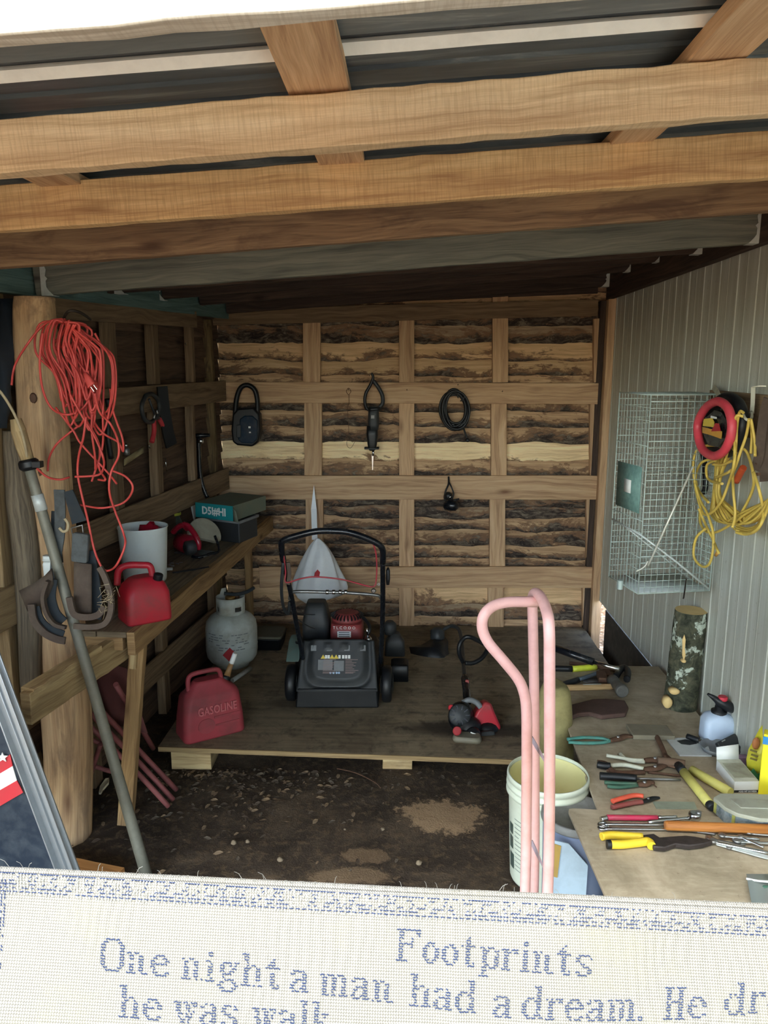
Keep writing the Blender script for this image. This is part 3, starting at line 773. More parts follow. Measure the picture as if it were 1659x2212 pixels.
M['red_plastic'] = P_('dusty_red_plastic', hx(184, 34, 50), .42, 0, .6, hx(110, 70, 64), 9)
M['red_old'] = P_('faded_red_plastic', hx(158, 58, 66), .6, 0, .6, hx(88, 58, 56), 7)
M['orange_cord'] = P_('orange_red_cord', hx(204, 74, 66), .5, 0, .4, hx(140, 48, 52), 10)
M['yellow_cord'] = P_('yellow_cord', hx(214, 186, 88), .5, 0, .4, hx(150, 124, 66), 12)
M['black'] = P_('black_plastic', hx(13, 16, 21), .42, 0, .35, hx(36, 37, 37), 16)
M['blackgloss'] = P_('glossy_black', hx(16, 20, 26), .2, 0, .1, hx(50, 50, 50), 16)
M['darkgrey'] = P_('dark_grey_plastic', hx(40, 44, 47), .5, 0, .5, hx(64, 63, 60), 14)
M['grey'] = P_('grey_plastic', hx(118, 122, 124), .5, 0, .4, hx(92, 86, 78), 14)
M['chrome'] = P_('chrome', hx(205, 208, 210), .15, 1.0, .15, hx(110, 100, 90), 30, bump=.03)
M['steel'] = P_('worn_steel', hx(150, 150, 148), .35, .85, .5, hx(92, 78, 66), 26)
M['rust'] = P_('rusty_steel', hx(104, 76, 58), .8, .3, .6, hx(70, 50, 40), 30)
M['alu'] = P_('brushed_aluminium', hx(178, 184, 188), .35, .8, .3, hx(120, 122, 124), 10)
M['white_plastic'] = P_('white_plastic', hx(232, 238, 234), .45, 0, .12, hx(176, 174, 162), 10)
M['leather'] = P_('old_leather', hx(78, 64, 54), .8, 0, .5, hx(108, 96, 82), 18, bump=.4)
M['strap'] = P_('grey_webbing', hx(84, 88, 88), .85, 0, .5, hx(58, 56, 54), 30, bump=.4)
M['darkstrap'] = P_('dark_webbing', hx(36, 44, 50), .8, 0, .4, hx(70, 66, 60), 30, bump=.4)
M['pipe'] = P_('grey_painted_pipe', hx(128, 126, 112), .5, .2, .5, hx(92, 88, 78), 14)
M['rustred'] = P_('rust_red_tube', hx(146, 84, 82), .6, .1, .5, hx(104, 58, 54), 18)
M['teal'] = P_('teal_card', hx(20, 132, 136), .6, 0, .15, hx(50, 96, 96), 8)
M['dustgreen'] = P_('dusty_green_card', hx(104, 114, 98), .85, 0, .5, hx(126, 120, 98), 6)
M['yellow'] = P_('yellow_plastic', hx(232, 200, 50), .5, 0, .2, hx(150, 130, 70), 14)
M['redgloss'] = P_('glossy_red', hx(150, 24, 44), .22, 0, .25, hx(80, 40, 44), 12)
M['glass'] = (lambda t: (t.out(hx(176, 190, 180), .08), setattr(t.b.inputs['Transmission Weight'], 'default_value', .85), t.m)[2])(NT('clear_glass'))
M['clearplastic'] = (lambda t: (t.out(hx(190, 200, 196), .3), setattr(t.b.inputs['Transmission Weight'], 'default_value', .7), t.m)[2])(NT('cloudy_plastic'))
M['paper'] = P_('white_card', hx(228, 230, 226), .8, 0, .15, hx(190, 186, 170), 8)
M['tarp'] = P_('dark_blue_tarp', hx(30, 42, 54), .6, 0, .4, hx(60, 64, 66), 6, bump=.5)
M['yellowlabel'] = P_('yellow_label', hx(222, 196, 80), .6, 0, .1)
M['redlabel'] = P_('red_label', hx(186, 44, 52), .6, 0, .15)
M['twine'] = P_('twine', hx(176, 160, 128), .9)

# ================================================================ dark tarp beyond the post
mb = MB(); P = []
for i in range(9):
    row = []
    for j in range(15):
        p = atl(-70 + i * 12.2, 645 + j * 20, .05)
        row.append(p + Vector((.02 * math.sin(i * 1.7 + j * .3) + .015 * mnoise.noise(Vector((i * .6, j * .4, 0))), 0, 0)))
    P.append(row)
mb.grid(P); tp = mb.build('tarp', M['tarp'], solid=.004); tag(tp, 'dark blue tarp hanging on the wall left of the log post', 'tarp')
for (x, y) in ((16, 655),):
    pass

# ================================================================ orange extension cord
ec = thing('extension_cord', 'orange-red extension cord hung in a tangled bundle on the log post', 'extension cord', at(150, 700, 2.68))
mb = MB(); rr = random.Random(4)
YC = 2.64
def strand(pts, y=None, dy=0.0, r=.0038):
    y = YC if y is None else y
    w = [at(px, py, y + dy + .018 * math.sin(i * 1.1 + px)) for i, (px, py) in enumerate(pts)]
    mb.tube(cr(w, 6), r, 7)
for i in range(20):
    f = i / 19; xt = 95 + 105 * f + rr.uniform(-6, 6); yt = 694 + 26 * abs(f - .35) + rr.uniform(-4, 6)
    xb = 138 + 92 * f + rr.uniform(-10, 10); yb = rr.uniform(850, 952)
    wl_ = rr.uniform(8, 22); 
    strand([(140 + rr.uniform(-12, 12), 696), (xt - 6, yt), (xt - 12 - wl_ * .3, yt + 60), (xb - wl_ - 12, (yt + yb) / 2 + 20), (xb - wl_, yb - 30), (xb - 2, yb), (xb + wl_ * .7, yb - 40), (xt + 28 + wl_, (yt + yb) / 2 - 20), (xt + 26, yt + 40), (150 + rr.uniform(-10, 14), 700)], dy=-.035 + .07 * rr.random())
strand([(25, 832), (32, 790), (58, 745), (92, 704), (125, 690), (152, 704)], dy=-.02)
strand([(92, 720), (86, 780), (92, 840), (112, 882), (145, 896), (178, 882), (196, 850), (190, 800)], dy=-.03)
strand([(205, 720), (222, 760), (224, 830), (222, 900), (222, 960), (208, 1010), (198, 1040)], dy=.03)
strand([(150, 850), (178, 900), (205, 945), (222, 985), (224, 1008), (212, 1026), (162, 1030)], dy=-.05)
strand([(120, 880), (158, 930), (176, 960), (232, 1020), (252, 1045)], dy=.02)
strand([(190, 905), (150, 935), (122, 960), (106, 990), (103, 1018)], dy=.04)
strand([(80, 1012), (102, 1030), (128, 1036), (150, 1031)], dy=-.04)
strand([(186, 900), (180, 945), (170, 985), (168, 1025), (178, 1075), (190, 1125), (203, 1185), (218, 1222), (232, 1233), (252, 1220), (270, 1178), (266, 1150), (247, 1100), (236, 1060), (240, 1020), (256, 985), (254, 950), (238, 915), (215, 890), (205, 850)], dy=-.07)
strand([(200, 880), (198, 930), (205, 985), (206, 1015)], dy=.01)
strand([(195, 830), (200, 900), (222, 935), (255, 955), (266, 975), (264, 945), (245, 890), (238, 840)], dy=.03)
strand([(240, 1016), (272, 1030), (287, 1055), (268, 1085), (225, 1097), (190, 1094), (162, 1088)], dy=-.01)
strand([(185, 905), (214, 960), (214, 1010), (228, 1036), (212, 1036)], dy=.02)
mb.build('cord', M['orange_cord'], ec)
pg = at(200, 832, 2.56)
Rg = frame((.55, 0, -.83), (.83, 0, .55))
mb = MB(); loft(mb, [(0, .012, .014, .005), (.02, .022, .02, .007), (.045, .03, .024, .007), (.05, .03, .024, .004)], frame((.83, -.1, .55), zdir=(.55, -.2, -.83)) , at(184, 806, 2.56)); pgo = mb.build('plug', M['orange_cord'], ec)
mb = MB()
for s_ in (-.006, .006):
    b = at(203, 838, 2.548); mb.box(b + Vector((.83, 0, .55)) * s_ + Vector((.0, 0, 0)), (.0016, .006, .02), frame((.83, 0, .55), zdir=(.55, 0, -.83)))
mb.build('prong', M['chrome'], pgo)
hk = MB().tube(cr([at(138, 700, 2.72), at(139, 684, 2.70), at(150, 672, 2.68), at(170, 674, 2.70), at(188, 684, 2.75), at(195, 690, 2.8)], 5), .005, 7).build('hook', M['nail'])
tag(hk, 'dark wire hook above the orange-red cord bundle', 'hook')

# ================================================================ long pole with a wooden grip
po = thing('pole', 'long grey metal pole leaning on the log post with tan grip and curved wire', 'pole', at(312, 1880, 2.62))
tp0 = at(58, 992, 2.60); btm = at(318, 1896, 2.60)
k = atz(318, 1896, .01); btm = k
MB().tube([tp0.lerp(btm, i / 12) for i in range(13)], [.0175 + .004 * i / 12 for i in range(13)], 14).build('tube', M['pipe'], po)
MB().tube([at(34, 905, 2.58), at(40, 930, 2.58), at(50, 965, 2.59), at(60, 995, 2.60)], [.018, .024, .024, .021], 12).build('grip', M['pale_wood'], po)
mb = MB(); c = at(62, 1002, 2.60); dr = (btm - tp0).normalized(); Rr = frame(dr.orthogonal(), zdir=dr)
mb.lathe([(.026, -.016), (.034, -.008), (.034, .012), (.024, .022)], 12, c, Rr); mb.box(c + Vector((.03, -.01, .0)), (.04, .03, .022)); mb.build('collar', M['black'], po, bevel=.002)
c = tp0.lerp(btm, .095); MB().lathe([(.0205, -.028), (.0205, .028)], 14, c, Rr).build('sticker', M['galv'], po)
MB().tube(cr([at(-20, 830, 2.5), at(2, 848, 2.5), at(26, 885, 2.52), at(44, 925, 2.54), at(55, 965, 2.56), at(58, 990, 2.585)], 5), [.0045] * 26, 7).build('wire', M['twine'], po)

# ================================================================ tool belt and straps
def px(Y, *pts): return [at(x, y, Y) for x, y in pts]
bl = thing('tool_belt', 'worn leather tool belt and grey straps hanging from a nail on the log post', 'tool belt', at(140, 1060, 2.55))
VN = Vector((0, -1, .15))
w = mpp(2.55)
mb = MB(); ribbon(mb, px(2.62, (128, 1058), (130, 1100), (129, 1150), (122, 1200), (119, 1250)), 24 * w, .006, VN); mb.build('strap', M['strap'], bl)
mb = MB(); ribbon(mb, px(2.63, (122, 1105), (121, 1160), (126, 1215)), 22 * w, .006, VN); ribbon(mb, px(2.60, (148, 1060), (160, 1095), (172, 1128)), (20 * w, 34 * w), .007, VN); ribbon(mb, px(2.60, (190, 1190), (200, 1250), (206, 1310), (203, 1335)), (30 * w, 34 * w), .007, VN); mb.build('strap', M['darkstrap'], bl)
mb = MB(); mb.prism(rrect(36 * w, 66 * w, .008), .02, at(174, 1183, 2.57), frame((1, 0, -.12), (.12, 0, 1))); mb.build('pad', M['strap'], bl, bevel=.003)
mb = MB(); mb.tube(px(2.59, (154, 1141), (178, 1134), (180, 1152), (157, 1158)), .003, 6, closed=True); bk = mb.build('buckle', M['steel'], bl)
MB().tube(cr(px(2.58, (128, 1140), (136, 1148), (145, 1145), (147, 1132), (140, 1120)), 4), .005, 6).build('hook', M['twine'], bl)
mb = MB(); P = []   # wide leather flap at the left
Q = [((42, 1276), (60, 1320)), ((70, 1262), (86, 1305)), ((98, 1243), (104, 1290)), ((112, 1228), (116, 1262))]
mb.grid([[at(a[0], a[1], 2.55 - .01 * math.sin(i)), at((a[0] + b[0]) / 2, (a[1] + b[1]) / 2, 2.535), at(b[0], b[1], 2.55)] for i, (a, b) in enumerate(Q)]); mb.build('flap', M['leather'], bl, solid=.006)
mb = MB(); ribbon(mb, px(2.53, (68, 1305), (74, 1340), (95, 1366), (122, 1380), (141, 1384)), 16 * w, .01, VN)
ribbon(mb, px(2.52, (104, 1255), (94, 1290), (101, 1325), (118, 1348), (142, 1356)), 8 * w, .02, VN)
mb.build('belt_loop', M['leather'], bl)
mb = MB(); ribbon(mb, px(2.545, (78, 1310), (88, 1338), (108, 1358), (138, 1370)), 16 * w, .006, VN)
ribbon(mb, px(2.55, (112, 1250), (108, 1290), (118, 1325), (136, 1345)), 26 * w, .006, VN); mb.build('lining', M['darkstrap'], bl)
mb = MB(); ribbon(mb, px(2.52, (150, 1290), (160, 1325), (185, 1333), (212, 1328), (226, 1310)), 14 * w, .012, VN)
ribbon(mb, px(2.50, (160, 1352), (200, 1354), (228, 1346), (240, 1318), (238, 1280), (226, 1245), (215, 1225)), 12 * w, .014, VN)
mb.build('belt_loop', M['leather'], bl)
mb = MB(); P = [[at(x, y, 2.56) for y in (1215 + (x - 160) * .1, 1270, 1326)] for x in (160, 168, 178, 188, 198)]; mb.grid(P); mb.build('flap', M['leather'], bl, solid=.006)
mb = MB(); rr = random.Random(8)
for i in range(26):
    x0, y0 = rr.uniform(222, 246), rr.uniform(1262, 1320); mb.tube([at(x0, y0, 2.50), at(x0 + rr.uniform(-12, 12), y0 + rr.uniform(-8, 12), 2.48), at(x0 + rr.uniform(-18, 18), y0 + rr.uniform(-14, 24), 2.50)], .0009, 4)
mb.build('fray', M['twine'], bl, kind='stuff')
cl = thing('bottle', 'small white plastic bottle behind the leather straps', 'bottle', at(115, 1240, 2.66))
mb = MB(); loft(mb, [(0, .062, .03, .008), (.075, .068, .032, .01), (.085, .06, .03, .01)], VIEW @ rx(-90), at(118, 1262, 2.66)); mb.build('body', M['white_plastic'], cl)
mb = MB(); loft(mb, [(.087, .070, .03, .012), (.106, .066, .028, .012)], VIEW @ rx(-90), at(118, 1262, 2.66)); mb.build('cap', M['white_plastic'], cl)

# ================================================================ aluminium ladder rail and striped sled in the near left corner
ld = thing('ladder', 'aluminium ladder rail leaning in the near left corner', 'ladder', atz(150, 1880, 0))
a = at(-36, 1372, 1.95); b = at(174, 1938, 1.95)
dv = (b - a).normalized(); sd = Vector((dv.z, 0, -dv.x))
mb = MB(); mb.beam(a, b, .052, .006, sd); mb.beam(a + sd * .026 + Vector((0, -.012, 0)), b + sd * .026 + Vector((0, -.012, 0)), .004, .028, sd); mb.beam(a - sd * .018 + Vector((0, -.010, 0)), b - sd * .018 + Vector((0, -.010, 0)), .003, .02, sd)
mb.beam(a + sd * .006 + Vector((0, -.006, 0)), b + sd * .006 + Vector((0, -.006, 0)), .003, .010, sd)
mb.build('rail', M['alu'], ld, bevel=.001)
a2 = a + sd * .030 + Vector((0, .02, 0)); b2 = b + sd * .030 + Vector((0, .02, 0)); MB().beam(a2, b2, .03, .004, sd).build('web', P_('shaded_alu', hx(150, 158, 166), .5, .4, .3), ld)
b3 = b.lerp(a, -.05); 
sl = thing('sled', 'dark blue plastic panel with red and white stripes behind the ladder', 'sled', at(20, 1850, 2.1))
M['navy'] = P_('navy_plastic', hx(24, 36, 50), .45, 0, .5, hx(70, 78, 84), 20)
def panel(pts, Y, bulge=.0):
    return [at(x, y, Y) for x, y in pts]
def polyplate(name, pts, Y, t, mat, parent):
    mb = MB(); v = [at(x, y, Y) for x, y in pts]; k = mb.add(v); k2 = mb.add([p + Vector((0, t, 0)) for p in v]); n = len(v)
    mb.face([k + i for i in range(n)], [(p.x, p.z) for p in v]); mb.face([k2 + i for i in range(n)][::-1], None)
    for i in range(n): j = (i + 1) % n; mb.face([k + j, k + i, k2 + i, k2 + j], None)
    return mb.build(name, mat, parent)
polyplate('shell', [(-120, 1440), (2, 1470), (26, 1530), (52, 1592), (48, 1620), (70, 1672), (92, 1740), (112, 1796), (104, 1838), (118, 1880), (-120, 1900)], 2.10, .03, M['navy'], sl)
polyplate('stripe', [(-100, 1700), (22, 1630), (27, 1655), (-100, 1730)], 2.095, .004, M['redlabel'], sl)
polyplate('stripe', [(-100, 1730), (27, 1655), (36, 1686), (-100, 1764)], 2.095, .004, M['paper'], sl)
polyplate('stripe', [(-100, 1764), (36, 1686), (50, 1712), (-100, 1800)], 2.095, .004, M['redlabel'], sl)
polyplate('rim', [(24, 1628), (32, 1626), (60, 1712), (52, 1716)], 2.09, .01, M['black'], sl)
mb = MB(); c = at(6, 1636, 2.09); mb.prism([(math.cos(PI / 2 + i * PI / 5) * (.016 if i % 2 == 0 else .007), math.sin(PI / 2 + i * PI / 5) * (.016 if i % 2 == 0 else .007)) for i in range(10)], .003, c, VIEW); mb.build('star', M['paper'], sl)
pk = thing('plank', 'orange-brown plank lying on the ground at the foot of the log post', 'plank', atz(140, 1880, 0))
MB().beam(atz(62, 1868, .03), atz(250, 1905, .03), .04, .12, (0, 0, 1), 6, .003).build('board', wood('orange_plank', hx(214, 156, 92), hx(190, 130, 72), hx(140, 88, 48)), pk, bevel=.002)

# ================================================================ rust-red tubes of a folded frame under the bench
fr = thing('folded_frame', 'rust-red tubular folded chair frame leaning under the left workbench', 'frame', atz(330, 1720, 0))
def tubeset(parent, name, mat, items, r):
    mb = MB()
    for (y0, y1, p) in items:
        n = len(p); mb.tube(cr([at(q[0], q[1], y0 + (y1 - y0) * i / max(1, n - 1)) for i, q in enumerate(p)], 4), r, 8)
    return mb.build(name, mat, parent)
# each tube keeps its foot on the soil
for (y0, pts) in ((3.28, [(250, 1478), (331, 1617)]), (3.22, [(186, 1500), (301, 1622), (381, 1706)]), (3.16, [(184, 1530), (301, 1648), (374, 1727)]), (3.10, [(186, 1560), (298, 1671), (364, 1742)])):
    q = pts[-1]; yq = atz(q[0], q[1], .012).y if q[1] > 1690 else y0 + .06
    tubeset(fr, 'tube', M['rustred'], [(3.0, yq, pts)], .0115)
tubeset(fr, 'brace', M['rustred'], [(3.02, 3.05, [(217, 1608), (205, 1645), (193, 1682)]), (3.05, 3.07, [(187, 1650), (241, 1667)])], .010)
tubeset(fr, 'brace', M['rustred'], [(3.02, 3.04, [(186, 1590), (222, 1610)])], .010)
mb = MB(); P = []
for i in range(7):
    P.append([at(190 + i * 14 + j * 9, 1420 + j * 28 + i * 4, 3.12 + .01 * math.sin(i + j)) for j in range(6)])
mb.grid(P); mb.build('seat_cloth', P_('faded_red_cloth', hx(112, 66, 62), .9, 0, .5, hx(84, 60, 56), 6), fr, solid=.004)
for (pts, lab, mt) in (([(213, 1712), (216, 1698), (228, 1681), (235, 1680), (234, 1690), (222, 1704), (217, 1712)], 'pale split wood chip on the soil beside the bench leg', 'pale_wood'),):
    mb = MB(); v = [atz(x, y, .03 if y < 1695 else .012) for x, y in pts]; k = mb.add(v); k2 = mb.add([p + Vector((0, .004, -.012)) for p in v]); n = len(v)
    mb.face([k + i for i in range(n)]); mb.face([k2 + i for i in range(n)][::-1])
    for i in range(n): j = (i + 1) % n; mb.face([k + j, k + i, k2 + i, k2 + j])
    o = mb.build('wood_chip', P_('fresh_wood', hx(224, 206, 168), .8)); tag(o, lab, 'wood chip')

# ================================================================ on the left workbench
def on(px_, py_, z=BZ): return atz(px_, py_, z)
# white bucket
b = on(303, 1250); c = Vector((b.x + .032, b.y - .02, BZ)); sc_ = c.y / F
bk = thing('bucket', 'white plastic bucket on the left workbench with a dark red bag inside', 'bucket', c)
r0 = 0.096; hb = .262
mb = MB(); mb.lathe(shell([(r0, 0), (r0 + .002, .01), (.112, hb - .01), (.115, hb - .006), (.115, hb)]), 36, c); mb.build('shell', M['white_plastic'], bk)
bag = thing('bag', 'dark red glossy bag poking out of the white bucket', 'bag', c + Vector((.03, 0, .18)))
mb = MB(); mb.ball(c + Vector((.035, .0, hb - .045)), .062, 14, 9, lump=.6, sc3=(1, .8, .95)); mb.build('crumpled_film', M['redgloss'], bag)
# small petrol can
c = on(300, 1352); c = Vector((c.x - .005, c.y + .09, BZ)); Rg = rz(38)
gc = thing('petrol_can', 'small red petrol can with black cap on the near end of the left workbench', 'petrol can', c)
mb = MB(); loft(mb, [(0, .175, .14, .02), (.008, .182, .146, .024), (.115, .178, .142, .03), (.148, .155, .12, .035), (.172, .11, .085, .03), (.178, .09, .065, .03)], Rg, c, 5); mb.build('body', M['red_plastic'], gc, bevel=0)
hp = [(-.10, 0, .145), (-.092, 0, .20), (-.06, 0, .222), (0, 0, .222), (.03, 0, .215), (.038, 0, .172)]
mb = MB(); mb.tube(cr([c + rz(10) @ Vector(q) for q in hp], 5), .0135, 10); mb.build('handle', M['red_plastic'], gc)
mb = MB(); mb.lathe([(.017, 0), (.019, .004), (.019, .022), (.016, .026)], 14, c + Vector((.062, -.01, .165)), ry(14)); mb.build('cap', M['black'], gc, bevel=.001)
# jar with a yellow rimmed lid
c = on(366, 1165); c = Vector((c.x + .01, c.y + .02, BZ)); 
jr = thing('jar', 'glass jar with a yellow rimmed lid behind the white bucket', 'jar', c)
MB().lathe(shell([(.05, 0), (.06, .01), (.066, .06), (.062, .105), (.05, .13), (.048, .15)], .003), 24, c).build('glass', M['glass'], jr)
MB().lathe([(.052, .135), (.056, .14), (.056, .158), (.048, .163)], 24, c).build('lid', M['darkgrey'], jr)
MB().lathe([(.057, .142), (.058, .15), (.057, .158)], 24, c, cap0=False, cap1=False).build('rim', P_('lime_rim', hx(206, 206, 70), .5), jr)
# white jug with a yellow cap
c = on(398, 1148); c = Vector((c.x + .01, c.y + .04, BZ))
jg = thing('jug', 'white plastic jug with a yellow cap behind the jar on the left workbench', 'jug', c)
mb = MB(); loft(mb, [(0, .095, .075, .025), (.15, .10, .08, .03), (.19, .09, .07, .03), (.215, .05, .045, .02, -.012, 0)], None, c, 5); mb.build('body', M['white_plastic'], jg)
MB().lathe([(.026, .212), (.026, .235), (.020, .24)], 16, c + Vector((-.018, -.005, 0))).build('cap', M['yellow'], jg)
mb = MB(); mb.lathe([(.016, 0), (.030, .01), (.034, .03), (.02, .05)], 14, c + Vector((.028, -.03, .175)), rx(60)); mb.build('spout', M['galv'], jg)
mb = MB(); mb.tube(cr([c + Vector(q) for q in ((-.048, -.02, .18), (-.07, -.03, .165), (-.075, -.03, .13), (-.055, -.02, .115))], 4), .008, 8); mb.build('handle', M['steel'], jg)
# teal box lying on a clear bin
FL = at(421, 1082, 4.42); FRt = at(503, 1096, 4.30); FRt.z = FL.z = (FL.z + FRt.z) / 2; X_ = (FRt - FL); X_.z = 0; wB = X_.length; X_.normalize(); Y2 = Vector((-X_.y, X_.x, 0))
BRt = at(574, 1072, 4.66); BRt.z = FL.z; yd = (BRt - FRt); Yd = yd.normalized(); dB = yd.length
bx = thing('box', 'teal cardboard box with white lettering lying on a clear bin', 'box', FL)
hB = .088
def slab(mb, O, A, B, h, m=0):
    k = mb.add([O, O + A, O + A + B, O + B, O - Vector((0, 0, h)), O + A - Vector((0, 0, h)), O + A + B - Vector((0, 0, h)), O + B - Vector((0, 0, h))])
    for f_, mm in (([0, 1, 2, 3], 1), ([4, 7, 6, 5], 1), ([0, 4, 5, 1], 0), ([1, 5, 6, 2], 1), ([2, 6, 7, 3], 1), ([3, 7, 4, 0], 0)):
        mb.face([k + i for i in f_], [(0, 0), (.1, 0), (.1, .1), (0, .1)], False, mm)
mb = MB(); slab(mb, FL, X_ * wB, Yd * dB, hB); mb.build('carton', [M['teal'], M['dustgreen']], bx, bevel=.002)
tx = at(0, 0, 1)
o = FL + X_ * wB * .5 - Vector((0, 0, hB * .5)) - Yd * .0015
text('BoHtitch'[0:0] + 'D5I#HI', .062, o, X_, (0, 0, 1), M['paper'], bx, bold=.0015, sx=.92, ext=.0008)
mb = MB(); k = [FRt - Vector((0, 0, .004)), FRt - Vector((0, 0, hB)), FRt + Vector((.035, -.03, -hB)), FRt + Vector((.022, -.02, -.03))]
mb.grid([[k[0], k[3]], [k[1], k[2]]]); mb.build('flap', M['dustgreen'], bx, solid=.002)
cb = thing('bin', 'cloudy clear plastic bin under the teal box at the back of the bench', 'bin', FL - Vector((0, 0, .2)))
O = FL + X_ * .05 + Yd * .03 - Vector((0, 0, hB + .001)); hz = O.z - BZ - .001
mb = MB(); slab(mb, O, X_ * (wB - .03), Yd * (dB * .55), hz); mb.build('tub', [M['darkgrey'], M['darkgrey']], cb, bevel=.006)
mb = MB(); slab(mb, O - X_ * .008 - Yd * .008, X_ * (wB - .014), Yd * (dB * .55 + .016), .016); mb.build('rim', [M['grey'], M['grey']], cb, bevel=.002)
# circular saw
c = on(408, 1205); c = Vector((c.x, c.y + .07, BZ))
cs = thing('circular_saw', 'red and black circular saw lying beside the white bucket', 'circular saw', c)
A = frame((.75, .55, -.30), zdir=(.5, -.62, .6))
MB().prism([(math.cos(t * PI / 14) * .095, math.sin(t * PI / 14) * .095) for t in range(-1, 16)] + [(-.06, -.03), (.07, -.035)], .03, c + Vector((.055, .05, .10)), A).build('blade_guard', P_('dusty_guard', hx(150, 146, 128), .8, 0, .5), cs, bevel=.004)
MB().lathe([(.02, -.07), (.048, -.06), (.052, -.01), (.050, .03), (.038, .05)], 20, c + Vector((-.02, -.01, .062)), frame((0, 0, 1), zdir=(.85, -.5, -.05))).build('motor', M['redgloss'], cs)
MB().lathe([(.030, 0), (.038, .01), (.038, .05), (.02, .06)], 18, c + Vector((.03, -.05, .055)), frame((0, 0, 1), zdir=(-.7, -.6, -.3))).build('motor_cap', M['darkgrey'], cs)
MB().tube(cr([c + Vector(q) for q in ((-.035, -.02, .17), (-.01, -.03, .165), (.03, -.05, .125), (.052, -.062, .08), (.05, -.06, .045))], 5), .015, 10).build('handle', M['redgloss'], cs)
MB().tube(cr([c + Vector(q) for q in ((-.10, 0, .12), (-.07, -.01, .15), (-.035, -.02, .165), (-.02, .0, .14))], 5), .015, 10).build('grip', M['redgloss'], cs)
MB().prism(rrect(.21, .12, .015), .004, c + Vector((.02, 0, .012)), rz(-25)).build('base_plate', M['steel'], cs)
MB().tube(cr([c + Vector(q) for q in ((.02, -.08, .01), (.06, -.10, .01), (.11, -.06, .02), (.15, -.02, .03), (.12, .02, .1))], 5), .007, 8).build('cable', M['blackgloss'], cs)
# little things on the bench
kn = on(415, 1232); mb = MB(); mb.prism([(-.10, -.004), (.0, -.012), (.09, .0), (.0, .008), (-.10, .006)], .006, kn + Vector((0, 0, .004)), rz(38)); o = mb.build('file_blade', M['black']); tag(o, 'thin black blade lying on the bench before the circular saw', 'blade')
bt = on(362, 1232); mb = MB(); mb.prism(rrect(.05, .018, .003), .012, bt + Vector((0, 0, .007)), rz(15)); o = mb.build('plastic_clip', M['galv'], bevel=.001); tag(o, 'small pale clip on the bench beside the white bucket', 'clip')
rr = random.Random(3)
for i in range(6):
    q = on(365 + rr.uniform(0, 30), 1216 + rr.uniform(-6, 8)); mb = MB(); mb.tube([q + Vector((-.008, 0, .004)), q + Vector((.01, rr.uniform(-.01, .01), .004))], .003, 6)
    o = mb.build('screw', M['steel']); tag(o, ['loose screw nearest the white bucket', 'loose screw beside the saw base', 'short screw left of the saw base', 'loose screw farthest back by the saw', 'small screw before the saw motor', 'tiny screw right of the others'][i] + ' on the left workbench', 'screw', 'screws by the circular saw')
sp = on(232, 1240); sp = Vector((sp.x - .02, sp.y + .1, BZ))
o = MB().lathe([(.03, 0), (.035, .01), (.035, .07), (.02, .085), (.02, .1)], 16, sp).build('spray_can', M['blackgloss']); tag(o, 'black can half hidden behind the red petrol can on the bench', 'can')

# ================================================================ hung on the left wall
def wallthing(name, label, cat, px_, py_, group=None): return thing(name, label, cat, atl(px_, py_, .06), group)
def L(px_, py_, d=.07): return atl(px_, py_, d)
sh = wallthing('shears', 'garden shears with a dark looped head and red handles on the left wall', 'shears', 335, 900)
mb = MB(); mb.tube(cr([L(312, 860), L(306, 880), L(312, 905), L(326, 912), L(342, 895), L(343, 868), L(330, 852), L(318, 853)], 4, True), .011, 8, closed=True); mb.tube([L(322, 862), L(336, 900)], .006, 8); mb.build('head', M['darkgrey'], sh)
for i, (a_, b_) in enumerate((((332, 908), (328, 955)), ((344, 905), (366, 962)))):
    MB().tube([L(336 + i * 2, 885), L(*a_)], .006, 8).build('shank', M['steel'], sh)
    MB().tube(cr([L(*a_), L((a_[0] + b_[0]) / 2 + 3, (a_[1] + b_[1]) / 2), L(*b_)], 4), .012, 10).build('handle', M['redlabel'], sh)
mc = wallthing('machete', 'black sheathed machete hanging beside the red handled shears', 'machete', 360, 900)
mb = MB(); ribbon(mb, [L(350, 835, .085), L(354, 880, .085), L(362, 930, .085), L(370, 962, .085)], (22 * mpp(4.2), 26 * mpp(4.2)), .014, Vector((1, -.9, 0))); mb.build('sheath', M['black'], mc)
pu = wallthing('hand_pump', 'black T-handled pump with shiny curved shaft standing in the back left corner', 'pump', 430, 940)
ph = lambda x, y: at(x, y, 4.62)
MB().tube([ph(399, 942), ph(426, 941), ph(453, 940)], [.011, .014, .011], 10).build('handle', M['blackgloss'], pu)
MB().tube(cr([ph(429, 944), ph(430, 985), ph(432, 1020), ph(438, 1050), ph(448, 1075)], 5), .013, 10).build('shaft', M['blackgloss'], pu)
MB().lathe([(.012, 0), (.018, .006), (.018, .025), (.01, .03)], 12, ph(434, 958)).build('collar', M['chrome'], pu)
pb = wallthing('pliers', 'black handled pliers with chrome jaws hanging behind the orange-red cord', 'pliers', 236, 900)
MB().tube(cr([L(232, 862), L(236, 890), L(233, 940), L(240, 990)], 4), .013, 8).build('handle', M['black'], pb)
MB().tube([L(232, 884), L(243, 884)], .010, 8).build('jaw', M['chrome'], pb)
pd = wallthing('padlock', 'small shiny padlock hanging on the left wall right of the cord', 'padlock', 272, 970)
MB().lathe([(.010, -.018), (.015, -.014), (.015, .012), (.010, .016)], 12, L(273, 975)).build('body', M['steel'], pd); MB().ball(L(272, 962), .010, 10, 6).build('shackle', M['chrome'], pd)
mb = MB(); P = [[L(268 + i * 6, 992 - i * 4 + j * 7, .05 + .01 * math.sin(i + j)) for j in range(3)] for i in range(8)]; mb.grid(P); o = mb.build('rag', P_('straw_rag', hx(150, 134, 96), .9), solid=.003); tag(o, 'strip of straw coloured rag caught on the left wall below the padlock', 'rag')
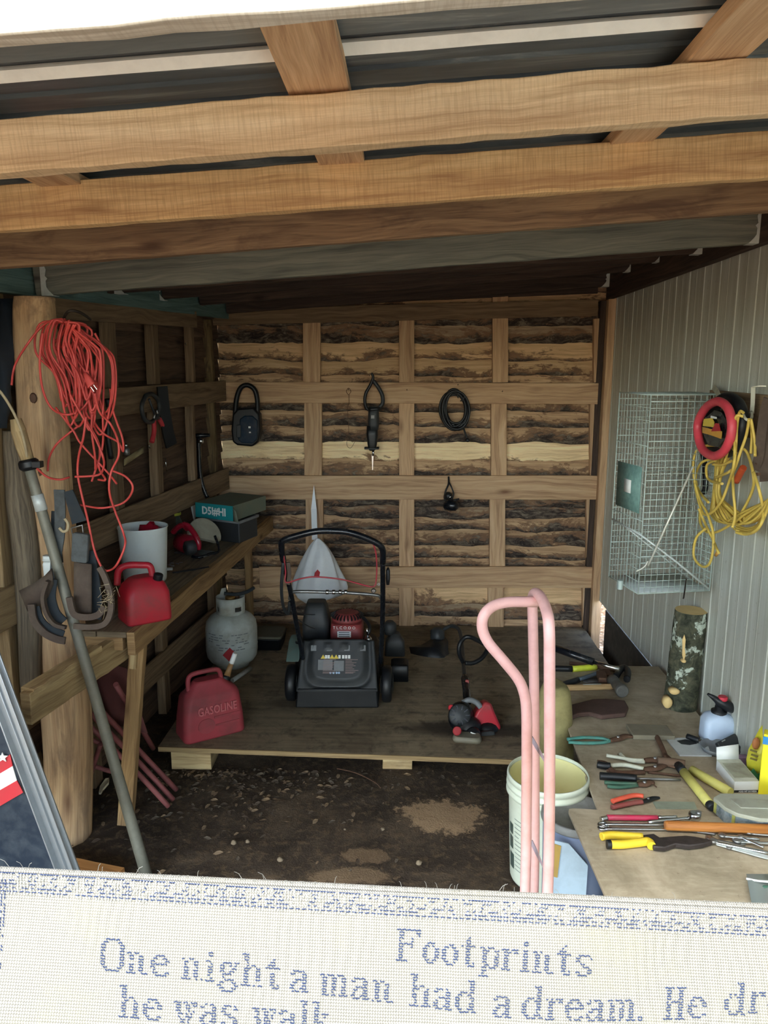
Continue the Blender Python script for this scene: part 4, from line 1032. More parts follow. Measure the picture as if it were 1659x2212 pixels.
for (x, y, y2, lb__) in ((400, 742, 745, 'bright nail head high in the left wall by the corner post'), (357, 990, 1018, 'long thin bright pin in the left wall below the machete'), (321, 962, 968, 'short bright nail in the left wall below the shears')):
    o = MB().tube([L(x, y, .05), L(x + 3, y2, .05)], .003, 6).build('nail', M['chrome']); tag(o, lb__, 'nail', 'nails in the left wall')
# ================================================================ hung on the back wall
def B(px_, py_, d=.05): return at(px_, py_, YB - d)
# black case with a loop handle
bc = thing('power_pack', 'black plastic power pack with a loop handle hanging on the back wall', 'power pack', B(531, 900, .1))
mB = mpp(YB)
body = [(502, 895), (499, 930), (502, 955), (512, 962), (545, 965), (558, 955), (562, 930), (560, 895), (548, 880), (514, 882)]
def flat(parent, name, pts, d, t, mat, bevel=.004):
    v = [B(x, y, d) for x, y in pts]; mb = MB(); n = len(v); k = mb.add(v); k2 = mb.add([p + Vector((0, t, 0)) for p in v])
    mb.face([k + i for i in range(n)], [(p.x, p.z) for p in v]); mb.face([k2 + i for i in range(n)][::-1])
    for i in range(n): j = (i + 1) % n; mb.face([k + j, k + i, k2 + i, k2 + j])
    o = mb.build(name, mat, parent, bevel=bevel)
    # outline may run either way round
    return o
flat(bc, 'body', body[::-1], .13, .09, M['black'], .012)
flat(bc, 'front_lens', [(518, 905), (514, 950), (522, 957), (546, 958), (556, 948), (556, 908), (545, 898), (528, 898)][::-1], .145, .02, P_('blue_black_lens', hx(18, 40, 58), .15, 0, .1), .006)
MB().tube(cr([B(508, 898, .09), B(511, 862, .09), B(520, 838, .09), B(535, 832, .09), B(550, 842, .09), B(556, 865, .09), B(556, 900, .09)], 5), .020, 10, flat=.8).build('handle', M['black'], bc)
flat(bc, 'side_grip', [(511, 918), (511, 945), (520, 945), (520, 918)][::-1], .15, .02, M['darkgrey'], .003)
MB().box(B(539, 923, .157), (.014, .003, .012)).build('indicator', M['paper'], bc); MB().box(B(540, 934, .157), (.012, .003, .008)).build('indicator', M['paper'], bc)
# wire whisk hook
wh = thing('wire_whisk', 'thin rusty wire with a looped end hanging beside the reciprocating saw', 'wire', B(756, 850, .03))
mb = MB(); mb.tube(cr([B(753, 853, .03), B(748, 846, .03), B(753, 838, .03), B(758, 846, .03), B(754, 853, .03), B(754, 870, .035), B(751, 880, .04), B(753, 920, .04), B(753, 935, .04)], 4), .0016, 6)
mb.tube(cr([B(752, 935, .04), B(749, 960, .04), B(757, 968, .04), B(766, 955, .04), B(770, 942, .04), B(756, 945, .04), B(762, 955, .045), B(772, 938, .04)], 5), .0014, 6); mb.build('wire', M['rust'], wh)
# reciprocating saw
rs = thing('reciprocating_saw', 'grey and black reciprocating saw hanging blade down on the back wall', 'reciprocating saw', B(805, 900, .08))
S = lambda x, y, d=.09: B(x, y, d)
MB().tube(cr([S(802, 806), S(806, 815), S(800, 832), S(791, 848), S(788, 865), S(792, 882), S(800, 885)], 5), [.007 + .0035 * min(i / 10, 1) for i in range(31)], 10).build('cable_guard', M['black'], rs)
MB().tube(cr([S(806, 822), S(818, 838), S(826, 855), S(826, 872), S(815, 884)], 5), .013, 10).build('handle', M['darkgrey'], rs)
mb = MB(); loft(mb, [(0, .062, .06, .02), (.05, .07, .065, .024), (.12, .07, .062, .024), (.15, .06, .06, .02)], frame((1, 0, 0), zdir=(0, 0, -1)), S(807, 878, .10), 5); mb.build('motor_housing', M['darkgrey'], rs)
mb = MB(); loft(mb, [(0, .076, .066, .022), (.012, .078, .07, .024), (.02, .072, .066, .02)], frame((1, 0, .1), zdir=(0, 0, -1)), S(808, 880, .10)); mb.build('collar', M['black'], rs)
mb = MB(); loft(mb, [(0, .068, .058, .02), (.06, .074, .06, .02), (.12, .06, .05, .018), (.15, .05, .045, .015), (.16, .03, .03, .01)], frame((1, 0, 0), zdir=(0, 0, -1)), S(804, 920, .10), 5); mb.build('nose', M['black'], rs)
MB().prism(rrect(.095, .05, .01), .008, S(803, 968, .10), frame((1, 0, 0), (0, 1, .1))).build('shoe', M['darkgrey'], rs)
text('III', .03, S(805, 901, .138), (1, 0, 0), (0, 0, 1), M['paper'], rs, 'marking', ext=.0004)
mb = MB(); mb.tube([S(806, 972, .1), S(806, 985, .1)], .008, 10); mb.prism([(-.006, 0), (.006, 0), (.002, -.10), (-.003, -.10)], .0018, S(805, 982, .1), VIEW); mb.build('blade', M['chrome'], rs)
# black cable coil
co = thing('cable_coil', 'coil of black cable hanging on the back wall', 'cable', B(984, 890, .06))
mb = MB(); rr = random.Random(5)
for i in range(9):
    cx, cy = 984 + rr.uniform(-4, 4), 884 + rr.uniform(-4, 4); rx_, ry_ = 27 + rr.uniform(-5, 4), 37 + rr.uniform(-4, 5); an = -.10 + rr.uniform(-.1, .1); d = .04 + .04 * rr.random()
    pts = [B(cx + math.cos(t) * rx_ * math.cos(an) - math.sin(t) * ry_ * math.sin(an), cy + math.cos(t) * rx_ * math.sin(an) + math.sin(t) * ry_ * math.cos(an), d) for t in [2 * PI * q / 16 for q in range(16)]]
    mb.tube(cr(pts, 2, True), .0078, 7, closed=True)
mb.tube(cr([B(990, 860, .08), B(988, 852, .08), B(995, 848, .08), B(1003, 855, .08), B(1000, 864, .08), B(994, 866, .08)], 4), .004, 6)
mb.tube(cr([B(1000, 918, .07), B(1003, 930, .06), B(1009, 947, .06)], 4), .006, 7); mb.build('loops', M['black'], co)
MB().ball(B(1010, 951, .06), .016, 10, 6, sc3=(1.2, .8, .8)).build('plug', M['black'], co)
# small black tool hanging lower
dt = thing('angle_grinder', 'small black angle grinder hanging by its cable below the cable coil', 'angle grinder', B(972, 1080, .08))
MB().tube(cr([B(969, 1030, .03), B(969, 1045, .06), B(963, 1060, .08), B(960, 1075, .08), B(964, 1085, .08)], 4), .006, 7).build('cable', M['black'], dt)
MB().tube(cr([B(969, 1040, .05), B(975, 1052, .08), B(980, 1068, .08), B(974, 1080, .08)], 4), .005, 7).build('cable', M['black'], dt)
MB().lathe([(.02, -.05), (.034, -.04), (.038, 0), (.034, .03), (.018, .045)], 16, B(975, 1092, .09), frame((0, 0, 1), zdir=(.9, -.3, -.25))).build('body', M['blackgloss'], dt)
MB().lathe([(.018, 0), (.026, .008), (.026, .03), (.014, .045)], 14, B(968, 1078, .10), frame((1, 0, 0), zdir=(.2, -.1, 1))).build('gear_head', M['black'], dt)
MB().tube([B(970, 1077, .125), B(974, 1071, .125)], .006, 8).build('spindle', M['chrome'], dt)
MB().tube([B(976, 1082, .09), B(992, 1078, .09)], .007, 8).build('side_handle', M['black'], dt)

# ================================================================ white sack with its strap
M['sack'] = P_('silvery_sack', hx(238, 242, 244), .4, 0, .25, hx(186, 188, 188), 6, bump=.4)
YM = 4.05                                                      # where the mower's rear edge stands
sk = thing('sack', 'silvery white sack hung from the back wall behind the mower handle', 'sack', B(688, 1200, .15))
rowz = [(1163, 686, 3, 2), (1172, 688, 14, .6), (1190, 690, 26, .8), (1215, 690, 38, 1), (1240, 690, 47, 1), (1262, 689, 56, 1), (1275, 688, 58, 1), (1288, 686, 50, .8), (1296, 676, 24, .3), (1302, 667, 8, .1)]
mb = MB(); P = []
for (y, cx, hw, dp) in rowz:
    row = []
    for k in range(28):
        a_ = 2 * PI * k / 28; f = 1 + .09 * math.sin(3 * a_ + y * .03) + .09 * math.sin(7 * a_ + y * .02) + .05 * math.sin(11 * a_ - y * .05) + .05 * mnoise.noise(Vector((a_, y * .02, 1)))
        q = B(cx + math.cos(a_) * hw * f, y, .20); row.append(q + Vector((0, math.sin(a_) * .09 * min(1, hw / 40) * f, 0)))
    P.append(row)
mb.grid(P, closed_u=True); mb.build('body', M['sack'], sk, sub=1)
mb = MB(); k = [B(678, 1048, .05), B(672, 1100, .07), B(674, 1166, .16), B(686, 1166, .16), B(684, 1100, .07)]
mb.add(k); mb.face([0, 1, 2, 3, 4]); mb.build('strap', M['sack'], sk, solid=.003)
MB().prism([(-.018, -.02), (.016, -.02), (.022, .012), (.006, .03), (-.012, .008)], .002, B(684, 1240, .30), VIEW).build('tag', M['redlabel'], sk)

# ================================================================ lawn mower, seen from behind
DZ = .12
mw = thing('lawn_mower', 'black push lawn mower with a grey grass bag and red engine on the platform', 'lawn mower', Vector((at(730, 1500, 3.9).x, 4.1, DZ)))
gb = atz(740, 1530, DZ); Yr = gb.y                            # rear edge of the skirt on the deck
m_ = (at(1000, 1500, Yr) - at(900, 1500, Yr)).x / 100
def Mw(x, y, dy=0.0): return at(x, y, Yr + dy)
# low skirt
mb = MB()
def facebox(mb, x0, x1, y0, y1, dy, t, inset=0, m=0):
    a = [Mw(x0 + inset, y0, dy), Mw(x1 - inset, y0, dy), Mw(x1, y1, dy), Mw(x0, y1, dy)]
    k = mb.add(a); k2 = mb.add([p + Vector((0, t, 0)) for p in a])
    mb.face([k + 3, k + 2, k + 1, k], [(0, 0), (.1, 0), (.1, .1), (0, .1)], False, m); mb.face([k2, k2 + 1, k2 + 2, k2 + 3], None, False, m)
    for i in range(4): j = (i + 1) % 4; mb.face([k + i, k + j, k2 + j, k2 + i], None, False, m)
facebox(mb, 638, 818, 1488, 1530, .0, .20, 4); mb.build('rear_skirt', M['black'], mw, bevel=.008)
# grass bag lid: sloping face with rounded recess
def pf(u, v, out_=0.0):
    """u across 0..1, v down 0..1 on the sloping bag lid"""
    xl = 656 + (640 - 656) * v; xr = 808 + (816 - 808) * v; y = 1383 + (1494 - 1383) * v
    p = at(xl + (xr - xl) * u, y, Yr + .13 - .13 * v); return p + Vector((0, -.75, .65)) * out_
mb = MB(); P = []
for i in range(41):
    row = []; u = i / 40
    for j in range(33):
        v = j / 32; dx = abs(u - .5) * 2; e = max(dx / .80, abs((v - .42)) / .46) if v > .42 else max(dx / .80, 0)
        r_ = ((dx / .86) ** 4 + (max(0, v - .1) / .82) ** 5) ** .25
        h = .014 * (1 - min(1, max(0, (r_ - .86) / .12))) - .012 * (min(1, max(0, (r_ - .80) / .05)) * (1 - min(1, max(0, (r_ - 1.0) / .08))))
        fl2 = .006 * (1 if (abs((u * 4.2) % 1 - .5) < .2 and .08 < v < .20) else 0)
        row.append(pf(u, v, h + fl2))
    P.append(row)
mb.grid(P[::-1], uv=lambda i, j: (i * .01, j * .01)); mb.build('bag_lid', M['darkgrey'], mw, solid=.004)
mb = MB(); mb.add([pf(0, 0), pf(1, 0), pf(1, 1), pf(0, 1)]); bk4 = [pf(0, 0) + Vector((0, .22, -.14)), pf(1, 0) + Vector((0, .22, -.14)), pf(1, 1) + Vector((0, .5, .03)), pf(0, 1) + Vector((0, .5, .03))]; mb.add(bk4)
for f_ in ([0, 1, 5, 4], [1, 2, 6, 5], [2, 3, 7, 6], [3, 0, 4, 7], [4, 5, 6, 7]): mb.face(f_[::-1])
mb.build('bag', M['black'], mw)
for u in (.16, .38, .62, .84): MB().box(pf(u, .17, .012), (.030, .030, .012), frame((pf(1, 0) - pf(0, 0)), (pf(.5, 0) - pf(.5, 1)))).build('lid_tab', M['grey'], mw, bevel=.002)
# decals on the lid: triangles, panels of small print
lidn = (pf(1, 0) - pf(0, 0)).normalized(); lidu = (pf(.5, 0) - pf(.5, 1)).normalized()
for i, u in enumerate((.30, .42, .475)):
    MB().prism([(-.013, -.010), (.013, -.010), (0, .012)], .001, pf(u, .345, .0175), frame(lidn, lidu)).build('warning_triangle', M['yellowlabel'], mw)
for u in (.34, .375, .52, .57, .61, .65): MB().box(pf(u, .345, .0175), (.012, .018, .001), frame(lidn, lidu)).build('pictogram', M['paper'], mw)
mb = MB(); 
for (u0, u1, v0, v1, mm) in ((.24, .43, .40, .60, 0), (.45, .58, .42, .62, 0)): mb.box((pf(u0, v0, .0168) + pf(u1, v1, .0168)) / 2, ((pf(u1, .5) - pf(u0, .5)).length, (pf(.5, v1) - pf(.5, v0)).length, .001), frame(lidn, lidu))
mb.build('label', M['grey'], mw)
mb = MB(); rr = random.Random(2)
for v in [.40, .43, .46, .49, .52, .55, .58, .61, .64, .66]:
    for u0 in (.31, .60): 
        w_ = rr.uniform(.08, .17); a_ = pf(u0, v, .0178); b_ = pf(u0 + w_, v, .0178); mb.box((a_ + b_) / 2, ((b_ - a_).length, .0025, .0008), frame(lidn, lidu))
mb.build('small_print', P_('pale_print', hx(150, 128, 124), .7), mw, kind='stuff')
mb = MB()
for u in (.41, .45, .49, .52): mb.lathe([(.006, 0), (.006, .001)], 10, pf(u, .655, .017), frame(lidn, lidu))
mb.build('logo_dot', P_('pale_blue_print', hx(160, 186, 214), .6), mw)
# wheels
wr_ = .098
for (x, dy) in ((630, .10), (836, .10)):
    c_ = Mw(x, 1450, dy); c_.z = DZ + wr_; wo = MB().lathe([(.03, -.026), (.085, -.026), (.096, -.018), (.098, 0), (.096, .018), (.085, .026), (.03, .026)], 28, c_, frame((0, 1, 0), zdir=(1, 0, 0))).build('wheel', M['black'], mw)
    mb = MB(); mb.lathe([(.055, -.030), (.05, -.032), (.02, -.036), (.02, .036), (.05, .032), (.055, .030)], 20, c_, frame((0, 1, 0), zdir=(1, 0, 0))); mb.build('hub', M['darkgrey'], wo)
for (x, dy) in ((650, .62), (820, .62)):
    c_ = Mw(x, 1430, dy); c_.z = DZ + .085; MB().lathe([(.03, -.022), (.075, -.022), (.085, 0), (.075, .022), (.03, .022)], 24, c_, frame((0, 1, 0), zdir=(1, 0, 0))).build('wheel', M['black'], mw)
# deck under the engine
cx = Mw(735, 1400, .45); mb = MB(); loft(mb, [(.07, .50, .50, .16), (.17, .48, .48, .16), (.21, .42, .42, .15)], None, Vector((cx.x, Yr + .42, DZ)), 6); mb.build('deck', M['black'], mw)
# engine
ex = at(748, 1370, Yr + .30); ez = at(750, 1388, Yr + .30).z; MB().lathe([(.11, 0), (.12, .02), (.10, ez - DZ - .20)], 20, Vector((ex.x, Yr + .38, DZ + .20))).build('engine_block', M['darkgrey'], mw)
mb = MB(); loft(mb, [(0, .18, .19, .03), (.06, .18, .19, .03), (.105, .17, .18, .04)], None, Vector((ex.x, Yr + .38, ez - .0)), 5); mb.build('engine_cover', P_('red_engine_paint', hx(150, 62, 62), .45, 0, .5, hx(80, 60, 56), 12), mw)
eb = at(752, 1370, Yr + .28)
top = ez + .105
mb = MB(); mb.lathe([(.085, 0), (.088, .015), (.075, .04), (.05, .05)], 26, Vector((ex.x, Yr + .38, top))); mb.build('starter_housing', P_('red_engine_paint_b', hx(136, 56, 56), .5, 0, .5, hx(70, 56, 52), 12), mw)
mb = MB()
for k_ in range(26):
    a_ = 2 * PI * k_ / 26; mb.box(Vector((ex.x + math.cos(a_) * .075, Yr + .38 + math.sin(a_) * .075, top + .03)), (.030, .006, .022), Matrix.Rotation(a_, 3, 'Z') @ ry(30))
mb.build('vent_slots', M['black'], mw, kind='stuff')
mb = MB(); loft(mb, [(0, .15, .16, .03), (.12, .15, .16, .03), (.20, .12, .12, .03), (.23, .10, .08, .02)], None, Vector((ex.x - .175, Yr + .40, ez - .02)), 4); mb.build('air_filter', M['darkgrey'], mw)
mb = MB(); mb.box(Vector((ex.x - .01, Yr + .278, ez + .055)), (.075, .003, .034)); mb.build('label', M['paper'], mw)
mb = MB()
for i in range(3): mb.box(Vector((ex.x - .01, Yr + .2755, ez + .066 - i * .011)), (.06, .001, .004))
mb.build('label_text', M['darkgrey'], mw)
text('TECUMSEH'[0:0] + 'T L C O O O', .022, Vector((ex.x - .01, Yr + .279, ez + .092)), (1, 0, 0), (0, 0, 1), M['paper'], mw)
mb = MB(); mb.lathe([(.014, 0), (.022, .01), (.022, .03), (.012, .04)], 12, Vector((ex.x + .12, Yr + .30, ez + .0))); mb.tube([Vector((ex.x + .12, Yr + .29, ez + .04)), Vector((ex.x + .115, Yr + .28, ez + .09))], .006, 8); mb.build('spark_plug', M['chrome'], mw)
mb = MB(); mb.tube(cr([Vector((ex.x + .09, Yr + .36, top + .02)), Vector((ex.x + .12, Yr + .33, top + .0)), Vector((ex.x + .13, Yr + .30, ez + .08)), Vector((ex.x + .12, Yr + .29, ez + .05))], 4), .010, 8); mb.build('plug_lead', M['black'], mw)
mb = MB(); mb.beam(Mw(640, 1388, .16), Mw(700, 1384, .26), .012, .02, (0, 0, 1)); mb.build('bracket', M['black'], mw)
# teal side chute cover
mb = MB(); a_ = [Mw(617, 1430, .05), Mw(645, 1430, .05), Mw(648, 1400, .12), Mw(640, 1384, .2), Mw(624, 1384, .2)]
k = mb.add(a_); k2 = mb.add([p + Vector((0, .10, 0)) for p in a_]); mb.face([k + i for i in range(5)][::1]); mb.face([k2 + i for i in range(5)][::-1])
for i in range(5): j = (i + 1) % 5; mb.face([k + j, k + i, k2 + i, k2 + j])
mb.build('chute_cover', P_('greenish_plastic', hx(96, 122, 116), .6, 0, .4), mw, bevel=.004)
# handle: lower bars rise towards the camera
def Hd(x, y, dy): return at(x, y, Yr + dy)
hl = [Hd(655, 1430, .10), Hd(650, 1395, .05), Hd(640, 1345, -.02), Hd(630, 1290, -.10), Hd(619, 1240, -.18), Hd(612, 1210, -.23), Hd(608, 1180, -.28), Hd(612, 1168, -.30), Hd(640, 1158, -.31), Hd(682, 1148, -.32), Hd(720, 1147, -.32), Hd(752, 1150, -.32), Hd(790, 1162, -.31), Hd(818, 1176, -.30), Hd(827, 1190, -.28), Hd(827, 1215, -.23), Hd(827, 1260, -.16), Hd(827, 1300, -.10), Hd(826, 1350, -.02), Hd(824, 1400, .05), Hd(822, 1430, .10)]
MB().tube(cr(hl[5:16], 5), .0152, 12).build('upper_handle', M['blackgloss'], mw)
MB().tube(cr(hl[:6], 5), .0125, 12).build('lower_handle', M['blackgloss'], mw)
MB().tube(cr(hl[15:], 5), .0125, 12).build('lower_handle', M['blackgloss'], mw)
MB().tube(cr([Hd(626, 1295, -.10), Hd(630, 1280, -.11), Hd(655, 1278, -.12), Hd(700, 1279, -.12), Hd(760, 1281, -.12), Hd(815, 1286, -.11), Hd(822, 1292, -.10)], 4), .0085, 10).build('crossbar', P_('tarnished_chrome', hx(140, 142, 140), .3, .9, .3), mw)
mb = MB()
for x in (707, 721, 735, 747): mb.lathe([(.010, -.008), (.012, -.006), (.012, .006), (.010, .008)], 10, Hd(x, 1279, -.12), frame((0, 0, 1), zdir=(1, 0, 0)))
mb.build('clamp', M['chrome'], mw)
MB().tube(cr([Hd(613, 1200, -.26), Hd(617, 1235, -.22), Hd(618, 1258, -.22), Hd(650, 1250, -.24), Hd(682, 1246, -.25), Hd(740, 1252, -.24), Hd(790, 1265, -.22), Hd(806, 1267, -.22), Hd(812, 1258, -.22), Hd(814, 1225, -.24), Hd(812, 1195, -.27), Hd(806, 1175, -.28), Hd(800, 1165, -.29), Hd(780, 1158, -.295)], 5), .0036, 8).build('bail_bar', P_('red_bar', hx(170, 50, 62), .5), mw)
mb = MB(); mb.lathe([(.009, 0), (.012, .004), (.012, .012), (.008, .016)], 12, Hd(807, 1275, -.14), VIEW); mb.lathe([(.006, 0), (.008, .01)], 10, Hd(818, 1261, -.15), VIEW); mb.build('knob', M['chrome'], mw)
mb = MB(); loft(mb, [(0, .015, .03, .006), (.03, .022, .035, .008), (.07, .02, .03, .008), (.085, .008, .02, .003)], frame((1, 0, 0), zdir=(.25, 0, 1)), Hd(838, 1262, -.12)); mb.build('throttle_lever', M['black'], mw)
mb = MB(); mb.tube(cr([Hd(612, 1215, -.24), Hd(608, 1270, -.2), Hd(612, 1310, -.1), Hd(622, 1325, -.05), Hd(626, 1300, -.08)], 5), .008, 8); mb.tube(cr([Hd(626, 1320, -.05), Hd(650, 1326, .1), Hd(680, 1328, .3)], 4), .0025, 6); mb.tube(cr([Hd(640, 1336, 0), Hd(665, 1352, .15), Hd(680, 1358, .3)], 4), .0025, 6)
mb.build('control_cable', M['darkgrey'], mw)
mb = MB(); ribbon(mb, [Hd(622, 1215, -.22), Hd(625, 1240, -.22), Hd(622, 1262, -.21)], .018, .006, (0, -1, 0)); mb.build('stop_lever', M['leather'], mw)
# black bits standing just behind on the right
eg = thing('engine_part', 'small black engine part standing right of the mower', 'engine part', atz(862, 1478, DZ))
c_ = atz(863, 1476, DZ) + Vector((0, .08, 0))
mb = MB(); loft(mb, [(0, .10, .12, .01), (.09, .10, .12, .01), (.10, .08, .1, .01)], None, c_); mb.build('base', M['black'], eg)
mb = MB(); loft(mb, [(0, .12, .1, .02), (.08, .11, .09, .02), (.13, .05, .06, .02)], None, c_ + Vector((-.03, .12, .10))); mb.lathe([(.03, 0), (.04, .02), (.04, .06), (.02, .08)], 14, c_ + Vector((-.06, .12, .22))); mb.build('cylinder_head', M['darkgrey'], eg)

# ================================================================ propane tank
pc = atz(492, 1452, DZ); pc = Vector((pc.x, pc.y + .13, DZ))
pt = thing('propane_tank', 'white dusty propane tank with a red diamond label behind the petrol can', 'gas cylinder', pc)
M['tank'] = P_('dusty_white_paint', hx(186, 192, 184), .55, 0, .7, hx(140, 132, 112), 7)
R0 = .152
MB().lathe([(.10, .0), (.105, .025), (.11, .03), (.13, .035), (.146, .06), (R0, .10), (R0, .125), (R0 + .0015, .13), (R0, .135), (R0, .235), (.146, .27), (.125, .30), (.09, .322), (.04, .332), (.001, .334)], 40, pc).build('body', M['tank'], pt)
mb = MB(); P = []
for i in range(31):
    a_ = math.radians(-90 + (-150 + 300 * i / 30)); hh = .085 + (.03 if i < 3 else 0)
    gap = (4 < i < 26)
    P.append([pc + Vector((math.cos(a_) * .082, math.sin(a_) * .082, z)) for z in (.318, .345, .372, .318 + hh + .02)])
k = len(mb.V); rows_ = P
for row in P: mb.V += row
for i in range(30):
    for j in range(3):
        if j == 1 and i in (9, 10, 18, 19, 20): continue
        mb.face([k + i * 4 + j, k + (i + 1) * 4 + j, k + (i + 1) * 4 + j + 1, k + i * 4 + j + 1], None, True)
mb.build('collar', M['tank'], pt, solid=.004)
mb = MB(); mb.lathe([(.02, .33), (.02, .37), (.014, .38), (.014, .40), (.03, .405), (.03, .42), (.01, .425)], 16, pc); mb.tube([pc + Vector((0, -.02, .36)), pc + Vector((0, -.055, .36))], .014, 10); mb.build('valve', P_('brass', hx(180, 140, 80), .4, .8, .3), pt)
mb = MB(); mb.prism([(0, .045), (.042, 0), (0, -.045), (-.042, 0)], .0012, pc + Vector((.022, -R0 - .0012, .115)), frame((1, .12, 0), (0, 0, 1))); mb.build('hazard_diamond', M['redlabel'], pt)
mb = MB(); rr = random.Random(12)
for row in range(9):
    z = .245 - row * .015
    a0 = -135
    while a0 < -48:
        a1 = a0 + rr.uniform(4, 14)
        if rr.random() < .6:
            P = [[pc + Vector((math.cos(math.radians(a)) * (R0 + .0014), math.sin(math.radians(a)) * (R0 + .0014), zz)) for zz in (z - .0025, z + .0025)] for a in (a0, (a0 + a1) / 2, a1)]
            if z < .232: mb.grid(P)
        a0 = a1 + 2
mb.build('label_print', P_('faded_print', hx(120, 126, 126), .8), pt, kind='stuff')
mb = MB(); mb.tube(cr([pc + Vector(q) for q in ((-.03, -.02, .445), (.04, -.02, .44), (.1, 0, .45), (.13, .05, .46))], 4), .011, 8); o = mb.build('hose', M['darkstrap'], pt)

# ================================================================ big petrol can
g0 = atz(400, 1612, DZ); g1 = atz(533, 1578, DZ); g2 = atz(341, 1590, DZ)
xd = (g1 - g0); Wd = xd.length; xd.normalize(); yd_ = Vector((-xd.y, xd.x, 0)); Dp = .17
gcb = thing('petrol_can', 'large faded red petrol can reading GASOLINE at the left end of the platform', 'petrol can', (g0 + g1) / 2)
Rb = Matrix((xd, yd_, Vector((0, 0, 1)))).transposed(); cc = g0 + xd * Wd / 2 + yd_ * Dp / 2
hh = (at(405, 1512, g0.y + .03).z - DZ)
mb = MB(); loft(mb, [(0, Wd * .97, Dp * .95, .03), (.01, Wd, Dp, .035), (hh * .45, Wd * .97, Dp * .93, .035), (hh * .9, Wd * .90, Dp * .80, .04), (hh * .98, Wd * .86, Dp * .72, .04), (hh * 1.03, Wd * .80, Dp * .6, .04), (hh * 1.22, Wd * .50, Dp * .40, .03, -Wd * .02, 0), (hh * 1.27, Wd * .44, Dp * .34, .03, -Wd * .02, 0)], Rb, cc, 6)
mb.build('body', M['red_old'], gcb)
ht = hh * 1.25
mb = MB(); mb.tube(cr([cc + Rb @ Vector(q) for q in ((-.10, -.01, hh * 1.0), (-.105, -.01, hh * 1.26), (-.095, -.01, ht + .035), (-.06, -.01, ht + .045), (.02, -.01, ht + .045), (.05, -.01, ht + .035), (.06, -.01, ht - .005))], 5), .0115, 10); mb.build('handle', M['red_old'], gcb)
fn = (Rb @ Vector((0, -1, .10))).normalized()
sl_ = Rb @ Vector((0, Dp * .065 / (hh * .45), 1)); ft = lambda x, z: cc + Rb @ Vector((x, -Dp / 2 - .003 + z / (hh * .9) * Dp * .10, z))
text('GASOLINE', .056, ft(.012, hh * .66) - yd_ * .001 + xd * .0, xd, (ft(0, hh * .8) - ft(0, hh * .6)), P_('highlit_red_letters', hx(188, 96, 100), .6, 0, .3), gcb, ext=.005, bold=.0012, sx=.74)  # paler red paints in the highlights on the raised letters
mb = MB(); RR = frame(xd, (ft(0, hh * .8) - ft(0, hh * .6)))
mb.prism([(math.cos(2 * PI * i / 20) * .042, math.sin(2 * PI * i / 20) * .036) for i in range(20)], .005, ft(-.045, hh * .33), RR)
mb.prism(rrect(.13, .012, .003), .005, ft(.06, hh * .48), RR); mb.prism(rrect(.12, .010, .003), .005, ft(.06, hh * .30), RR); mb.build('embossing', M['red_old'], gcb)
sp0 = cc + Rb @ Vector((.085, .01, hh * 1.08)); 
mb = MB(); mb.lathe([(.026, -.01), (.028, .0), (.028, .03), (.022, .035)], 16, sp0, frame((1, 0, 0), zdir=(.35, .1, 1))); mb.build('cap', M['black'], gcb)
spd = Vector((.38, .05, 1)).normalized(); MB().tube([sp0 + spd * t for t in (.03, .06, .10)], [.018, .014, .011], 12).build('spout', P_('amber_spout', hx(150, 112, 66), .4), gcb)
MB().tube([sp0 + spd * t for t in (.10, .112, .155)], [.0125, .0125, .0115], 12).build('spout_cap', M['paper'], gcb)
st = MB(); a_ = atz(502, 1470, DZ + .014); b_ = atz(541, 1444, DZ + .014); st.tube([a_, b_], .013, 12); o = st.build('pvc_pipe', P_('grey_white_pvc', hx(170, 172, 164), .5)); tag(o, 'short white pipe lying on the platform by the tank', 'pipe')
# dark tray behind the tank
c_ = at(583, 1408, 4.75); c_.z = DZ
tr = thing('tray', 'dark plastic tray against the back wall between tank and mower', 'tray', c_)
mb = MB(); loft(mb, [(0, .17, .20, .02), (.07, .19, .23, .02), (.075, .20, .24, .02)], None, c_); mb.build('body', M['black'], tr)
mb = MB(); loft(mb, [(.076, .185, .22, .02), (.09, .18, .21, .02)], None, c_); mb.build('lid', P_('dusty_lid', hx(92, 90, 74), .85, 0, .5), tr)

# ================================================================ string trimmer
st_ = thing('string_trimmer', 'red and black string trimmer lying along the platform with its guard at the wall', 'string trimmer', atz(1020, 1600, DZ))
T = lambda x, y, Y: at(x, y, Y)
# guard
gd = [(884, 1398), (890, 1422), (912, 1440), (940, 1450), (965, 1452), (979, 1444), (972, 1425), (968, 1405), (968, 1385), (958, 1372), (938, 1366), (930, 1382), (910, 1394)]
mb = MB(); v = [T(x, y, 4.75 - (y - 1366) * .0026) for x, y in gd]; ce_ = sum(v, Vector()) / len(v) + Vector((0, -.05, .05)); k = mb.add(v); kc = mb.add([ce_]); n = len(v)
for i in range(n): mb.face([k + (i + 1) % n, k + i, kc], None, True)
mb.build('guard', M['black'], st_, solid=.004)
mb = MB(); mb.lathe([(.03, -.04), (.045, -.02), (.045, .03), (.02, .05)], 18, T(945, 1372, 4.72), frame((1, 0, 0), zdir=(.5, .3, .8))); mb.build('line_head', M['darkgrey'], st_)
sh_ = [T(945, 1372, 4.74), T(958, 1360, 4.74), T(975, 1352, 4.72), T(990, 1358, 4.66), T(996, 1375, 4.55), T(999, 1400, 4.4), T(1001, 1430, 4.2), T(1004, 1462, 4.0)]
MB().tube(cr(sh_, 5), .0115, 10).build('shaft', M['darkgrey'], st_)
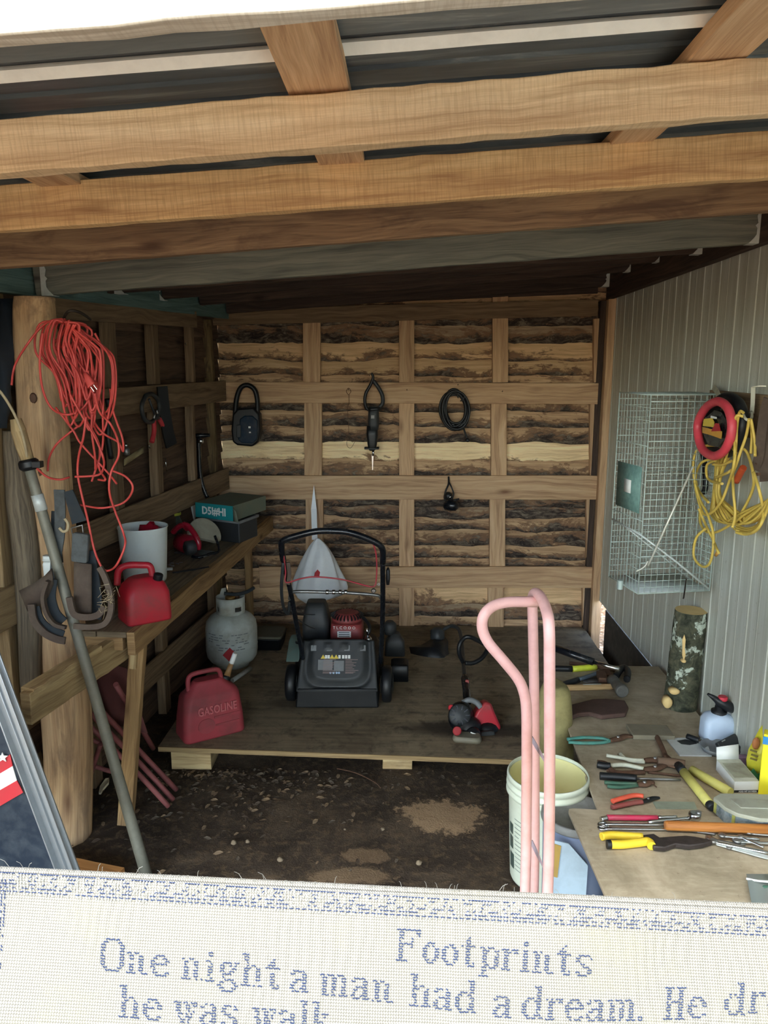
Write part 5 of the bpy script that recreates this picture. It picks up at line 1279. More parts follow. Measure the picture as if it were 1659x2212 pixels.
lp_ = [T(1000, 1430, 4.12), T(992, 1410, 4.1), T(993, 1392, 4.1), T(1003, 1378, 4.12), T(1015, 1376, 4.12), T(1035, 1385, 4.14), T(1052, 1396, 4.14), T(1052, 1405, 4.12), T(1040, 1422, 4.08), T(1022, 1432, 4.06), T(1005, 1432, 4.05)]
MB().tube(cr(lp_, 5), .0125, 10).build('loop_handle', M['black'], st_)
gr = [T(1004, 1462, 3.98), T(1007, 1490, 3.86), T(1010, 1518, 3.76)]
mb = MB(); mb.tube(cr(gr, 4), [.019, .021, .021, .020, .019, .020, .021, .020, .019], 12); go = mb.build('grip', M['blackgloss'], st_)
mb = MB(); mb.prism(rrect(.018, .024, .005), .006, T(1009, 1473, 3.90), VIEW); mb.build('switch', P_('faded_red', hx(160, 70, 66), .6), go)
ec_ = T(1012, 1560, 3.62)
mb = MB(); mb.ball(T(996, 1548, 3.64), .066, 18, 10, sc3=(1, .9, 1.2)); mb.build('starter_cover', M['blackgloss'], st_)
mb = MB(); mb.prism([(-.060, -.082), (.02, -.088), (.085, -.062), (.092, -.040), (.062, .030), (.046, .076), (.016, .086), (-.026, .040), (-.056, -.01)], .09, T(1039, 1550, 3.66), frame((1, .1, 0), (0, .25, 1))); mb.build('engine_cover', M['red_plastic'], st_, bevel=.02, seg=3)
mb = MB(); mb.ball(T(1010, 1574, 3.60), .066, 16, 9, sc3=(1.1, .9, 1.0)); mb.ball(T(1052, 1580, 3.62), .056, 14, 8, sc3=(1.1, .9, .9)); mb.ball(T(1022, 1588, 3.54), .040, 14, 8); mb.build('crankcase', M['black'], st_)
rc = MB().lathe([(.050, -.006), (.056, 0), (.050, .008), (.030, .012), (.012, .016), (.001, .017)], 24, T(993, 1545, 3.585), frame((1, 0, 0), zdir=(-.15, -.9, .4))).build('recoil_cover', M['darkgrey'], st_)
for k_ in range(10):
    a_ = 2 * PI * k_ / 10; R_ = frame((1, 0, 0), zdir=(-.15, -.9, .4)); MB().box(T(993, 1545, 3.585) + R_ @ Vector((math.cos(a_) * .037, math.sin(a_) * .037, .011)), (.022, .005, .004), R_ @ rz(math.degrees(a_))).build('slot', M['blackgloss'], rc)
MB().tube(cr([T(1000, 1518, 3.66), T(1014, 1512, 3.66), T(1030, 1518, 3.66), T(1040, 1530, 3.64)], 4), .014, 10).build('gear_case', M['grey'], st_)
mb = MB(); mb.prism(rrect(.075, .05, .012), .03, T(1052, 1590, 3.56), frame((1, .2, 0), (0, .3, 1))); mb.build('muffler', M['darkgrey'], st_, bevel=.006)
MB().tube(cr([T(985, 1592, 3.52), T(1000, 1603, 3.50), T(1025, 1608, 3.50), T(1045, 1598, 3.52)], 4), .008, 8).build('stand', M['grey'], st_)
MB().lathe([(.018, 0), (.021, .004), (.021, .02), (.017, .024)], 16, T(987, 1580, 3.50), frame((1, 0, 0), zdir=(-.2, -.8, .6))).build('fuel_cap', M['red_plastic'], st_)
MB().lathe([(.012, 0), (.014, .004), (.014, .02), (.010, .024)], 14, T(974, 1530, 3.62), frame((1, 0, 0), zdir=(-.5, -.6, .5))).build('knob', M['red_plastic'], st_)
mb = MB(); loft(mb, [(0, .13, .06, .02), (.012, .14, .07, .025), (.03, .12, .06, .02)], rz(-8), atz(1010, 1606, DZ) + Vector((0, .03, .0)), 4); mb.build('fuel_tank', P_('milky_tank', hx(120, 116, 98), .5, 0, .5), st_)
mb = MB(); mb.box(T(1022, 1584, 3.505), (.026, .002, .005), ry(20)); mb.box(T(1019, 1588, 3.503), (.018, .002, .004), ry(20)); mb.build('mark', M['paper'], st_)

# ================================================================ leaf litter scattered over the soil
mb = MB(); rr = random.Random(21)
for i in range(620):
    if rr.random() < .6: x, y = rr.gauss(-.75, .35), rr.gauss(3.35, .28)
    else: x, y = rr.uniform(-1.3, 1.2), rr.uniform(1.6, 3.7)
    if y > 3.9 or x < XL(y) + .05: continue
    if y > c0.y + .02: y = c0.y - abs(rr.gauss(0, .12))
    s = rr.uniform(.006, .020); z = fz(x, y) + .004; a_ = rr.uniform(0, PI); til = rr.uniform(-.35, .35)
    R_ = Matrix.Rotation(a_, 3, 'Z') @ Matrix.Rotation(til, 3, 'X')
    pts = [(-s, 0, 0), (-s * .3, s * .45, .002), (s * .5, s * .4, .004), (s * 1.1, 0, 0), (s * .4, -s * .4, .003), (-s * .4, -s * .4, .001)]
    k = mb.add([Vector((x, y, z + .003)) + R_ @ Vector(q) for q in pts]); mb.face([k + q for q in range(6)], None, False, rr.choice((0, 0, 1, 2)))
mb.build('leaf_litter', [P_('brown_leaf', hx(74, 60, 46), .9), P_('grey_leaf', hx(92, 82, 68), .9), P_('tan_leaf', hx(124, 102, 76), .9)], kind='stuff')
tw = MB(); tw.tube(cr([atz(728, 1660, .012), atz(770, 1670, .02), atz(810, 1690, .014), atz(822, 1702, .01)], 4), .0025, 6); o = tw.build('twig', M['rust']); tag(o, 'thin bent twig lying on the soil before the platform', 'twig')
for i, (x, y, r_) in enumerate(((827, 1790, .008), (605, 1858, .012), (905, 1864, .012), (505, 1823, .012), (745, 1790, .006), (535, 1822, .009))):
    q = atz(x, y, .0); q.z = fz(q.x, q.y) + r_ * .4; o = MB().ball(q, r_, 9, 6, lump=.5, sc3=(1, 1, .7)).build('pebble', P_('pebble%d' % (i % 2), hx(128, 112, 90), .9) if i < 2 else bpy.data.materials['pebble%d' % (i % 2)])
    tag(o, 'small pale pebble in the bare soil, ' + ('beside the sandy patch', 'towards the bench leg, the farther from the throw', 'nearest the hand truck', 'leftmost, by the pole', 'tiny one in the middle of the floor', 'small one close to the leftmost')[i], 'pebble', 'pebbles on the soil')
# ================================================================ wire animal trap on the metal wall
TF = 3.12
ca = {'fl': at(1374, 853, TF), 'fr': at(1530, 826, 3.22), 'flb': at(1378, 1283, TF), 'bl': at(1322, 838, 3.42)}
A0 = ca['fl']; A0.z = ca['flb'].z + (ca['fl'].z - ca['flb'].z); hT = ca['fl'].z - ca['flb'].z
ux = Vector((ca['fr'].x - ca['fl'].x, .06, 0)); wT = ux.length; ux.normalize(); uy = Vector((-ux.y, ux.x, 0)); dT = .27
O = Vector((ca['flb'].x, ca['flb'].y, ca['flb'].z))
trp = thing('animal_trap', 'tall galvanised wire animal trap hanging on the metal wall', 'animal trap', O)
M['wire'] = P_('greenish_galv_wire', hx(190, 206, 198), .45, .15, .2)
def wirepanel(o, a, la, b, lb, sa, sb, name='mesh_panel', r=.0014):
    mb = MB(); na = max(1, round(la / sa)); nb = max(1, round(lb / sb))
    for i in range(na + 1):
        p = o + a * (la * i / na); q = p + b * lb; j = (RND.random() - .5) * .002
        mb.tube([p + a * j, p.lerp(q, .5) - a * j, q], r if 0 < i < na else r * 2, 4)
    for i in range(nb + 1):
        p = o + b * (lb * i / nb); q = p + a * la; mb.tube([p, q], r if i % 6 else r * 1.7, 4)
    return mb.build(name, M['wire'], trp, kind='stuff')
Z_ = Vector((0, 0, 1))
wirepanel(O, ux, wT, Z_, hT, .026, .026)
wirepanel(O, uy, dT, Z_, hT, .026, .052)
wirepanel(O + uy * dT, ux, wT, Z_, hT, .026, .026)
wirepanel(O + ux * wT, uy, dT, Z_, hT, .026, .026)
wirepanel(O + Z_ * hT, ux, wT, uy, dT, .026, .026)
mb = MB(); mb.grid([[O + Z_ * .004, O + uy * dT + Z_ * .004], [O + ux * wT + Z_ * .004, O + ux * wT + uy * dT + Z_ * .004]]); mb.build('floor_plate', M['galv'], trp, solid=.002)
mb = MB(); mb.grid([[O + Z_ * .02 + uy * .02 + ux * wT * .99, O + Z_ * .02 + uy * (dT - .02) + ux * wT * .99], [O + ux * .02 + Z_ * .24 + uy * .02, O + ux * .02 + uy * (dT - .02) + Z_ * .24]]); mb.build('trap_door', P_('door_mesh_sheet', hx(108, 118, 114), .4, .5), trp, solid=.002) if False else None
mb = MB(); mb.tube([O + uy * dT + Z_ * .26, O + uy * .0 + Z_ * .245, O + ux * wT * .5 + Z_ * .13, O + ux * wT * .98 + Z_ * .01], .0045, 6); mb.tube([O + uy * .13 + Z_ * .25, O + uy * .13 + ux * wT * .98 + Z_ * .01], .004, 6); mb.build('door_bar', M['galv'], trp)
mb = MB(); o_ = O - ux * .003 + uy * .03 + Z_ * .33; mb.grid([[o_, o_ + Z_ * .19], [o_ + uy * .21, o_ + uy * .21 + Z_ * .19]]); gp = mb.build('side_plate', P_('mottled_green_plate', hx(120, 156, 148), .5, .1, .6, hx(78, 112, 108), 40), trp, solid=.002)
mb = MB(); o_ = O - ux * .005 + uy * .11 + Z_ * .40; mb.grid([[o_, o_ + Z_ * .055], [o_ + uy * .06, o_ + uy * .06 + Z_ * .055]]); mb.build('label', M['paper'], gp, solid=.001)
mb = MB(); mb.tube(cr([O + uy * .14 - ux * .01 + Z_ * q for q in (.02, -.005, -.02)], 3), .012, 8); mb.build('latch', M['wire'], trp)
mb = MB(); mb.tube([O + ux * wT * .64 - uy * .01 + Z_ * .06, O + ux * wT * .62 - uy * .012 - Z_ * .02, O + ux * wT * .60 - uy * .02 - Z_ * .022], .003, 6); mb.build('pull_wire', M['nail'], trp)
rd = thing('rod', 'thin white metal rod with a forked end leaning across the wire trap', 'rod', at(1398, 1222, 3.1))
mb = MB(); mb.tube([at(1497, 1008, 3.11), at(1400, 1222, 3.105)], .0042, 8); mb.tube(cr([at(1399, 1212, 3.105), at(1394, 1222, 3.105), at(1385, 1229, 3.105), at(1374, 1234, 3.105)], 3), .0035, 6); mb.build('shaft', P_('white_rod', hx(220, 220, 205), .4, .3), rd)

# ================================================================ board, hooks, reel and yellow cord
def X(px_, py_, d=.02): return atx(px_, py_, XR - d)
bd = thing('hook_board', 'brown plywood board with white hooks fixed on the metal wall', 'board', X(1600, 880))
a_ = X(1533, 836); b_ = X(1700, 846); c_ = X(1700, 935); d_ = X(1536, 928)
zt, zb = a_.z - .012, d_.z
MB().beam(Vector((XR - .012, b_.y, (zt + zb) / 2)), Vector((XR - .012, a_.y, (zt + zb) / 2)), zt - zb, .016, (0, 0, 1), 4, .001).build('board', wood('brown_backboard', hx(150, 128, 98), hx(126, 104, 80), hx(92, 74, 58), .6, .1, knots=False), bd, bevel=.002)
mb = MB(); ribbon(mb, [X(1655, 834, .03), X(1640, 834, .05), X(1628, 836, .06)], .014, .003, (0, 0, 1), k=3); ribbon(mb, [X(1627, 836, .05), X(1626, 870, .05), X(1624, 893, .05)], .016, .003, (-1, -.6, 0), k=3)
mb.tube(cr([X(1624, 890, .05), X(1624, 902, .07), X(1618, 908, .09), X(1610, 904, .10), X(1606, 896, .10)], 4), .005, 8); mb.build('hook', P_('cream_hook', hx(224, 222, 200), .4, .2), bd)
mb = MB(); ribbon(mb, [X(1541, 836, .03), X(1548, 845, .06), X(1552, 856, .09)], .02, .004, (-1, -.6, .3), k=3); mb.tube(cr([X(1548, 855, .06), X(1556, 862, .09), X(1564, 861, .10), X(1574, 860, .10)], 4), .006, 8); mb.build('hook', P_('cream_hook2', hx(206, 204, 180), .4, .2), bd)
re = thing('spool', 'red and black plastic spool with yellow label on the board above the yellow cord', 'spool', X(1545, 920, .12))
ov = []
for (x, y) in ((1545, 868), (1524, 882), (1508, 912), (1509, 945), (1519, 972), (1541, 985), (1563, 975), (1577, 948), (1581, 915), (1574, 885), (1560, 870)): ov.append(X(x, y, .15))
mb = MB(); mb.tube(cr(ov, 4, True), .0165, 12, closed=True); mb.build('rim', P_('pinkish_red_plastic', hx(216, 70, 84), .4, 0, .35, hx(140, 80, 80), 10), re)
mb = MB(); mb.tube(cr([p + Vector((.055, .045, .01)) for p in ov], 4, True), .024, 10, closed=True); mb.build('back_rim', M['black'], re)
def xplate(name, pts, d, t, mat, parent):
    v = [X(x, y, d) for x, y in pts]; mb = MB(); n = len(v); k = mb.add(v); k2 = mb.add([p + Vector((t, t * .5, 0)) for p in v])
    mb.face([k + i for i in range(n)]); mb.face([k2 + i for i in range(n)][::-1])
    for i in range(n): j = (i + 1) % n; mb.face([k + j, k + i, k2 + i, k2 + j])
    return mb.build(name, mat, parent)
hub = xplate('hub', [(1543, 886), (1522, 905), (1518, 935), (1530, 962), (1552, 966), (1568, 945), (1570, 910), (1558, 890)], .155, .02, M['blackgloss'], re)
xplate('label', [(1520, 905), (1538, 903), (1542, 912), (1541, 923), (1518, 920)], .165, .003, M['yellowlabel'], re)
xplate('label', [(1517, 922), (1540, 928), (1559, 932), (1557, 948), (1535, 940), (1517, 935)], .165, .003, P_('orange_label', hx(214, 158, 66), .6), re)
xplate('label', [(1536, 932), (1545, 914), (1552, 915), (1556, 931)], .167, .003, M['redlabel'], re)
xplate('label', [(1535, 898), (1547, 901), (1547, 905), (1535, 903)], .167, .003, M['paper'], re)
yc_ = thing('extension_cord', 'yellow extension cord looped thickly on the white hook on the metal wall', 'extension cord', X(1600, 1000, .1))
rr = random.Random(9)
def ycord(mb, pts, d=.10, r=.0052, wig=1.0):
    w = [X(px_, py_, d + .012 * math.sin(i * 1.3 + px_)) for i, (px_, py_) in enumerate(pts)]; mb.tube(cr(w, 6), r, 7)
mb = MB()
ycord(mb, [(1606, 900), (1590, 900), (1587, 940), (1587, 980), (1583, 1020), (1584, 1060), (1588, 1110), (1582, 1140)], .13)
ycord(mb, [(1606, 892), (1598, 890), (1592, 920), (1590, 960), (1585, 1005), (1575, 1040), (1560, 1080), (1540, 1105), (1520, 1110), (1506, 1070), (1498, 1020), (1500, 985), (1515, 965), (1550, 962)], .14)
ycord(mb, [(1618, 905), (1612, 940), (1600, 975), (1588, 1010), (1577, 1035), (1560, 1080), (1545, 1100)], .12)
ycord(mb, [(1510, 1100), (1518, 1120), (1530, 1145), (1540, 1165), (1548, 1185), (1553, 1195)], .14)
ycord(mb, [(1501, 1045), (1512, 1080), (1528, 1110), (1540, 1150), (1540, 1190), (1532, 1218), (1518, 1224), (1502, 1210), (1498, 1190), (1505, 1160), (1524, 1142)], .15)
ycord(mb, [(1544, 990), (1515, 1000), (1503, 1030), (1510, 1060), (1530, 1085)], .12)
ycord(mb, [(1560, 1045), (1530, 1035), (1527, 1005), (1545, 995)], .13)
ycord(mb, [(1545, 1032), (1570, 1022), (1585, 1012)], .14); ycord(mb, [(1540, 1003), (1560, 1004), (1580, 996)], .14)
ycord(mb, [(1620, 905), (1624, 940), (1622, 980)], .10); ycord(mb, [(1622, 905), (1630, 950), (1631, 985)], .10)
ycord(mb, [(1512, 1108), (1513, 1130), (1525, 1148), (1545, 1150), (1575, 1135), (1600, 1110), (1625, 1060), (1627, 1025), (1615, 980), (1603, 968)], .11)
ycord(mb, [(1628, 1020), (1640, 1060), (1648, 1100), (1645, 1130), (1625, 1150), (1600, 1150), (1586, 1142)], .11)
for i in range(14):
    f = i / 13; xt = 1556 + 26 * f; yt = 972 - 12 * math.sin(f * PI); xb = 1545 + 60 * f
    ycord(mb, [(xt + 8, yt + 6), (xt - 2, yt - 2), (xt - 9, yt + 20), (1545 + 12 * f, 1030 + rr.uniform(-8, 8)), (1540 + 18 * f, 1075), (xb - 8, 1112 + rr.uniform(-4, 6)), (xb + 14, 1128 + 5 * math.sin(f * 3)), (min(1652, xb + 45), 1112), (1665, 1080 - 10 * f)], .07 + .045 * rr.random(), .005)
for i in range(4): ycord(mb, [(1590, 1135 + i * 5), (1612, 1142 + i * 4), (1636, 1135 + i * 3), (1650 + i, 1112), (1660 + i, 1085)], .08 + i * .01)
mb.build('cord', M['yellow_cord'], yc_)
MB().tube([X(1551, 1192, .14), X(1546, 1200, .14)], [.007, .006], 8).build('plug', P_('amber_plug', hx(190, 140, 60), .5), yc_)
wt = thing('hanging_strap', 'black handle and orange-red strap hanging behind the yellow cord', 'strap', X(1525, 1040, .05))
MB().tube(cr([X(1517, 975, .06), X(1523, 1010, .06), X(1524, 1050, .06), X(1520, 1064, .06)], 4), .012, 8).build('strap', M['black'], wt)
MB().tube(cr([X(1590, 1040, .05), X(1600, 1020, .05), X(1606, 1010, .05)], 3), .013, 8).build('buckle', P_('orange_buckle', hx(214, 92, 50), .5), wt)
hs = thing('strap', 'dark brown worn straps hanging at the right edge of the board', 'strap', X(1650, 960, .06))
mb = MB(); ribbon(mb, [X(1660, 862, .08), X(1652, 890, .08), X(1645, 940, .08), X(1640, 985, .08), X(1632, 1015, .08)], .035, .006, (-1, -.7, 0)); ribbon(mb, [X(1668, 870, .06), X(1660, 930, .06), X(1655, 990, .06), X(1655, 1040, .06)], .045, .006, (-1, -.7, 0))
mb.build('leather', M['leather'], hs); MB().tube(cr([X(1636, 1000, .08), X(1628, 1012, .08), X(1628, 1024, .08), X(1640, 1024, .08)], 3), .006, 6).build('ring', M['rust'], hs)

# ================================================================ upright log on the table
def tz(px_, py_, dz=0.0, z=TZ): return atz(px_, py_, z + dz)
def barkmat():
    t = NT('lichen_bark'); v = t.coord('Object'); a = t.noise(v, 22, 7, .7, .6); b = t.noise(v, 13, 5, .65, .3); w = t.noise(v, 40, 4, .6)
    c = t.ramp(a, [(.35, hx(40, 44, 36)), (.5, hx(70, 72, 58)), (.68, hx(104, 102, 82))])
    l = t.math('MULTIPLY', t.ramp(b, [(.56, K), (.60, WH)]), t.ramp(w, [(.38, K), (.5, WH)]))
    c = t.mix(l, c, hx(186, 196, 180)); t.bump(t.math('ADD', a, t.math('MULTIPLY', l, .3)), .9, .006); return t.out(c, .9, 0, .2)
M['bark'] = barkmat(); M['cutwood'] = P_('fresh_cut_wood', hx(222, 192, 132), .8, 0, .3, hx(180, 140, 90), 12, bump=.4)
lb = tz(1478, 1535); lb.y += .05
lo = thing('log', 'short upright log with lichen spotted bark on the worktable against the wall', 'log', lb)
Rl = .068; tc = at(1493, 1318, lb.y + .02); hL = tc.z - TZ
pts = [lb.lerp(tc, i / 10) for i in range(11)]
rows_ = []
for i, p in enumerate(pts):
    row = []; r_ = Rl * (1.06 - .06 * i / 10)
    for k in range(28):
        a_ = 2 * PI * k / 28; q = r_ * (1 + .05 * mnoise.noise(Vector((math.cos(a_) * 1.5, math.sin(a_) * 1.5, i * .5))) + .03 * mnoise.noise(Vector((math.cos(a_) * 5, math.sin(a_) * 5, i))))
        row.append(p + Vector((math.cos(a_) * q, math.sin(a_) * q, 0)))
    rows_.append(row)
mb = MB(); mb.grid(rows_, closed_u=True); mb.build('bark', M['bark'], lo)
mb = MB(); k = mb.add([p + Vector((0, 0, .0)) for p in rows_[-1]]); mb.face([k + i for i in range(28)]); mb.build('cut_face', M['cutwood'], lo); mb = MB(); k = mb.add([p + Vector((0, 0, .0008)) for p in rows_[0]]); mb.face([k + i for i in range(28)][::-1]); mb.build('cut_face', M['cutwood'], lo)
def onlog(x, y, e=.0):      # point on the camera side of the log
    p = at(x, y, lb.y - .05); return p + Vector((0, -.012 - e, 0))
for (x, y, w_, h_) in ((1441, 1516, .020, .026), (1456, 1492, .022, .014), (1475, 1426, .010, .008)):
    p = onlog(x, y); MB().lathe([(.001, .008), (w_ * .7, .007), (w_, 0), (w_, -.03)], 14, p, VIEW, sy=h_ / w_).build('knot', M['cutwood'], lo)
mb = MB(); mb.prism([(0, .062), (.007, .04), (.006, .0), (.012, -.03), (.006, -.055), (-.002, -.03), (-.004, .01), (-.007, .04)], .004, onlog(1473, 1398, .004), VIEW); mb.build('bark_scar', M['cutwood'], lo)

# ================================================================ tools on the worktable
def lay(px0, py0, px1, py1, dz=.012, z=TZ): return tz(px0, py0, dz, z), tz(px1, py1, dz, z)
def rod(parent, name, pts, r, mat, dz=.012, z=TZ, n=10, flat=1.0): return MB().tube(cr([tz(x, y, dz, z) for x, y in pts], 4), r, n, flat=flat).build(name, mat, parent)
def T_(name, label, cat, x, y, group=None, z=TZ): return thing(name, label, cat, tz(x, y, 0, z), group)
o = T_('tube', 'black and chrome telescopic tube propped over the hammers at the far end of the worktable', 'tube', 1270, 1430)
pA = at(1196, 1399, 3.32); pB = at(1282, 1430, 3.22); pC = at(1338, 1446, 3.15)
MB().tube([pA, pB], .016, 12).build('sleeve', M['blackgloss'], o); MB().tube([pB, pC], .0085, 12).build('tube', M['chrome'], o)
o = T_('pry_tool', 'black hooked iron head lying beyond the chrome tube', 'pry bar', 1352, 1460)
rod(o, 'head', [(1330, 1462), (1345, 1442), (1356, 1450), (1354, 1468)], .016, M['black'], .018); rod(o, 'shaft', [(1230, 1432), (1290, 1440), (1340, 1450)], .009, M['rust'], .012)
o = T_('hatchet', 'hatchet with a lime yellow banded black handle at the far end of the worktable', 'hatchet', 1260, 1446)
rod(o, 'handle', [(1185, 1443), (1236, 1445)], .015, M['black'], .016); rod(o, 'handle_band', [(1236, 1445), (1288, 1441)], .0155, P_('lime_band', hx(212, 220, 60), .5), .016)
mb = MB(); mb.prism([(-.03, -.03), (.03, -.045), (.04, .04), (-.02, .03)], .02, tz(1305, 1456, .02), rz(8)); mb.build('head', M['rust'], o, bevel=.004)
o = T_('hammer', 'grey rubber gripped hammer with dark head under the hatchet', 'hammer', 1250, 1468)
rod(o, 'grip', [(1175, 1492), (1210, 1481), (1250, 1468)], .014, M['darkgrey'], .016); rod(o, 'shaft', [(1250, 1468), (1296, 1452)], .010, P_('blue_steel', hx(96, 112, 124), .4, .4), .02)
mb = MB(); mb.prism([(-.022, -.045), (.022, -.05), (.024, .04), (-.02, .045)], .026, tz(1300, 1462, .022), rz(-5)); mb.build('head', M['rust'], o, bevel=.004)
o = T_('putty_knife', 'short pale blade lying between the two hammers', 'blade', 1275, 1470)
mb = MB(); q = [tz(1256, 1467, .01), tz(1294, 1463, .01), tz(1295, 1474, .01), tz(1262, 1474, .01)]; mb.grid([[q[0], q[3]], [q[1], q[2]]]); mb.build('blade', M['steel'], o, solid=.003)
o = T_('hammer', 'wooden handled club hammer with a white sticker on its handle', 'hammer', 1270, 1485)
rod(o, 'handle', [(1213, 1486), (1260, 1485), (1322, 1483)], .0145, wood('handle_wood', hx(202, 170, 124), hx(178, 146, 102), hx(136, 104, 70), 1.5, .1, knots=False), .018)
rod(o, 'sticker', [(1259, 1484.6), (1298, 1483.4)], .0152, P_('pale_sticker', hx(206, 214, 206), .6), .018)
a_, b_ = tz(1322, 1468, .032), tz(1345, 1497, .026); zz = (b_ - a_).normalized(); L_ = (b_ - a_).length
MB().lathe([(.016, -.004), (.026, .0), (.028, .03), (.024, .04), (.024, L_ - .04), (.030, L_ - .025), (.030, L_ - .004), (.026, L_)], 18, a_, frame((0, 0, 1), zdir=zz)).build('head', P_('scuffed_grey_steel', hx(112, 112, 108), .5, .5, .5, hx(70, 64, 60)), o)
def zplate(name, pts, dz, t, mat, parent, z=TZ, bevel=0):
    v = [tz(x, y, dz, z) for x, y in pts]; mb = MB(); n = len(v); k = mb.add(v); k2 = mb.add([p - Vector((0, 0, t)) for p in v])
    ar = sum((v[i].x * v[(i + 1) % n].y - v[(i + 1) % n].x * v[i].y) for i in range(n)); f = [k + i for i in range(n)]; g_ = [k2 + i for i in range(n)]
    if ar < 0: f = f[::-1]
    else: g_ = g_[::-1]
    mb.face(f, [(mb.V[i].x, mb.V[i].y) for i in f]); mb.face(g_)
    for i in range(n):
        j = (i + 1) % n; q = [k + j, k + i, k2 + i, k2 + j]; mb.face(q if ar > 0 else q[::-1])
    return mb.build(name, mat, parent, bevel=bevel)
o = T_('sheath', 'dark brown curved leather sheath on the worktable below the club hammer', 'sheath', 1285, 1525)
zplate('leather', [(1214, 1526), (1230, 1549), (1250, 1541), (1275, 1539), (1300, 1546), (1330, 1543), (1352, 1541), (1358, 1526), (1350, 1512), (1310, 1508), (1280, 1509), (1250, 1517)], .022, .02, P_('dark_brown_leather', hx(84, 62, 54), .8, 0, .4, hx(60, 46, 42), 20), o, bevel=.006)
def pliers(label, hp1, hp2, jaw, r, mat, jm='rust', z=TZ, mat2=None, jr_=.009, cat='pliers', name='pliers', dz=.012):
    o = T_(name, label, cat, jaw[0][0], jaw[0][1], None, z)
    rod(o, 'handle', hp1, r, mat, dz + .004, z, flat=.8); rod(o, 'handle', hp2, r, mat2 or mat, dz, z, flat=.8)
    N_ = len(jaw); mb = MB(); p = cr([tz(x, y, dz, z) for x, y in jaw], 4); n = len(p); mb.tube(p, [jr_ * (.7 + 1.0 * math.sin(PI * min(1, .15 + i / n * .9))) for i in range(n)], 8, flat=.6); mb.build('jaw', M[jm], o)
    q = p[n // 3]; MB().lathe([(jr_ * .8, 0), (jr_ * .8, jr_ * 1.3), (jr_ * .5, jr_ * 1.5)], 10, q).build('pivot', M['steel'], o)
    return o
M['tealgrip'] = P_('dirty_teal_grip', hx(74, 140, 128), .6, 0, .5, hx(90, 96, 80), 30); M['greengrip'] = P_('dirty_green_grip', hx(52, 96, 76), .6, 0, .4); M['orangegrip'] = P_('orange_grip', hx(226, 92, 66), .45, 0, .2); M['creamgrip'] = P_('cream_grip', hx(206, 206, 184), .5, 0, .35)
pliers('teal handled pliers at the left edge of the worktable', [(1226, 1597), (1260, 1593), (1300, 1595), (1316, 1600)], [(1228, 1603), (1262, 1605), (1300, 1604), (1318, 1600)], [(1316, 1600), (1335, 1596), (1352, 1590), (1368, 1592)], .008, M['tealgrip'])
pliers('cream handled rusty pliers behind the black tipped pair', [(1310, 1632), (1335, 1636), (1365, 1641), (1390, 1642)], [(1340, 1628), (1352, 1640), (1372, 1645), (1392, 1646)], [(1390, 1643), (1415, 1642), (1440, 1650), (1470, 1660)], .008, M['creamgrip'])
pliers('black tipped cream handled pliers in the middle of the worktable', [(1318, 1654), (1350, 1652), (1390, 1661)], [(1290, 1646), (1310, 1650), (1330, 1668), (1392, 1668)], [(1388, 1662), (1415, 1660), (1435, 1652), (1452, 1640)], .010, M['creamgrip'], mat2=M['rust'])
rod(T_('rubber_grip', 'loose black rubber grip end on the black tipped pliers', 'grip', 1300, 1653), 'grip', [(1291, 1651), (1304, 1654), (1318, 1655)], .0135, M['black'], .018)
o = T_('screwdriver', 'black handled screwdriver with a long pale shaft on the worktable', 'screwdriver', 1335, 1678)
rod(o, 'handle', [(1296, 1676), (1310, 1677), (1345, 1679), (1375, 1682)], .014, M['black'], .016); rod(o, 'shaft', [(1375, 1682), (1470, 1684)], .0045, M['steel'], .010)
pliers('green handled pliers below the black screwdriver', [(1306, 1690), (1335, 1692), (1375, 1693)], [(1312, 1698), (1340, 1700), (1377, 1696)], [(1375, 1694), (1392, 1694), (1404, 1690), (1414, 1692)], .008, M['greengrip'])
o = pliers('orange and red handled pliers near the front of the far sheet', [(1323, 1731), (1345, 1724), (1370, 1718), (1390, 1720)], [(1322, 1744), (1350, 1738), (1375, 1733), (1388, 1732)], [(1384, 1733), (1400, 1728), (1412, 1724), (1425, 1723)], .0095, M['orangegrip'], jm='black', mat2=P_('dull_red_grip', hx(150, 66, 62), .6, 0, .4), jr_=.006)
o = T_('plate', 'dusty rectangular steel plate with a dark front edge behind the white card', 'plate', 1400, 1580)
zplate('top', [(1352, 1563), (1440, 1566), (1458, 1590), (1368, 1588)], .022, .020, P_('dusty_steel', hx(128, 120, 100), .8, .1, .5), o, bevel=.002)
o = T_('hammer', 'rusty old hammer with a worn shaft leading to the steel plate', 'hammer', 1440, 1640)
rod(o, 'shaft', [(1419, 1592), (1430, 1615), (1440, 1640)], .010, M['rust'], .014); rod(o, 'head', [(1420, 1644), (1450, 1647), (1480, 1652)], .017, P_('rusty_head', hx(112, 88, 70), .8, .3, .5), .02)
o = T_('card', 'white plastic card with a grey blot lying right of the rusty shaft', 'card', 1490, 1612)
zplate('sheet', [(1437, 1594), (1512, 1593), (1530, 1612), (1538, 1632), (1468, 1631)], .006, .005, P_('grey_white_card', hx(196, 200, 196), .5, 0, .2), o); zplate('blot', [(1462, 1600), (1480, 1597), (1502, 1601), (1506, 1606), (1490, 1609), (1472, 1607)], .0068, .0008, M['darkgrey'], o)
o = T_('flashlight', 'small black flashlight with a chrome end on the white card', 'flashlight', 1500, 1597)
rod(o, 'body', [(1484, 1590), (1512, 1600)], .011, M['black'], .018); rod(o, 'lens_ring', [(1512, 1600), (1519, 1603)], .0125, M['chrome'], .018)
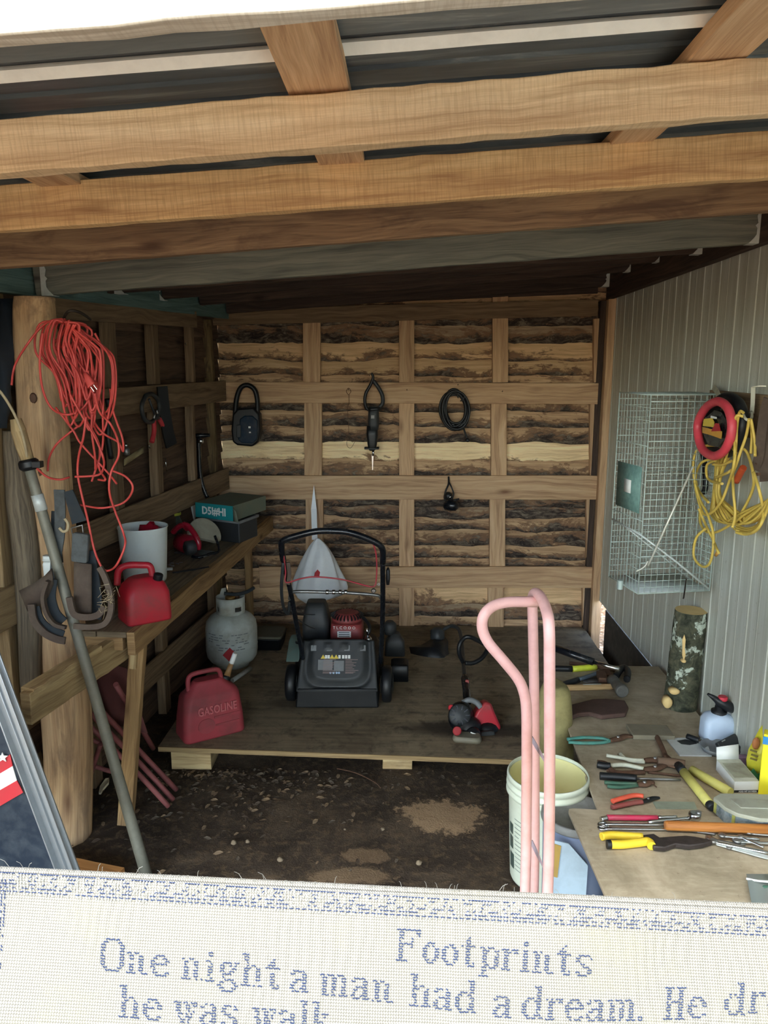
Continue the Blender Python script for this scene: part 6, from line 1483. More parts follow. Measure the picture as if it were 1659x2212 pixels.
# two yellow handles
for (lab, p, q, gm) in (('yellow handled tool lying diagonally, the nearer of the two by the white box', (1477, 1668), (1533, 1738), 1), ('yellow tube grip lying diagonally next to the white box', (1494, 1663), (1578, 1712), 0)):
    o = T_('prybar' if gm else 'yellow_tube', lab, 'pry bar' if gm else 'tube', *p); a_ = tz(p[0], p[1], .018); b_ = tz(q[0], q[1], .018)
    MB().tube([a_, a_.lerp(b_, .5), b_], .0165, 14).build('grip', P_('worn_yellow_grip', hx(212, 204, 110), .55, 0, .25), o)
    if gm:
        d_ = (b_ - a_).normalized(); MB().tube([a_ - d_ * .05, a_], .0165, 12).build('collar', M['black'], o); MB().tube([b_, b_ + d_ * .022], [.0165, .012], 12).build('end_cap', M['darkgrey'], o)
        MB().tube([a_ - d_ * .12 + Vector((-.02, .01, 0)), a_ - d_ * .05], .007, 8).build('shaft', M['rust'], o)
for (x0, y0, x1, y1, lb_) in ((1310, 1664, 1360, 1672, 'thin rusty blade lying under the black tipped pliers'), (1400, 1668, 1470, 1676, 'rusty chisel lying beside the screwdriver shaft'), (1405, 1688, 1418, 1700, 'bent nail on the worktable beside the green pliers')):
    o = MB().tube([tz(x0, y0, .006), tz(x1, y1, .006)], .005 if x1 - x0 > 20 else .0025, 7).build('rusty_tool', M['rust']); tag(o, lb_, 'tool')
o = T_('glass_slide', 'thin greenish clear strip lying behind the near sheet', 'strip', 1455, 1740)
zplate('strip', [(1410, 1731), (1500, 1732), (1506, 1747), (1418, 1746)], .004, .003, P_('greenish_strip', hx(150, 160, 142), .3), o)
# on the near sheet
Z2 = TZ + .014
o = T_('breaker_bar', 'red gripped chrome ratchet on the near sheet', 'ratchet', 1360, 1768, None, Z2)
rod(o, 'grip', [(1311, 1766), (1420, 1767)], .0095, P_('crimson_grip', hx(186, 40, 76), .35), .012, Z2); rod(o, 'end', [(1298, 1770), (1311, 1767)], .0085, M['chrome'], .012, Z2); rod(o, 'shaft', [(1420, 1766), (1462, 1765)], .006, M['chrome'], .012, Z2)
o = T_('ratchet', 'chrome socket ratchet lying behind the wooden dowel', 'ratchet', 1490, 1768, None, Z2)
rod(o, 'handle', [(1400, 1776), (1445, 1772), (1488, 1768)], .0065, M['chrome'], .010, Z2); a_ = tz(1500, 1768, .004, Z2); MB().lathe([(.018, 0), (.020, .004), (.020, .018), (.014, .022)], 18, a_).build('head', M['chrome'], o); MB().lathe([(.009, .022), (.009, .034)], 12, a_ + Vector((.012, 0, -.008))).build('drive', M['steel'], o)
for i, (y0, lb_) in enumerate(((1780, 'long chrome wrench nearest the red grip'), (1790, 'long chrome wrench in front of the other, under the wooden dowel'))):
    o = T_('wrench', lb_, 'wrench', 1300, y0, None, Z2); rod(o, 'bar', [(1305, y0), (1400, y0 + 1), (1470, y0 + 1)], .0062, M['chrome'], .008, Z2, flat=.7)
    c_ = tz(1303 - i * 0, y0 + (2 if i == 0 else -2), .006, Z2); MB().tube([c_ + Vector((math.cos(t) * .015, math.sin(t) * .013, 0)) for t in [2 * PI * q / 14 for q in range(14)]], .0045, 7, closed=True).build('ring_end', M['chrome'], o)
o = T_('dowel', 'orange-brown wooden dowel lying across the wrenches on the near sheet', 'dowel', 1550, 1787, None, Z2)
M['dowel'] = wood('varnished_dowel', hx(206, 142, 74), hx(184, 118, 56), hx(140, 84, 42), 1.2, .1, rough=.45, knots=False)
a_ = tz(1436, 1783, .024, Z2); b_ = tz(1700, 1793, .024, Z2); MB().tube([a_, a_.lerp(b_, .02), a_.lerp(b_, .5), b_], [.012, .0155, .0155, .0155], 16).build('stick', M['dowel'], o)
o = T_('pliers', 'heavy pliers with bright yellow handles and dark jaws on the near sheet', 'pliers', 1400, 1818, None, Z2)
rod(o, 'handle', [(1299, 1807), (1320, 1804), (1355, 1806), (1388, 1808)], .0125, M['yellow'], .016, Z2); rod(o, 'handle', [(1318, 1824), (1345, 1824), (1380, 1820), (1400, 1818), (1408, 1828)], .0135, M['yellow'], .016, Z2)
rod(o, 'handle_end', [(1311, 1824), (1320, 1824)], .0140, M['black'], .016, Z2)
zplate('jaw', [(1388, 1803), (1412, 1800), (1425, 1808), (1450, 1806), (1480, 1804), (1500, 1806), (1530, 1812), (1540, 1816), (1520, 1822), (1490, 1826), (1460, 1822), (1436, 1830), (1412, 1828), (1405, 1816)], .022, .016, P_('oily_jaw', hx(70, 62, 60), .45, .5, .5, hx(40, 36, 34), 30), o, Z2, bevel=.003)
for i, (x0, y0, x1, y1, r_) in enumerate(((1532, 1812, 1600, 1826, .006), (1540, 1818, 1659, 1842, .007), (1560, 1806, 1640, 1812, .006), (1575, 1832, 1610, 1822, .005), (1592, 1818, 1680, 1822, .007), (1600, 1808, 1650, 1830, .005), (1500, 1795, 1545, 1801, .006), (1618, 1800, 1690, 1806, .006))):
    o = T_('wrench', ('silvery wrench in the heap, ' + ('the one touching the plier jaws', 'longest, along the perforated strip', 'just in front of the dowel', 'short and tilted up', 'thick one running off the right edge', 'crossing the others steeply', 'half under the dowel by the pliers', 'farthest right behind the rest')[i]), 'wrench', x0, y0, 'wrenches heaped on the near sheet', Z2)
    rod(o, 'bar', [(x0, y0), ((x0 + x1) / 2, (y0 + y1) / 2), (x1, y1)], r_, M['chrome'] if i % 3 else M['steel'], .008 + .005 * (i % 3), Z2, flat=.6)
    MB().lathe([(r_ * 1.9, 0), (r_ * 2.0, r_), (r_ * 1.0, r_ * 1.2)], 10, tz(x0, y0, .006 + .005 * (i % 3), Z2)).build('jaw', M['steel'], o)
o = T_('perforated_strip', 'flat perforated silver strip in front of the small wrenches', 'metal strip', 1600, 1834, None, Z2)
zplate('strip', [(1540, 1815), (1560, 1822), (1660, 1848), (1664, 1856), (1640, 1850), (1548, 1824)], .010, .003, M['galv'], o, Z2)
o = T_('bag', 'clear zip bag of small green and red parts at the lower right corner', 'bag', 1640, 1920, None, Z2)
mb = MB(); P = [[tz(1612 + i * 22 + j * 4, 1888 + j * 22, .012 + .010 * math.sin(i * 1.9 + j * 1.3) + .01, Z2) for j in range(5)] for i in range(6)]; mb.grid(P[::-1]); mb.build('film', M['clearplastic'], o, solid=.0006)
rod(o, 'zip', [(1612, 1898), (1640, 1903), (1680, 1906)], .003, M['paper'], .03, Z2); rod(o, 'part', [(1640, 1918), (1690, 1918)], .007, M['greengrip'], .010, Z2); rod(o, 'part', [(1656, 1936), (1690, 1938)], .009, P_('pink_red', hx(206, 50, 80), .4), .010, Z2)
# organiser box with a grey lid
o = T_('organiser_box', 'clear parts box with a dusty grey lid and yellow label by the dowel', 'box', 1600, 1770, None, Z2)
hbx = .055
lid = [(1541, 1722), (1556, 1713), (1700, 1716), (1760, 1745), (1760, 1772), (1640, 1768), (1592, 1757), (1566, 1744)]
zplate('lid', lid, hbx + .008, .014, P_('dusty_grey_lid', hx(160, 162, 146), .5, 0, .5, hx(130, 126, 110), 12), o, Z2, bevel=.003)
zplate('ridge', [(1575, 1724), (1700, 1728), (1740, 1748), (1600, 1744)], hbx + .012, .005, P_('dusty_grey_ridge', hx(150, 152, 138), .5, 0, .5), o, Z2, bevel=.002)
base = [(1546, 1727), (1566, 1746), (1592, 1759), (1640, 1770), (1755, 1774), (1755, 1748), (1700, 1722), (1560, 1718)]
zplate('tub', base, hbx - .006, hbx - .006, P_('parts_tub', hx(110, 122, 124), .25, 0, .6, hx(180, 184, 180), 40), o, Z2)
zplate('label', [(1543, 1728), (1545, 1727), (1590, 1759), (1588, 1761)], hbx - .01, hbx - .012, P_('olive_yellow_label', hx(178, 176, 86), .6), o, Z2)
# white box
WB = [tz(1543, 1661, .0), tz(1587, 1712, .0), tz(1638, 1712, .0)]
o = T_('box', 'white open cardboard box with a dusty panel behind the organiser box', 'box', 1590, 1690)
q = lambda x, y, dz: tz(x, y, dz)
f0, f1 = q(1585, 1712, .0), q(1638, 1711, .0); xdir = (f1 - f0); wW = xdir.length; xdir.normalize(); bk_ = q(1546, 1663, .0) - f0; 
mb = MB(); slab(mb, f0 + Z_ * .042, xdir * wW, bk_, .042); mb.build('carton', [M['paper'], P_('dusty_card_top', hx(204, 206, 188), .8, 0, .4)], o, bevel=.001)
mb = MB(); slab(mb, f0 + Z_ * .044 + bk_ * .15 + xdir * .01, xdir * (wW * .82), bk_ * .66, .002); mb.build('panel', [P_('dusty_panel', hx(168, 168, 146), .8, 0, .6)] * 2, o)
mb = MB(); a_ = f0 + bk_ + Z_ * .042; fdir = Vector((0, .25, 1)).normalized(); mb.grid([[a_, a_ + fdir * .045 - xdir * .0], [a_ + xdir * wW * .95, a_ + xdir * wW * .95 + fdir * .055]]); mb.build('flap', M['paper'], o, solid=.002)
mb = MB(); slab(mb, f0 + Z_ * .009 - Vector((0, .0015, 0)), xdir * wW, Vector((0, .001, 0)), .009); mb.build('stripe', [M['darkgrey']] * 2, o)
text('ADD SALT IN ITEMS'[0:0] + 'ADD HT IN NSSA', .0085, f0 + Z_ * .0045 + xdir * wW * .55 - Vector((0, .0028, 0)), xdir, (0, 0, 1), M['paper'], o)
# yellow carton and printed bag at the right edge
o = T_('box', 'bright yellow cardboard box with a blue top band at the right edge', 'box', 1660, 1700)
f0 = q(1637, 1716, 0); hY = at(1645, 1583, f0.y + .01).z - TZ
mb = MB(); slab(mb, f0 + Z_ * hY, Vector((.085, -.035, 0)), Vector((.02, .04, 0)), hY); mb.build('carton', [P_('bright_yellow_card', hx(240, 224, 40), .6, 0, .1)] * 2, o, bevel=.002)
mb = MB(); slab(mb, f0 + Z_ * (hY - .008) + Vector((-.002, -.002, 0)), Vector((.089, -.037, 0)), Vector((.001, .003, 0)), .028); mb.build('band', [P_('blue_band', hx(40, 140, 206), .6)] * 2, o)
for (dz_, w_, m__) in ((hY * .62, .03, 'redlabel'), (hY * .12, .02, 'redlabel')):
    mb = MB(); slab(mb, f0 + Z_ * dz_ + Vector((.03, -.0145, 0)), Vector((w_, -w_ * .41, 0)), Vector((.0003, .001, 0)), .012); mb.build('print', [P_('pink_print', hx(214, 120, 150), .6)] * 2, o)
o = T_('bag', 'printed yellow and green plastic bag leaning behind the yellow box', 'bag', 1630, 1680)
bgp = [(1612, 1640), (1614, 1665), (1622, 1690), (1640, 1705), (1680, 1700), (1690, 1600), (1662, 1572), (1652, 1560), (1640, 1575), (1628, 1598), (1617, 1618)]
yb_ = q(1625, 1690, 0).y + .05
mb = MB(); v = [at(x, y, yb_) for x, y in bgp]; c_ = sum(v, Vector()) / len(v) + Vector((0, -.035, 0)); k = mb.add(v); kc = mb.add([c_]); k2 = mb.add([c_ + Vector((0, .07, 0))]); n = len(v)
for i in range(n): mb.face([k + i, k + (i + 1) % n, kc], None, True); mb.face([k + (i + 1) % n, k + i, k2], None, True)
mb.build('film', P_('yellow_film', hx(222, 214, 60), .35, 0, .15), o)
mb = MB(); v = [at(x, y, yb_ - .02) for x, y in ((1613, 1655), (1620, 1668), (1628, 1660), (1636, 1672), (1650, 1668), (1650, 1704), (1632, 1700), (1620, 1688))]; k = mb.add(v); mb.face([k + i for i in range(8)][::-1]); mb.build('green_band', P_('green_film', hx(60, 150, 90), .35), o, solid=.003)
mb = MB(); 
for (x, y) in ((1628, 1622), (1630, 1632), (1628, 1640)): mb.box(at(x, y, yb_ - .036), (.026, .002, .007), ry(18))
mb.build('print', P_('brown_print', hx(120, 110, 50), .6), o)
MB().ball(at(1633, 1606, yb_ - .02), .016, 10, 7, sc3=(.9, .5, 1.5)).build('picture', P_('picture_brown', hx(176, 110, 60), .5), o)
# spray bottle
sb0 = tz(1558, 1612); sb0 = Vector((sb0.x, sb0.y + .05, TZ))
o = thing('spray_bottle', 'translucent spray bottle with black nozzle head and red knob by the wall', 'spray bottle', sb0)
hS = at(1558, 1531, sb0.y).z - TZ
mb = MB(); loft(mb, [(0, .118, .085, .02), (.01, .126, .092, .025), (hS * .66, .124, .09, .025), (hS * .80, .105, .08, .03), (hS * .90, .05, .05, .024)], None, sb0, 6); mb.build('tank', P_('milky_blue_plastic', hx(186, 204, 226), .4, 0, .1), o)
MB().lathe([(.030, hS * .84), (.030, hS * .95), (.018, hS * .97), (.016, hS * 1.10)], 18, sb0).build('collar', M['black'], o)
hd = lambda x, y: at(x, y, sb0.y - .01)
MB().tube([hd(1529, 1499), hd(1540, 1506), hd(1548, 1512), hd(1552, 1514), hd(1572, 1526), hd(1588, 1531)], [.005, .010, .013, .019, .021, .020], 14).build('nozzle', M['black'], o)
MB().tube([hd(1586, 1530.5), hd(1589, 1532)], [.0135, .0135], 12).build('socket', M['blackgloss'], o)
mb = MB(); mb.lathe([(.015, 0), (.018, .003), (.019, .014), (.016, .018)], 16, hd(1561, 1512) + Vector((0, 0, -.002))); mb.build('knob', P_('crimson_knob', hx(206, 36, 62), .4), o)
MB().tube(cr([hd(1570, 1538), hd(1585, 1545), hd(1590, 1556), hd(1589, 1575), hd(1586, 1592)], 4), .0055, 8).build('lever', M['grey'], o)
# black caddy with a bowl
c_ = tz(1583, 1640); c_ = Vector((c_.x + .0, c_.y + .05, TZ))
o = thing('plastic_mount', 'dark grey plastic mount lying before the spray bottle', 'mount', c_)
Rm = frame((.9, .38, .25), (-.35, .55, .75)); pm = at(1577, 1613, c_.y)
MB().prism(rrect(.092, .070, .006), .022, pm, Rm).build('plate', M['darkgrey'], o, bevel=.003)
MB().prism(rrect(.060, .005, .001), .024, pm, Rm).build('slot', M['blackgloss'], o)
mb = MB(); mb.box(pm + Vector((.065, .01, -.01)), (.02, .03, .055), Rm); mb.build('bracket', M['black'], o, bevel=.002)
mb = MB(); mb.box(pm + Rm @ Vector((-.02, .03, .012)), (.018, .004, .004), Rm); mb.box(pm + Rm @ Vector((-.018, -.028, .012)), (.018, .004, .004), Rm); mb.build('screw', M['chrome'], o, kind='stuff')
mb = MB(); mb.box(c_ + Vector((.05, .02, .018)), (.12, .06, .034), rz(20)); mb.build('block', M['black'], o, bevel=.004)
c_ = tz(1552, 1632); o = thing('bowl', 'shallow grey plastic bowl at the foot of the spray bottle', 'bowl', c_)
MB().lathe(shell([(.035, 0), (.05, .008), (.062, .028)], .003), 22, c_ + Vector((.0, .025, 0))).build('shell', M['grey'], o)
o = T_('box', 'small purple box behind the white cardboard box', 'box', 1600, 1655); a_ = tz(1612, 1664)
mb = MB(); mb.box(a_ + Vector((0, .05, .015)), (.05, .03, .03)); mb.build('carton', P_('purple_card', hx(150, 120, 150), .7), o)

# ================================================================ sack, buckets under the table edge
o = thing('sack', 'olive yellow woven sack standing behind the open white bucket', 'sack', atz(1200, 1660, 0))
ys = 3.10; P = []
for (y, cx, hw) in ((1474, 1198, 12), (1480, 1199, 30), (1500, 1200, 35), (1540, 1199, 38), (1570, 1198, 40), (1610, 1198, 40), (1650, 1198, 42), (1700, 1198, 42), (1752, 1198, 40)):
    row = []
    for k in range(20):
        a_ = 2 * PI * k / 20; p = at(cx + math.cos(a_) * hw * (1 + .06 * math.sin(3 * a_ + y)), y, ys); row.append(p + Vector((0, math.sin(a_) * .07, 0)))
    P.append(row)
mb = MB(); mb.grid(P[::-1], closed_u=True); k = len(mb.V); mb.face([k - 20 + i for i in range(20)]); zmin = min(v.z for v in mb.V)
for v in mb.V: v.z = max(v.z, .012)
mb.build('cloth', P_('olive_sackcloth', hx(156, 146, 98), .9, 0, .6, hx(100, 94, 64), 14, bump=.8), o, sub=1)
c_ = atz(1184, 1668, .425); bo = Vector((c_.x, c_.y, 0))
bk = thing('bucket', 'open cream white bucket standing on the soil behind the pink hand truck', 'bucket', bo)
tl = Matrix.Rotation(math.radians(3), 3, 'Y')
MB().lathe(shell([(.122, .003), (.125, .01), (.140, .34), (.143, .35), (.150, .352), (.150, .362), (.143, .364), (.143, .376), (.150, .378), (.150, .388), (.144, .390), (.144, .402), (.149, .404), (.149, .418), (.146, .424)], .004), 44, bo).build('shell', P_('cream_white_plastic', hx(214, 220, 200), .45, 0, .25, hx(170, 168, 140), 8), bk)
mb = MB(); mb.lathe([(.001, .022), (.119, .024), (.1335, .345), (.1375, .352), (.1395, .412)], 36, bo, cap0=False, cap1=False); mb.build('paint_residue', P_('yellowish_film', hx(222, 214, 150), .6, 0, .3, hx(196, 180, 112), 8), bk)
mb = MB()
def cyl(mb, bo, R, a0, a1, z0, z1, m=0):
    P = [[bo + Vector((math.cos(math.radians(a)) * (R(z)), math.sin(math.radians(a)) * R(z), z)) for z in (z0, z1)] for a in [a0 + (a1 - a0) * i / 5 for i in range(6)]]; mb.grid(P)
Rb_ = lambda z: .1255 + (z - .01) * .0455 + .0012
for (a0, a1, z0, z1) in ((-172, -160, .14, .19), (-172, -160, .20, .24), (-172, -158, .06, .12)): cyl(mb, bo, Rb_, a0, a1, z0, z1)
mb.build('label_print', P_('dark_green_print', hx(60, 76, 68), .6), bk, kind='stuff')
mb = MB(); rr = random.Random(6)
for i in range(13): cyl(mb, bo, Rb_, -155, -155 + rr.uniform(10, 24), .27 - i * .017, .273 - i * .017)
mb.build('small_print', P_('faint_print', hx(140, 150, 140), .7), bk, kind='stuff')
# grey lidded bucket
c_ = atz(1242, 1752, .385); bo = Vector((c_.x + .005, c_.y, 0)); rB = .118
bk = thing('bucket', 'blue-grey bucket with a dirty grey lid tucked under the near sheet', 'bucket', bo)
MB().lathe([(.100, 0), (.103, .01), (.112, .36), (.114, .375)], 40, bo, cap1=False).build('shell', P_('blue_grey_plastic', hx(120, 132, 158), .5, 0, .25, hx(150, 152, 156), 8), bk)
MB().lathe([(rB, .355), (rB + .002, .36), (rB, .382), (rB - .008, .384), (rB - .012, .378), (.0005, .378)], 40, bo).build('lid', P_('dirty_grey_lid', hx(122, 122, 118), .6, 0, .5, hx(84, 80, 72), 18), bk)
mb = MB(); cyl(mb, bo, lambda z: .1045 + (z - .01) * .026, -168, -140, .05, .29); mb.build('label', P_('brown_label', hx(142, 112, 66), .6, 0, .4, hx(190, 180, 150), 50), bk)
mb = MB()
for i in range(8): cyl(mb, bo, lambda z: .1055 + (z - .01) * .026, -160, -145, .26 - i * .025, .264 - i * .025)
mb.build('label_print', P_('pale_label_print', hx(206, 200, 176), .7), bk, kind='stuff')
o = thing('panel', 'pale blue-white plastic panel with clipped corners leaning on the grey bucket', 'panel', Vector((bo.x, bo.y - .16, 0)))
pts = [(1180, 1812), (1229, 1823), (1270, 1870), (1262, 1990), (1180, 1990)]
polyplate('sheet', pts, bo.y - .135, .004, P_('plaster_dusted_plastic', hx(176, 196, 208), .6, 0, .4, hx(140, 152, 160), 14), o)
polyplate('label', [(1194, 1822), (1212, 1828), (1204, 1896), (1190, 1892)], bo.y - .139, .002, P_('ochre_label', hx(178, 146, 74), .6), o)

# ================================================================ pink hand truck
M['pink'] = P_('faded_pink_paint', hx(226, 176, 170), .5, .0, .5, hx(190, 138, 124), 12, bump=.25)
ht_ = thing('hand_truck', 'old pink tubular hand truck standing in front of the open bucket', 'hand truck', atz(1160, 1990, 0))
YL, YM_, YR = 1.98, 2.18, 1.90
Hh = lambda x, y, Y: at(x, y, Y)
def toground(p): return Vector((p.x, p.y, .03))
arch = [toground(Hh(1153, 1925, YM_)), Hh(1154, 1900, YM_), Hh(1155, 1700, YM_), Hh(1154, 1500, YM_), Hh(1151, 1350, YM_), Hh(1150, 1305, YM_ - .0), Hh(1151, 1288, YM_ - .03), Hh(1157, 1281, YM_ - .09), Hh(1168, 1290, YM_ - .15), Hh(1180, 1318, 1.96), Hh(1186, 1355, YR), Hh(1187, 1450, YR), Hh(1187, 1700, YR), Hh(1184, 1900, YR)]
arch.append(toground(Hh(1184, 1925, YR)))
MB().tube(cr(arch, 5), .0148, 14).build('frame', M['pink'], ht_)
lpz = [Hh(1160, 1300, 2.06), Hh(1130, 1300, 2.04), Hh(1095, 1301, 2.02), Hh(1064, 1310, 2.0), Hh(1045, 1330, 1.98), Hh(1042, 1358, 1.98), Hh(1055, 1388, 1.98), Hh(1086, 1425, 1.98), Hh(1116, 1462, 1.98), Hh(1130, 1490, 1.98), Hh(1137, 1530, 1.98), Hh(1138, 1620, 1.98), Hh(1137, 1760, 1.98), Hh(1135, 1900, 1.98)]
lpz.append(toground(Hh(1135, 1925, 1.98)))
MB().tube(cr(lpz, 5), .0145, 14).build('handle_loop', M['pink'], ht_)
for (a_, b_) in (((1148, 1594), (1184, 1655)), ((1148, 1818), (1182, 1890))):
    mb = MB(); ribbon(mb, [Hh(a_[0], a_[1], YM_ - .12), Hh((a_[0] + b_[0]) / 2, (a_[1] + b_[1]) / 2, 2.0), Hh(b_[0], b_[1], YR + .01)], .013, .003, (-.6, -1, 0)); mb.build('brace', P_('pinkish_grey_bar', hx(200, 180, 186), .5, .2, .3), ht_)
mb = MB(); mb.prism(rrect(.34, .16, .01), .006, Vector((Hh(1160, 1925, 2.0).x + .02, 1.86, .02))); mb.build('toe_plate', M['pink'], ht_)
for s_ in (-1, 1):
    MB().lathe([(.03, -.02), (.07, -.024), (.085, -.012), (.085, .012), (.07, .024), (.03, .02)], 20, Vector((Hh(1160, 1925, 2.0).x + .02 + s_ * .15, 2.12, .086)), frame((0, 1, 0), zdir=(1, 0, 0))).build('wheel', M['black'], ht_)

# ================================================================ woven throw over a rail in the foreground
def fold(x): return 1881 + (x / 830) * 42 if x < 830 else 1923 + (x - 830) / 829 * 38
YF = .80
B0 = at(0, fold(0), YF); B1 = at(1659, fold(1659), YF); BU = (B1 - B0).normalized(); BW = Vector((0, -.50, -.866)); BN = BU.cross(BW).normalized()
if BN.y > 0: BN = -BN
def disp(p):
    u = (p - B0).dot(BU); v = (p - B0).dot(BW)
    return .0035 * mnoise.noise(Vector((u * 7, v * 9, 2))) + .0022 * mnoise.noise(Vector((u * 3 + v * 11, v * 4, 7))) + .003 * math.exp(-((u - .53) / .012) ** 2) * min(1, max(0, v * 8))
def bl_(px_, py_, up=0.0):
    p = atp(px_, py_, B0, BN); return p + BN * (disp(p) + up)
tw_ = thing('woven_throw', 'cream woven throw with blue lettering draped over a rail in the foreground', 'throw', B0.lerp(B1, .5))
mb = MB(); P = []; xs = [-620 + i * 19.3 for i in range(151)]
for x in xs:
    f0_ = atp(x, fold(x), B0, BN); f0_ += BN * disp(f0_); row = []
    up = -BW
    # behind the fold
    back = Vector((0, 1, 0)); r_ = .012
    row += [f0_ + Vector((0, .011, -.30)), f0_ + Vector((0, .011, -.06)), f0_ + Vector((0, .010, -.012))]
    for a_ in (150, 110, 75, 45, 20): row.append(f0_ + Vector((0, .005 - .005 * math.cos(math.radians(a_)), -.003 + .004 * math.sin(math.radians(a_)))) + Vector((0, 0, .0)))
    row.append(f0_)
    for j in range(1, 46):
        p = f0_ - BN * disp(f0_) + BW * (.0085 * j); row.append(p + BN * disp(p))
    P.append(row)
sp_ = [0]; 
for j in range(1, len(P[0])): sp_.append(sp_[-1] + (P[60][j] - P[60][j - 1]).length)
mb.grid(P, uv=lambda i, j: (i * .0093, sp_[j]))
def weave():
    t = NT('cream_woven_cotton'); tc = t.node('ShaderNodeTexCoord'); sx = t.node('ShaderNodeSeparateXYZ'); t.link(tc.outputs['UV'], sx.inputs[0])
    v = t.coord('UV', rnd=False)
    j = t.math('MULTIPLY', t.math('SUBTRACT', t.noise(v, 240, 2), .5), 1.6)
    u_ = t.math('ADD', t.math('MULTIPLY', sx.outputs[0], 2 * PI / .0026), j); w_ = t.math('ADD', t.math('MULTIPLY', sx.outputs[1], 2 * PI / .0030), j)
    hgt = t.math('MULTIPLY', t.math('SINE', u_), t.math('SINE', w_))
    a = t.math('ABSOLUTE', t.math('SINE', t.math('MULTIPLY', u_, .5))); b = t.math('ABSOLUTE', t.math('SINE', t.math('MULTIPLY', w_, .5)))
    h2 = t.math('ADD', t.math('MULTIPLY', hgt, .4), t.math('MULTIPLY', t.math('MULTIPLY', a, b), 1.0))
    big = t.noise(v, 9, 5, .7); 
    c = t.ramp(h2, [(.0, hx(118, 112, 100)), (.26, hx(158, 153, 140)), (.55, hx(168, 164, 152))])
    c = t.mix(t.ramp(big, [(.52, K), (.75, (.5, .5, .5, 1))]), c, hx(150, 144, 120))
    sc_ = t.node('ShaderNodeTexWave'); sc_.wave_type = 'BANDS'; sc_.inputs['Scale'].default_value = 26; sc_.inputs['Distortion'].default_value = 9; sc_.inputs['Detail'].default_value = 1; sc_.inputs['Detail Scale'].default_value = .5; t.link(v, sc_.inputs['Vector'])
    msk = t.ramp(t.noise(v, 5.5, 1, .4), [(.47, K), (.53, WH)])
    t.bump(t.math('ADD', h2, t.math('MULTIPLY', t.math('MULTIPLY', sc_.outputs['Fac'], msk), 1.1)), .7, .0011)
    return t.out(c, .95, 0, .1)
M['weave'] = weave(); mb.build('cloth', M['weave'], tw_)
M['bluethread'] = P_('blue_thread', hx(44, 60, 98), .9, 0, .1, bump=0)
M['creamthread'] = P_('cream_thread', hx(168, 164, 152), .9, 0, .1)
GL = {
'F': ["##########", " ##     ##", " ##      #", " ##   #   ", " ##   #   ", " ######   ", " ##   #   ", " ##       ", " ##       ", " ##       ", " ##       ", "#####     "],
'O': ["  ######  ", " ##    ## ", "##      ##", "##      ##", "##      ##", "##      ##", "##      ##", "##      ##", "##      ##", "##      ##", " ##    ## ", "  ######  "],
'H': ["#### ####", " ##   ## ", " ##   ## ", " ##   ## ", " ##   ## ", " ####### ", " ##   ## ", " ##   ## ", " ##   ## ", " ##   ## ", " ##   ## ", "#### ####"],
'n': ["", "", "", "", "## ##  ", " ##  ##", " ##  ##", " ##  ##", " ##  ##", " ##  ##", " ##  ##", "####  ###"],
'e': ["", "", "", "", "  ####  ", " ##  ## ", "##    ##", "########", "##      ", "##      ", " ##   ##", "  ##### "],
'i': ["", " ##", " ##", "", "###", " ##", " ##", " ##", " ##", " ##", " ##", "####"],
'g': ["", "", "", "", "  #### ##", " ##  ### ", " ##   ## ", " ##  ##  ", "  ####   ", " ##      ", "  #####  ", " ##   ## ", "##     ##", " ##   ## ", "  #####  "],
'h': ["###", " ##", " ##", " ##", " ## ##  ", " ###  ##", " ##   ##", " ##   ##", " ##   ##", " ##   ##", " ##   ##", "#### ####"],
't': ["", "   #", "  ##", " ###", "######", "  ##", "  ##", "  ##", "  ##", "  ##", "  ## #", "   ### "],
'a': ["", "", "", "", " ##### ", "##   ##", "     ##", "  #####", " ##  ##", "##   ##", "##  ###", " ### ###"],
'm': ["", "", "", "", "## ### ### ", " ##  ##  ##", " ##  ##  ##", " ##  ##  ##", " ##  ##  ##", " ##  ##  ##", " ##  ##  ##", "#### ## ####"],
'd': ["     ###", "      ##", "      ##", "      ##", "  ### ##", " ##  ###", "##    ##", "##    ##", "##    ##", "##    ##", " ##  ###", "  #### ##"],
'r': ["", "", "", "", "### ###", " ### ##", " ##    ", " ##    ", " ##    ", " ##    ", " ##    ", "####   "],
'o': ["", "", "", "", "  ###  ", " ## ## ", "##   ##", "##   ##", "##   ##", "##   ##", " ## ## ", "  ###  "],
'p': ["", "", "", "", "## ###  ", " ###  ##", " ##   ##", " ##   ##", " ##   ##", " ##   ##", " ###  ##", " ## ### ", " ##     ", " ##     ", "####    "],
's': ["", "", "", "", " ##### ", "##   ##", "##     ", " ###   ", "   ### ", "     ##", "##   ##", " ##### "],
'w': ["", "", "", "", "### ## ###", " ##  ## ##", " ##  ## # ", " ##  ## # ", "  ## ### ", "  ## ### ", "   ## #  ", "   ## #  "],
'l': ["###", " ##", " ##", " ##", " ##", " ##", " ##", " ##", " ##", " ##", " ##", "####"],
'k': ["###", " ##", " ##", " ##", " ## ###", " ##  # ", " ## #  ", " ####  ", " ## ## ", " ##  ##", " ##  ##", "### ####"],
'.': ["", "", "", "", "", "", "", "", "", "", "##", "##"],
}
CE = 5.15
mbt = MB(); rr = random.Random(30)
def dash(mb, x, y, ang, ln=6.4, w=2.6, up=.0006):
    c, s_ = math.cos(ang), math.sin(ang); h_ = ln / 2
    pts = [(-h_, -w / 2), (h_, -w / 2), (h_, w / 2), (-h_, w / 2)]
    v = [bl_(x + a * c - b * s_, y + a * s_ + b * c, up) for a, b in pts]; top = bl_(x, y, up + .0009)
    k = mb.add(v + [top])
    for i in range(4): mb.face([k + (i + 1) % 4, k + i, k + 4])
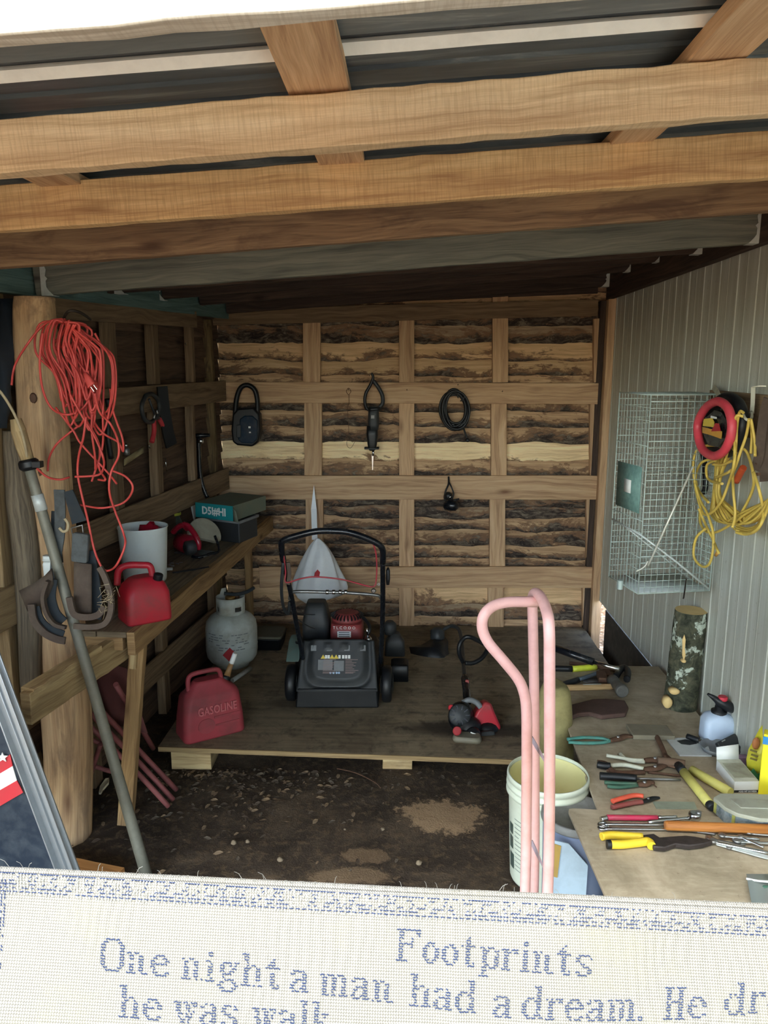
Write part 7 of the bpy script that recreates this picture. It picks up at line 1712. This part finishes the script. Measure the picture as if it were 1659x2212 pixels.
def word(wd, x, base, slope, shear=0.0):
    for ch in wd:
        g = GL[ch]; wdt = max(len(r) for r in g)
        for ri, row in enumerate(g):
            for ci, cc_ in enumerate(row):
                if cc_ != '#' or rr.random() < .06: continue
                xx = x + ci * CE; yy = base(x) + (ri - 11) * 6.1 + ci * CE * slope
                inner = False
                dash(mbt, xx + rr.uniform(-.5, .5) - (ri - 11) * .35, yy + rr.uniform(-.5, .5), (.75 if (ri + ci) % 2 else -.25) + rr.uniform(-.2, .2), 5.4, 2.5)
        x += (wdt + 1.0) * CE
    return x
def base1(x):
    T = ((200, 2092), (430, 2116), (720, 2150), (930, 2178), (1080, 2197), (1250, 2204), (1400, 2204), (1480, 2199), (1640, 2185), (1800, 2180))
    for (a, b), (c, d) in zip(T, T[1:]):
        if x <= c: return b + (d - b) * (x - a) / (c - a)
    return T[-1][1]
for wd, x in (('One', 219), ('night', 394), ('a', 628), ('man', 692), ('had', 886), ('a', 1066), ('dream.', 1128), ('He', 1436), ('dre', 1566)): word(wd, x, base1, .075 if x < 1100 else 0)
word('Footprints', 857, lambda x: 2074 + (x - 857) * .082, .07)
base2 = lambda x: 2196 + (x - 258) * .085
for wd, x in (('he', 258), ('was', 376), ('walk', 545)): word(wd, x, base2, .08)
mbt.build('lettering', M['bluethread'], tw_, kind='stuff')
mbb = MB(); mbc = MB()
for i in range(262):
    x = -60 + i * 6.8; f_ = fold(x); sl__ = .9 if x < 830 else 1.0; dd0 = 2 + max(0, x) * .010
    for r_, (off, prob, an, ln) in enumerate(((1, .8, .1, 6), (9, .6, -.5, 6), (17, .5, .6, 6), (25, .55, -.4, 7), (33, .6, .2, 7), (41, .95 if i % 2 else 0, .05, 9))):
        if rr.random() < prob and not (r_ in (1, 2) and (i // 3) % 2): dash(mbb, x + (r_ % 2) * 3, f_ + dd0 + off, an + rr.uniform(-.2, .2), ln, 2.4)
        if rr.random() < .6: dash(mbc, x + 3, f_ + dd0 + off + 4, rr.uniform(1.0, 2.0), 7, 3.0, .0009)
for j in range(26):
    for q in range(2):
        if rr.random() < .75: dash(mbb, 4 + q * 7 - j * .45, 1902 + j * 7.5, 1.2 + rr.uniform(-.4, .4), 6, 2.6)
mbb.build('border_stitching', M['bluethread'], tw_, kind='stuff'); mbc.build('raised_threads', M['creamthread'], tw_, kind='stuff')
mb = MB()
for i in range(330):
    x = rr.uniform(-20, 1680); p = bl_(x, fold(x) - 1, .0); l_ = rr.uniform(.001, .004) if rr.random() < .93 else rr.uniform(.008, .014); a_ = rr.uniform(-.9, .9)
    mb.tube([p + Vector((0, .006, -.001)), p + Vector((a_ * l_ * .5, .004, l_ * .7)), p + Vector((a_ * l_, .002, l_))], .00022, 4, caps=False)
mb.build('loose_fibres', M['creamthread'], tw_, kind='stuff')
ra = thing('rail', 'timber rail on posts under the woven throw', 'rail', Vector((0, .83, 0)))
zr = min(B0.z, B1.z) - .03
MB().beam(B0 + Vector((-.30, .025, -.10)), B1 + Vector((.40, .025, -.10)), .06, .018, (0, 0, 1), 6).build('bar', M['bench_wood'], ra)
for x in (-.62, .62): MB().beam((x, .825, -.05), (x, .825, zr - .11), .05, .016, (1, 0, 0)).build('post', M['bench_wood'], ra)
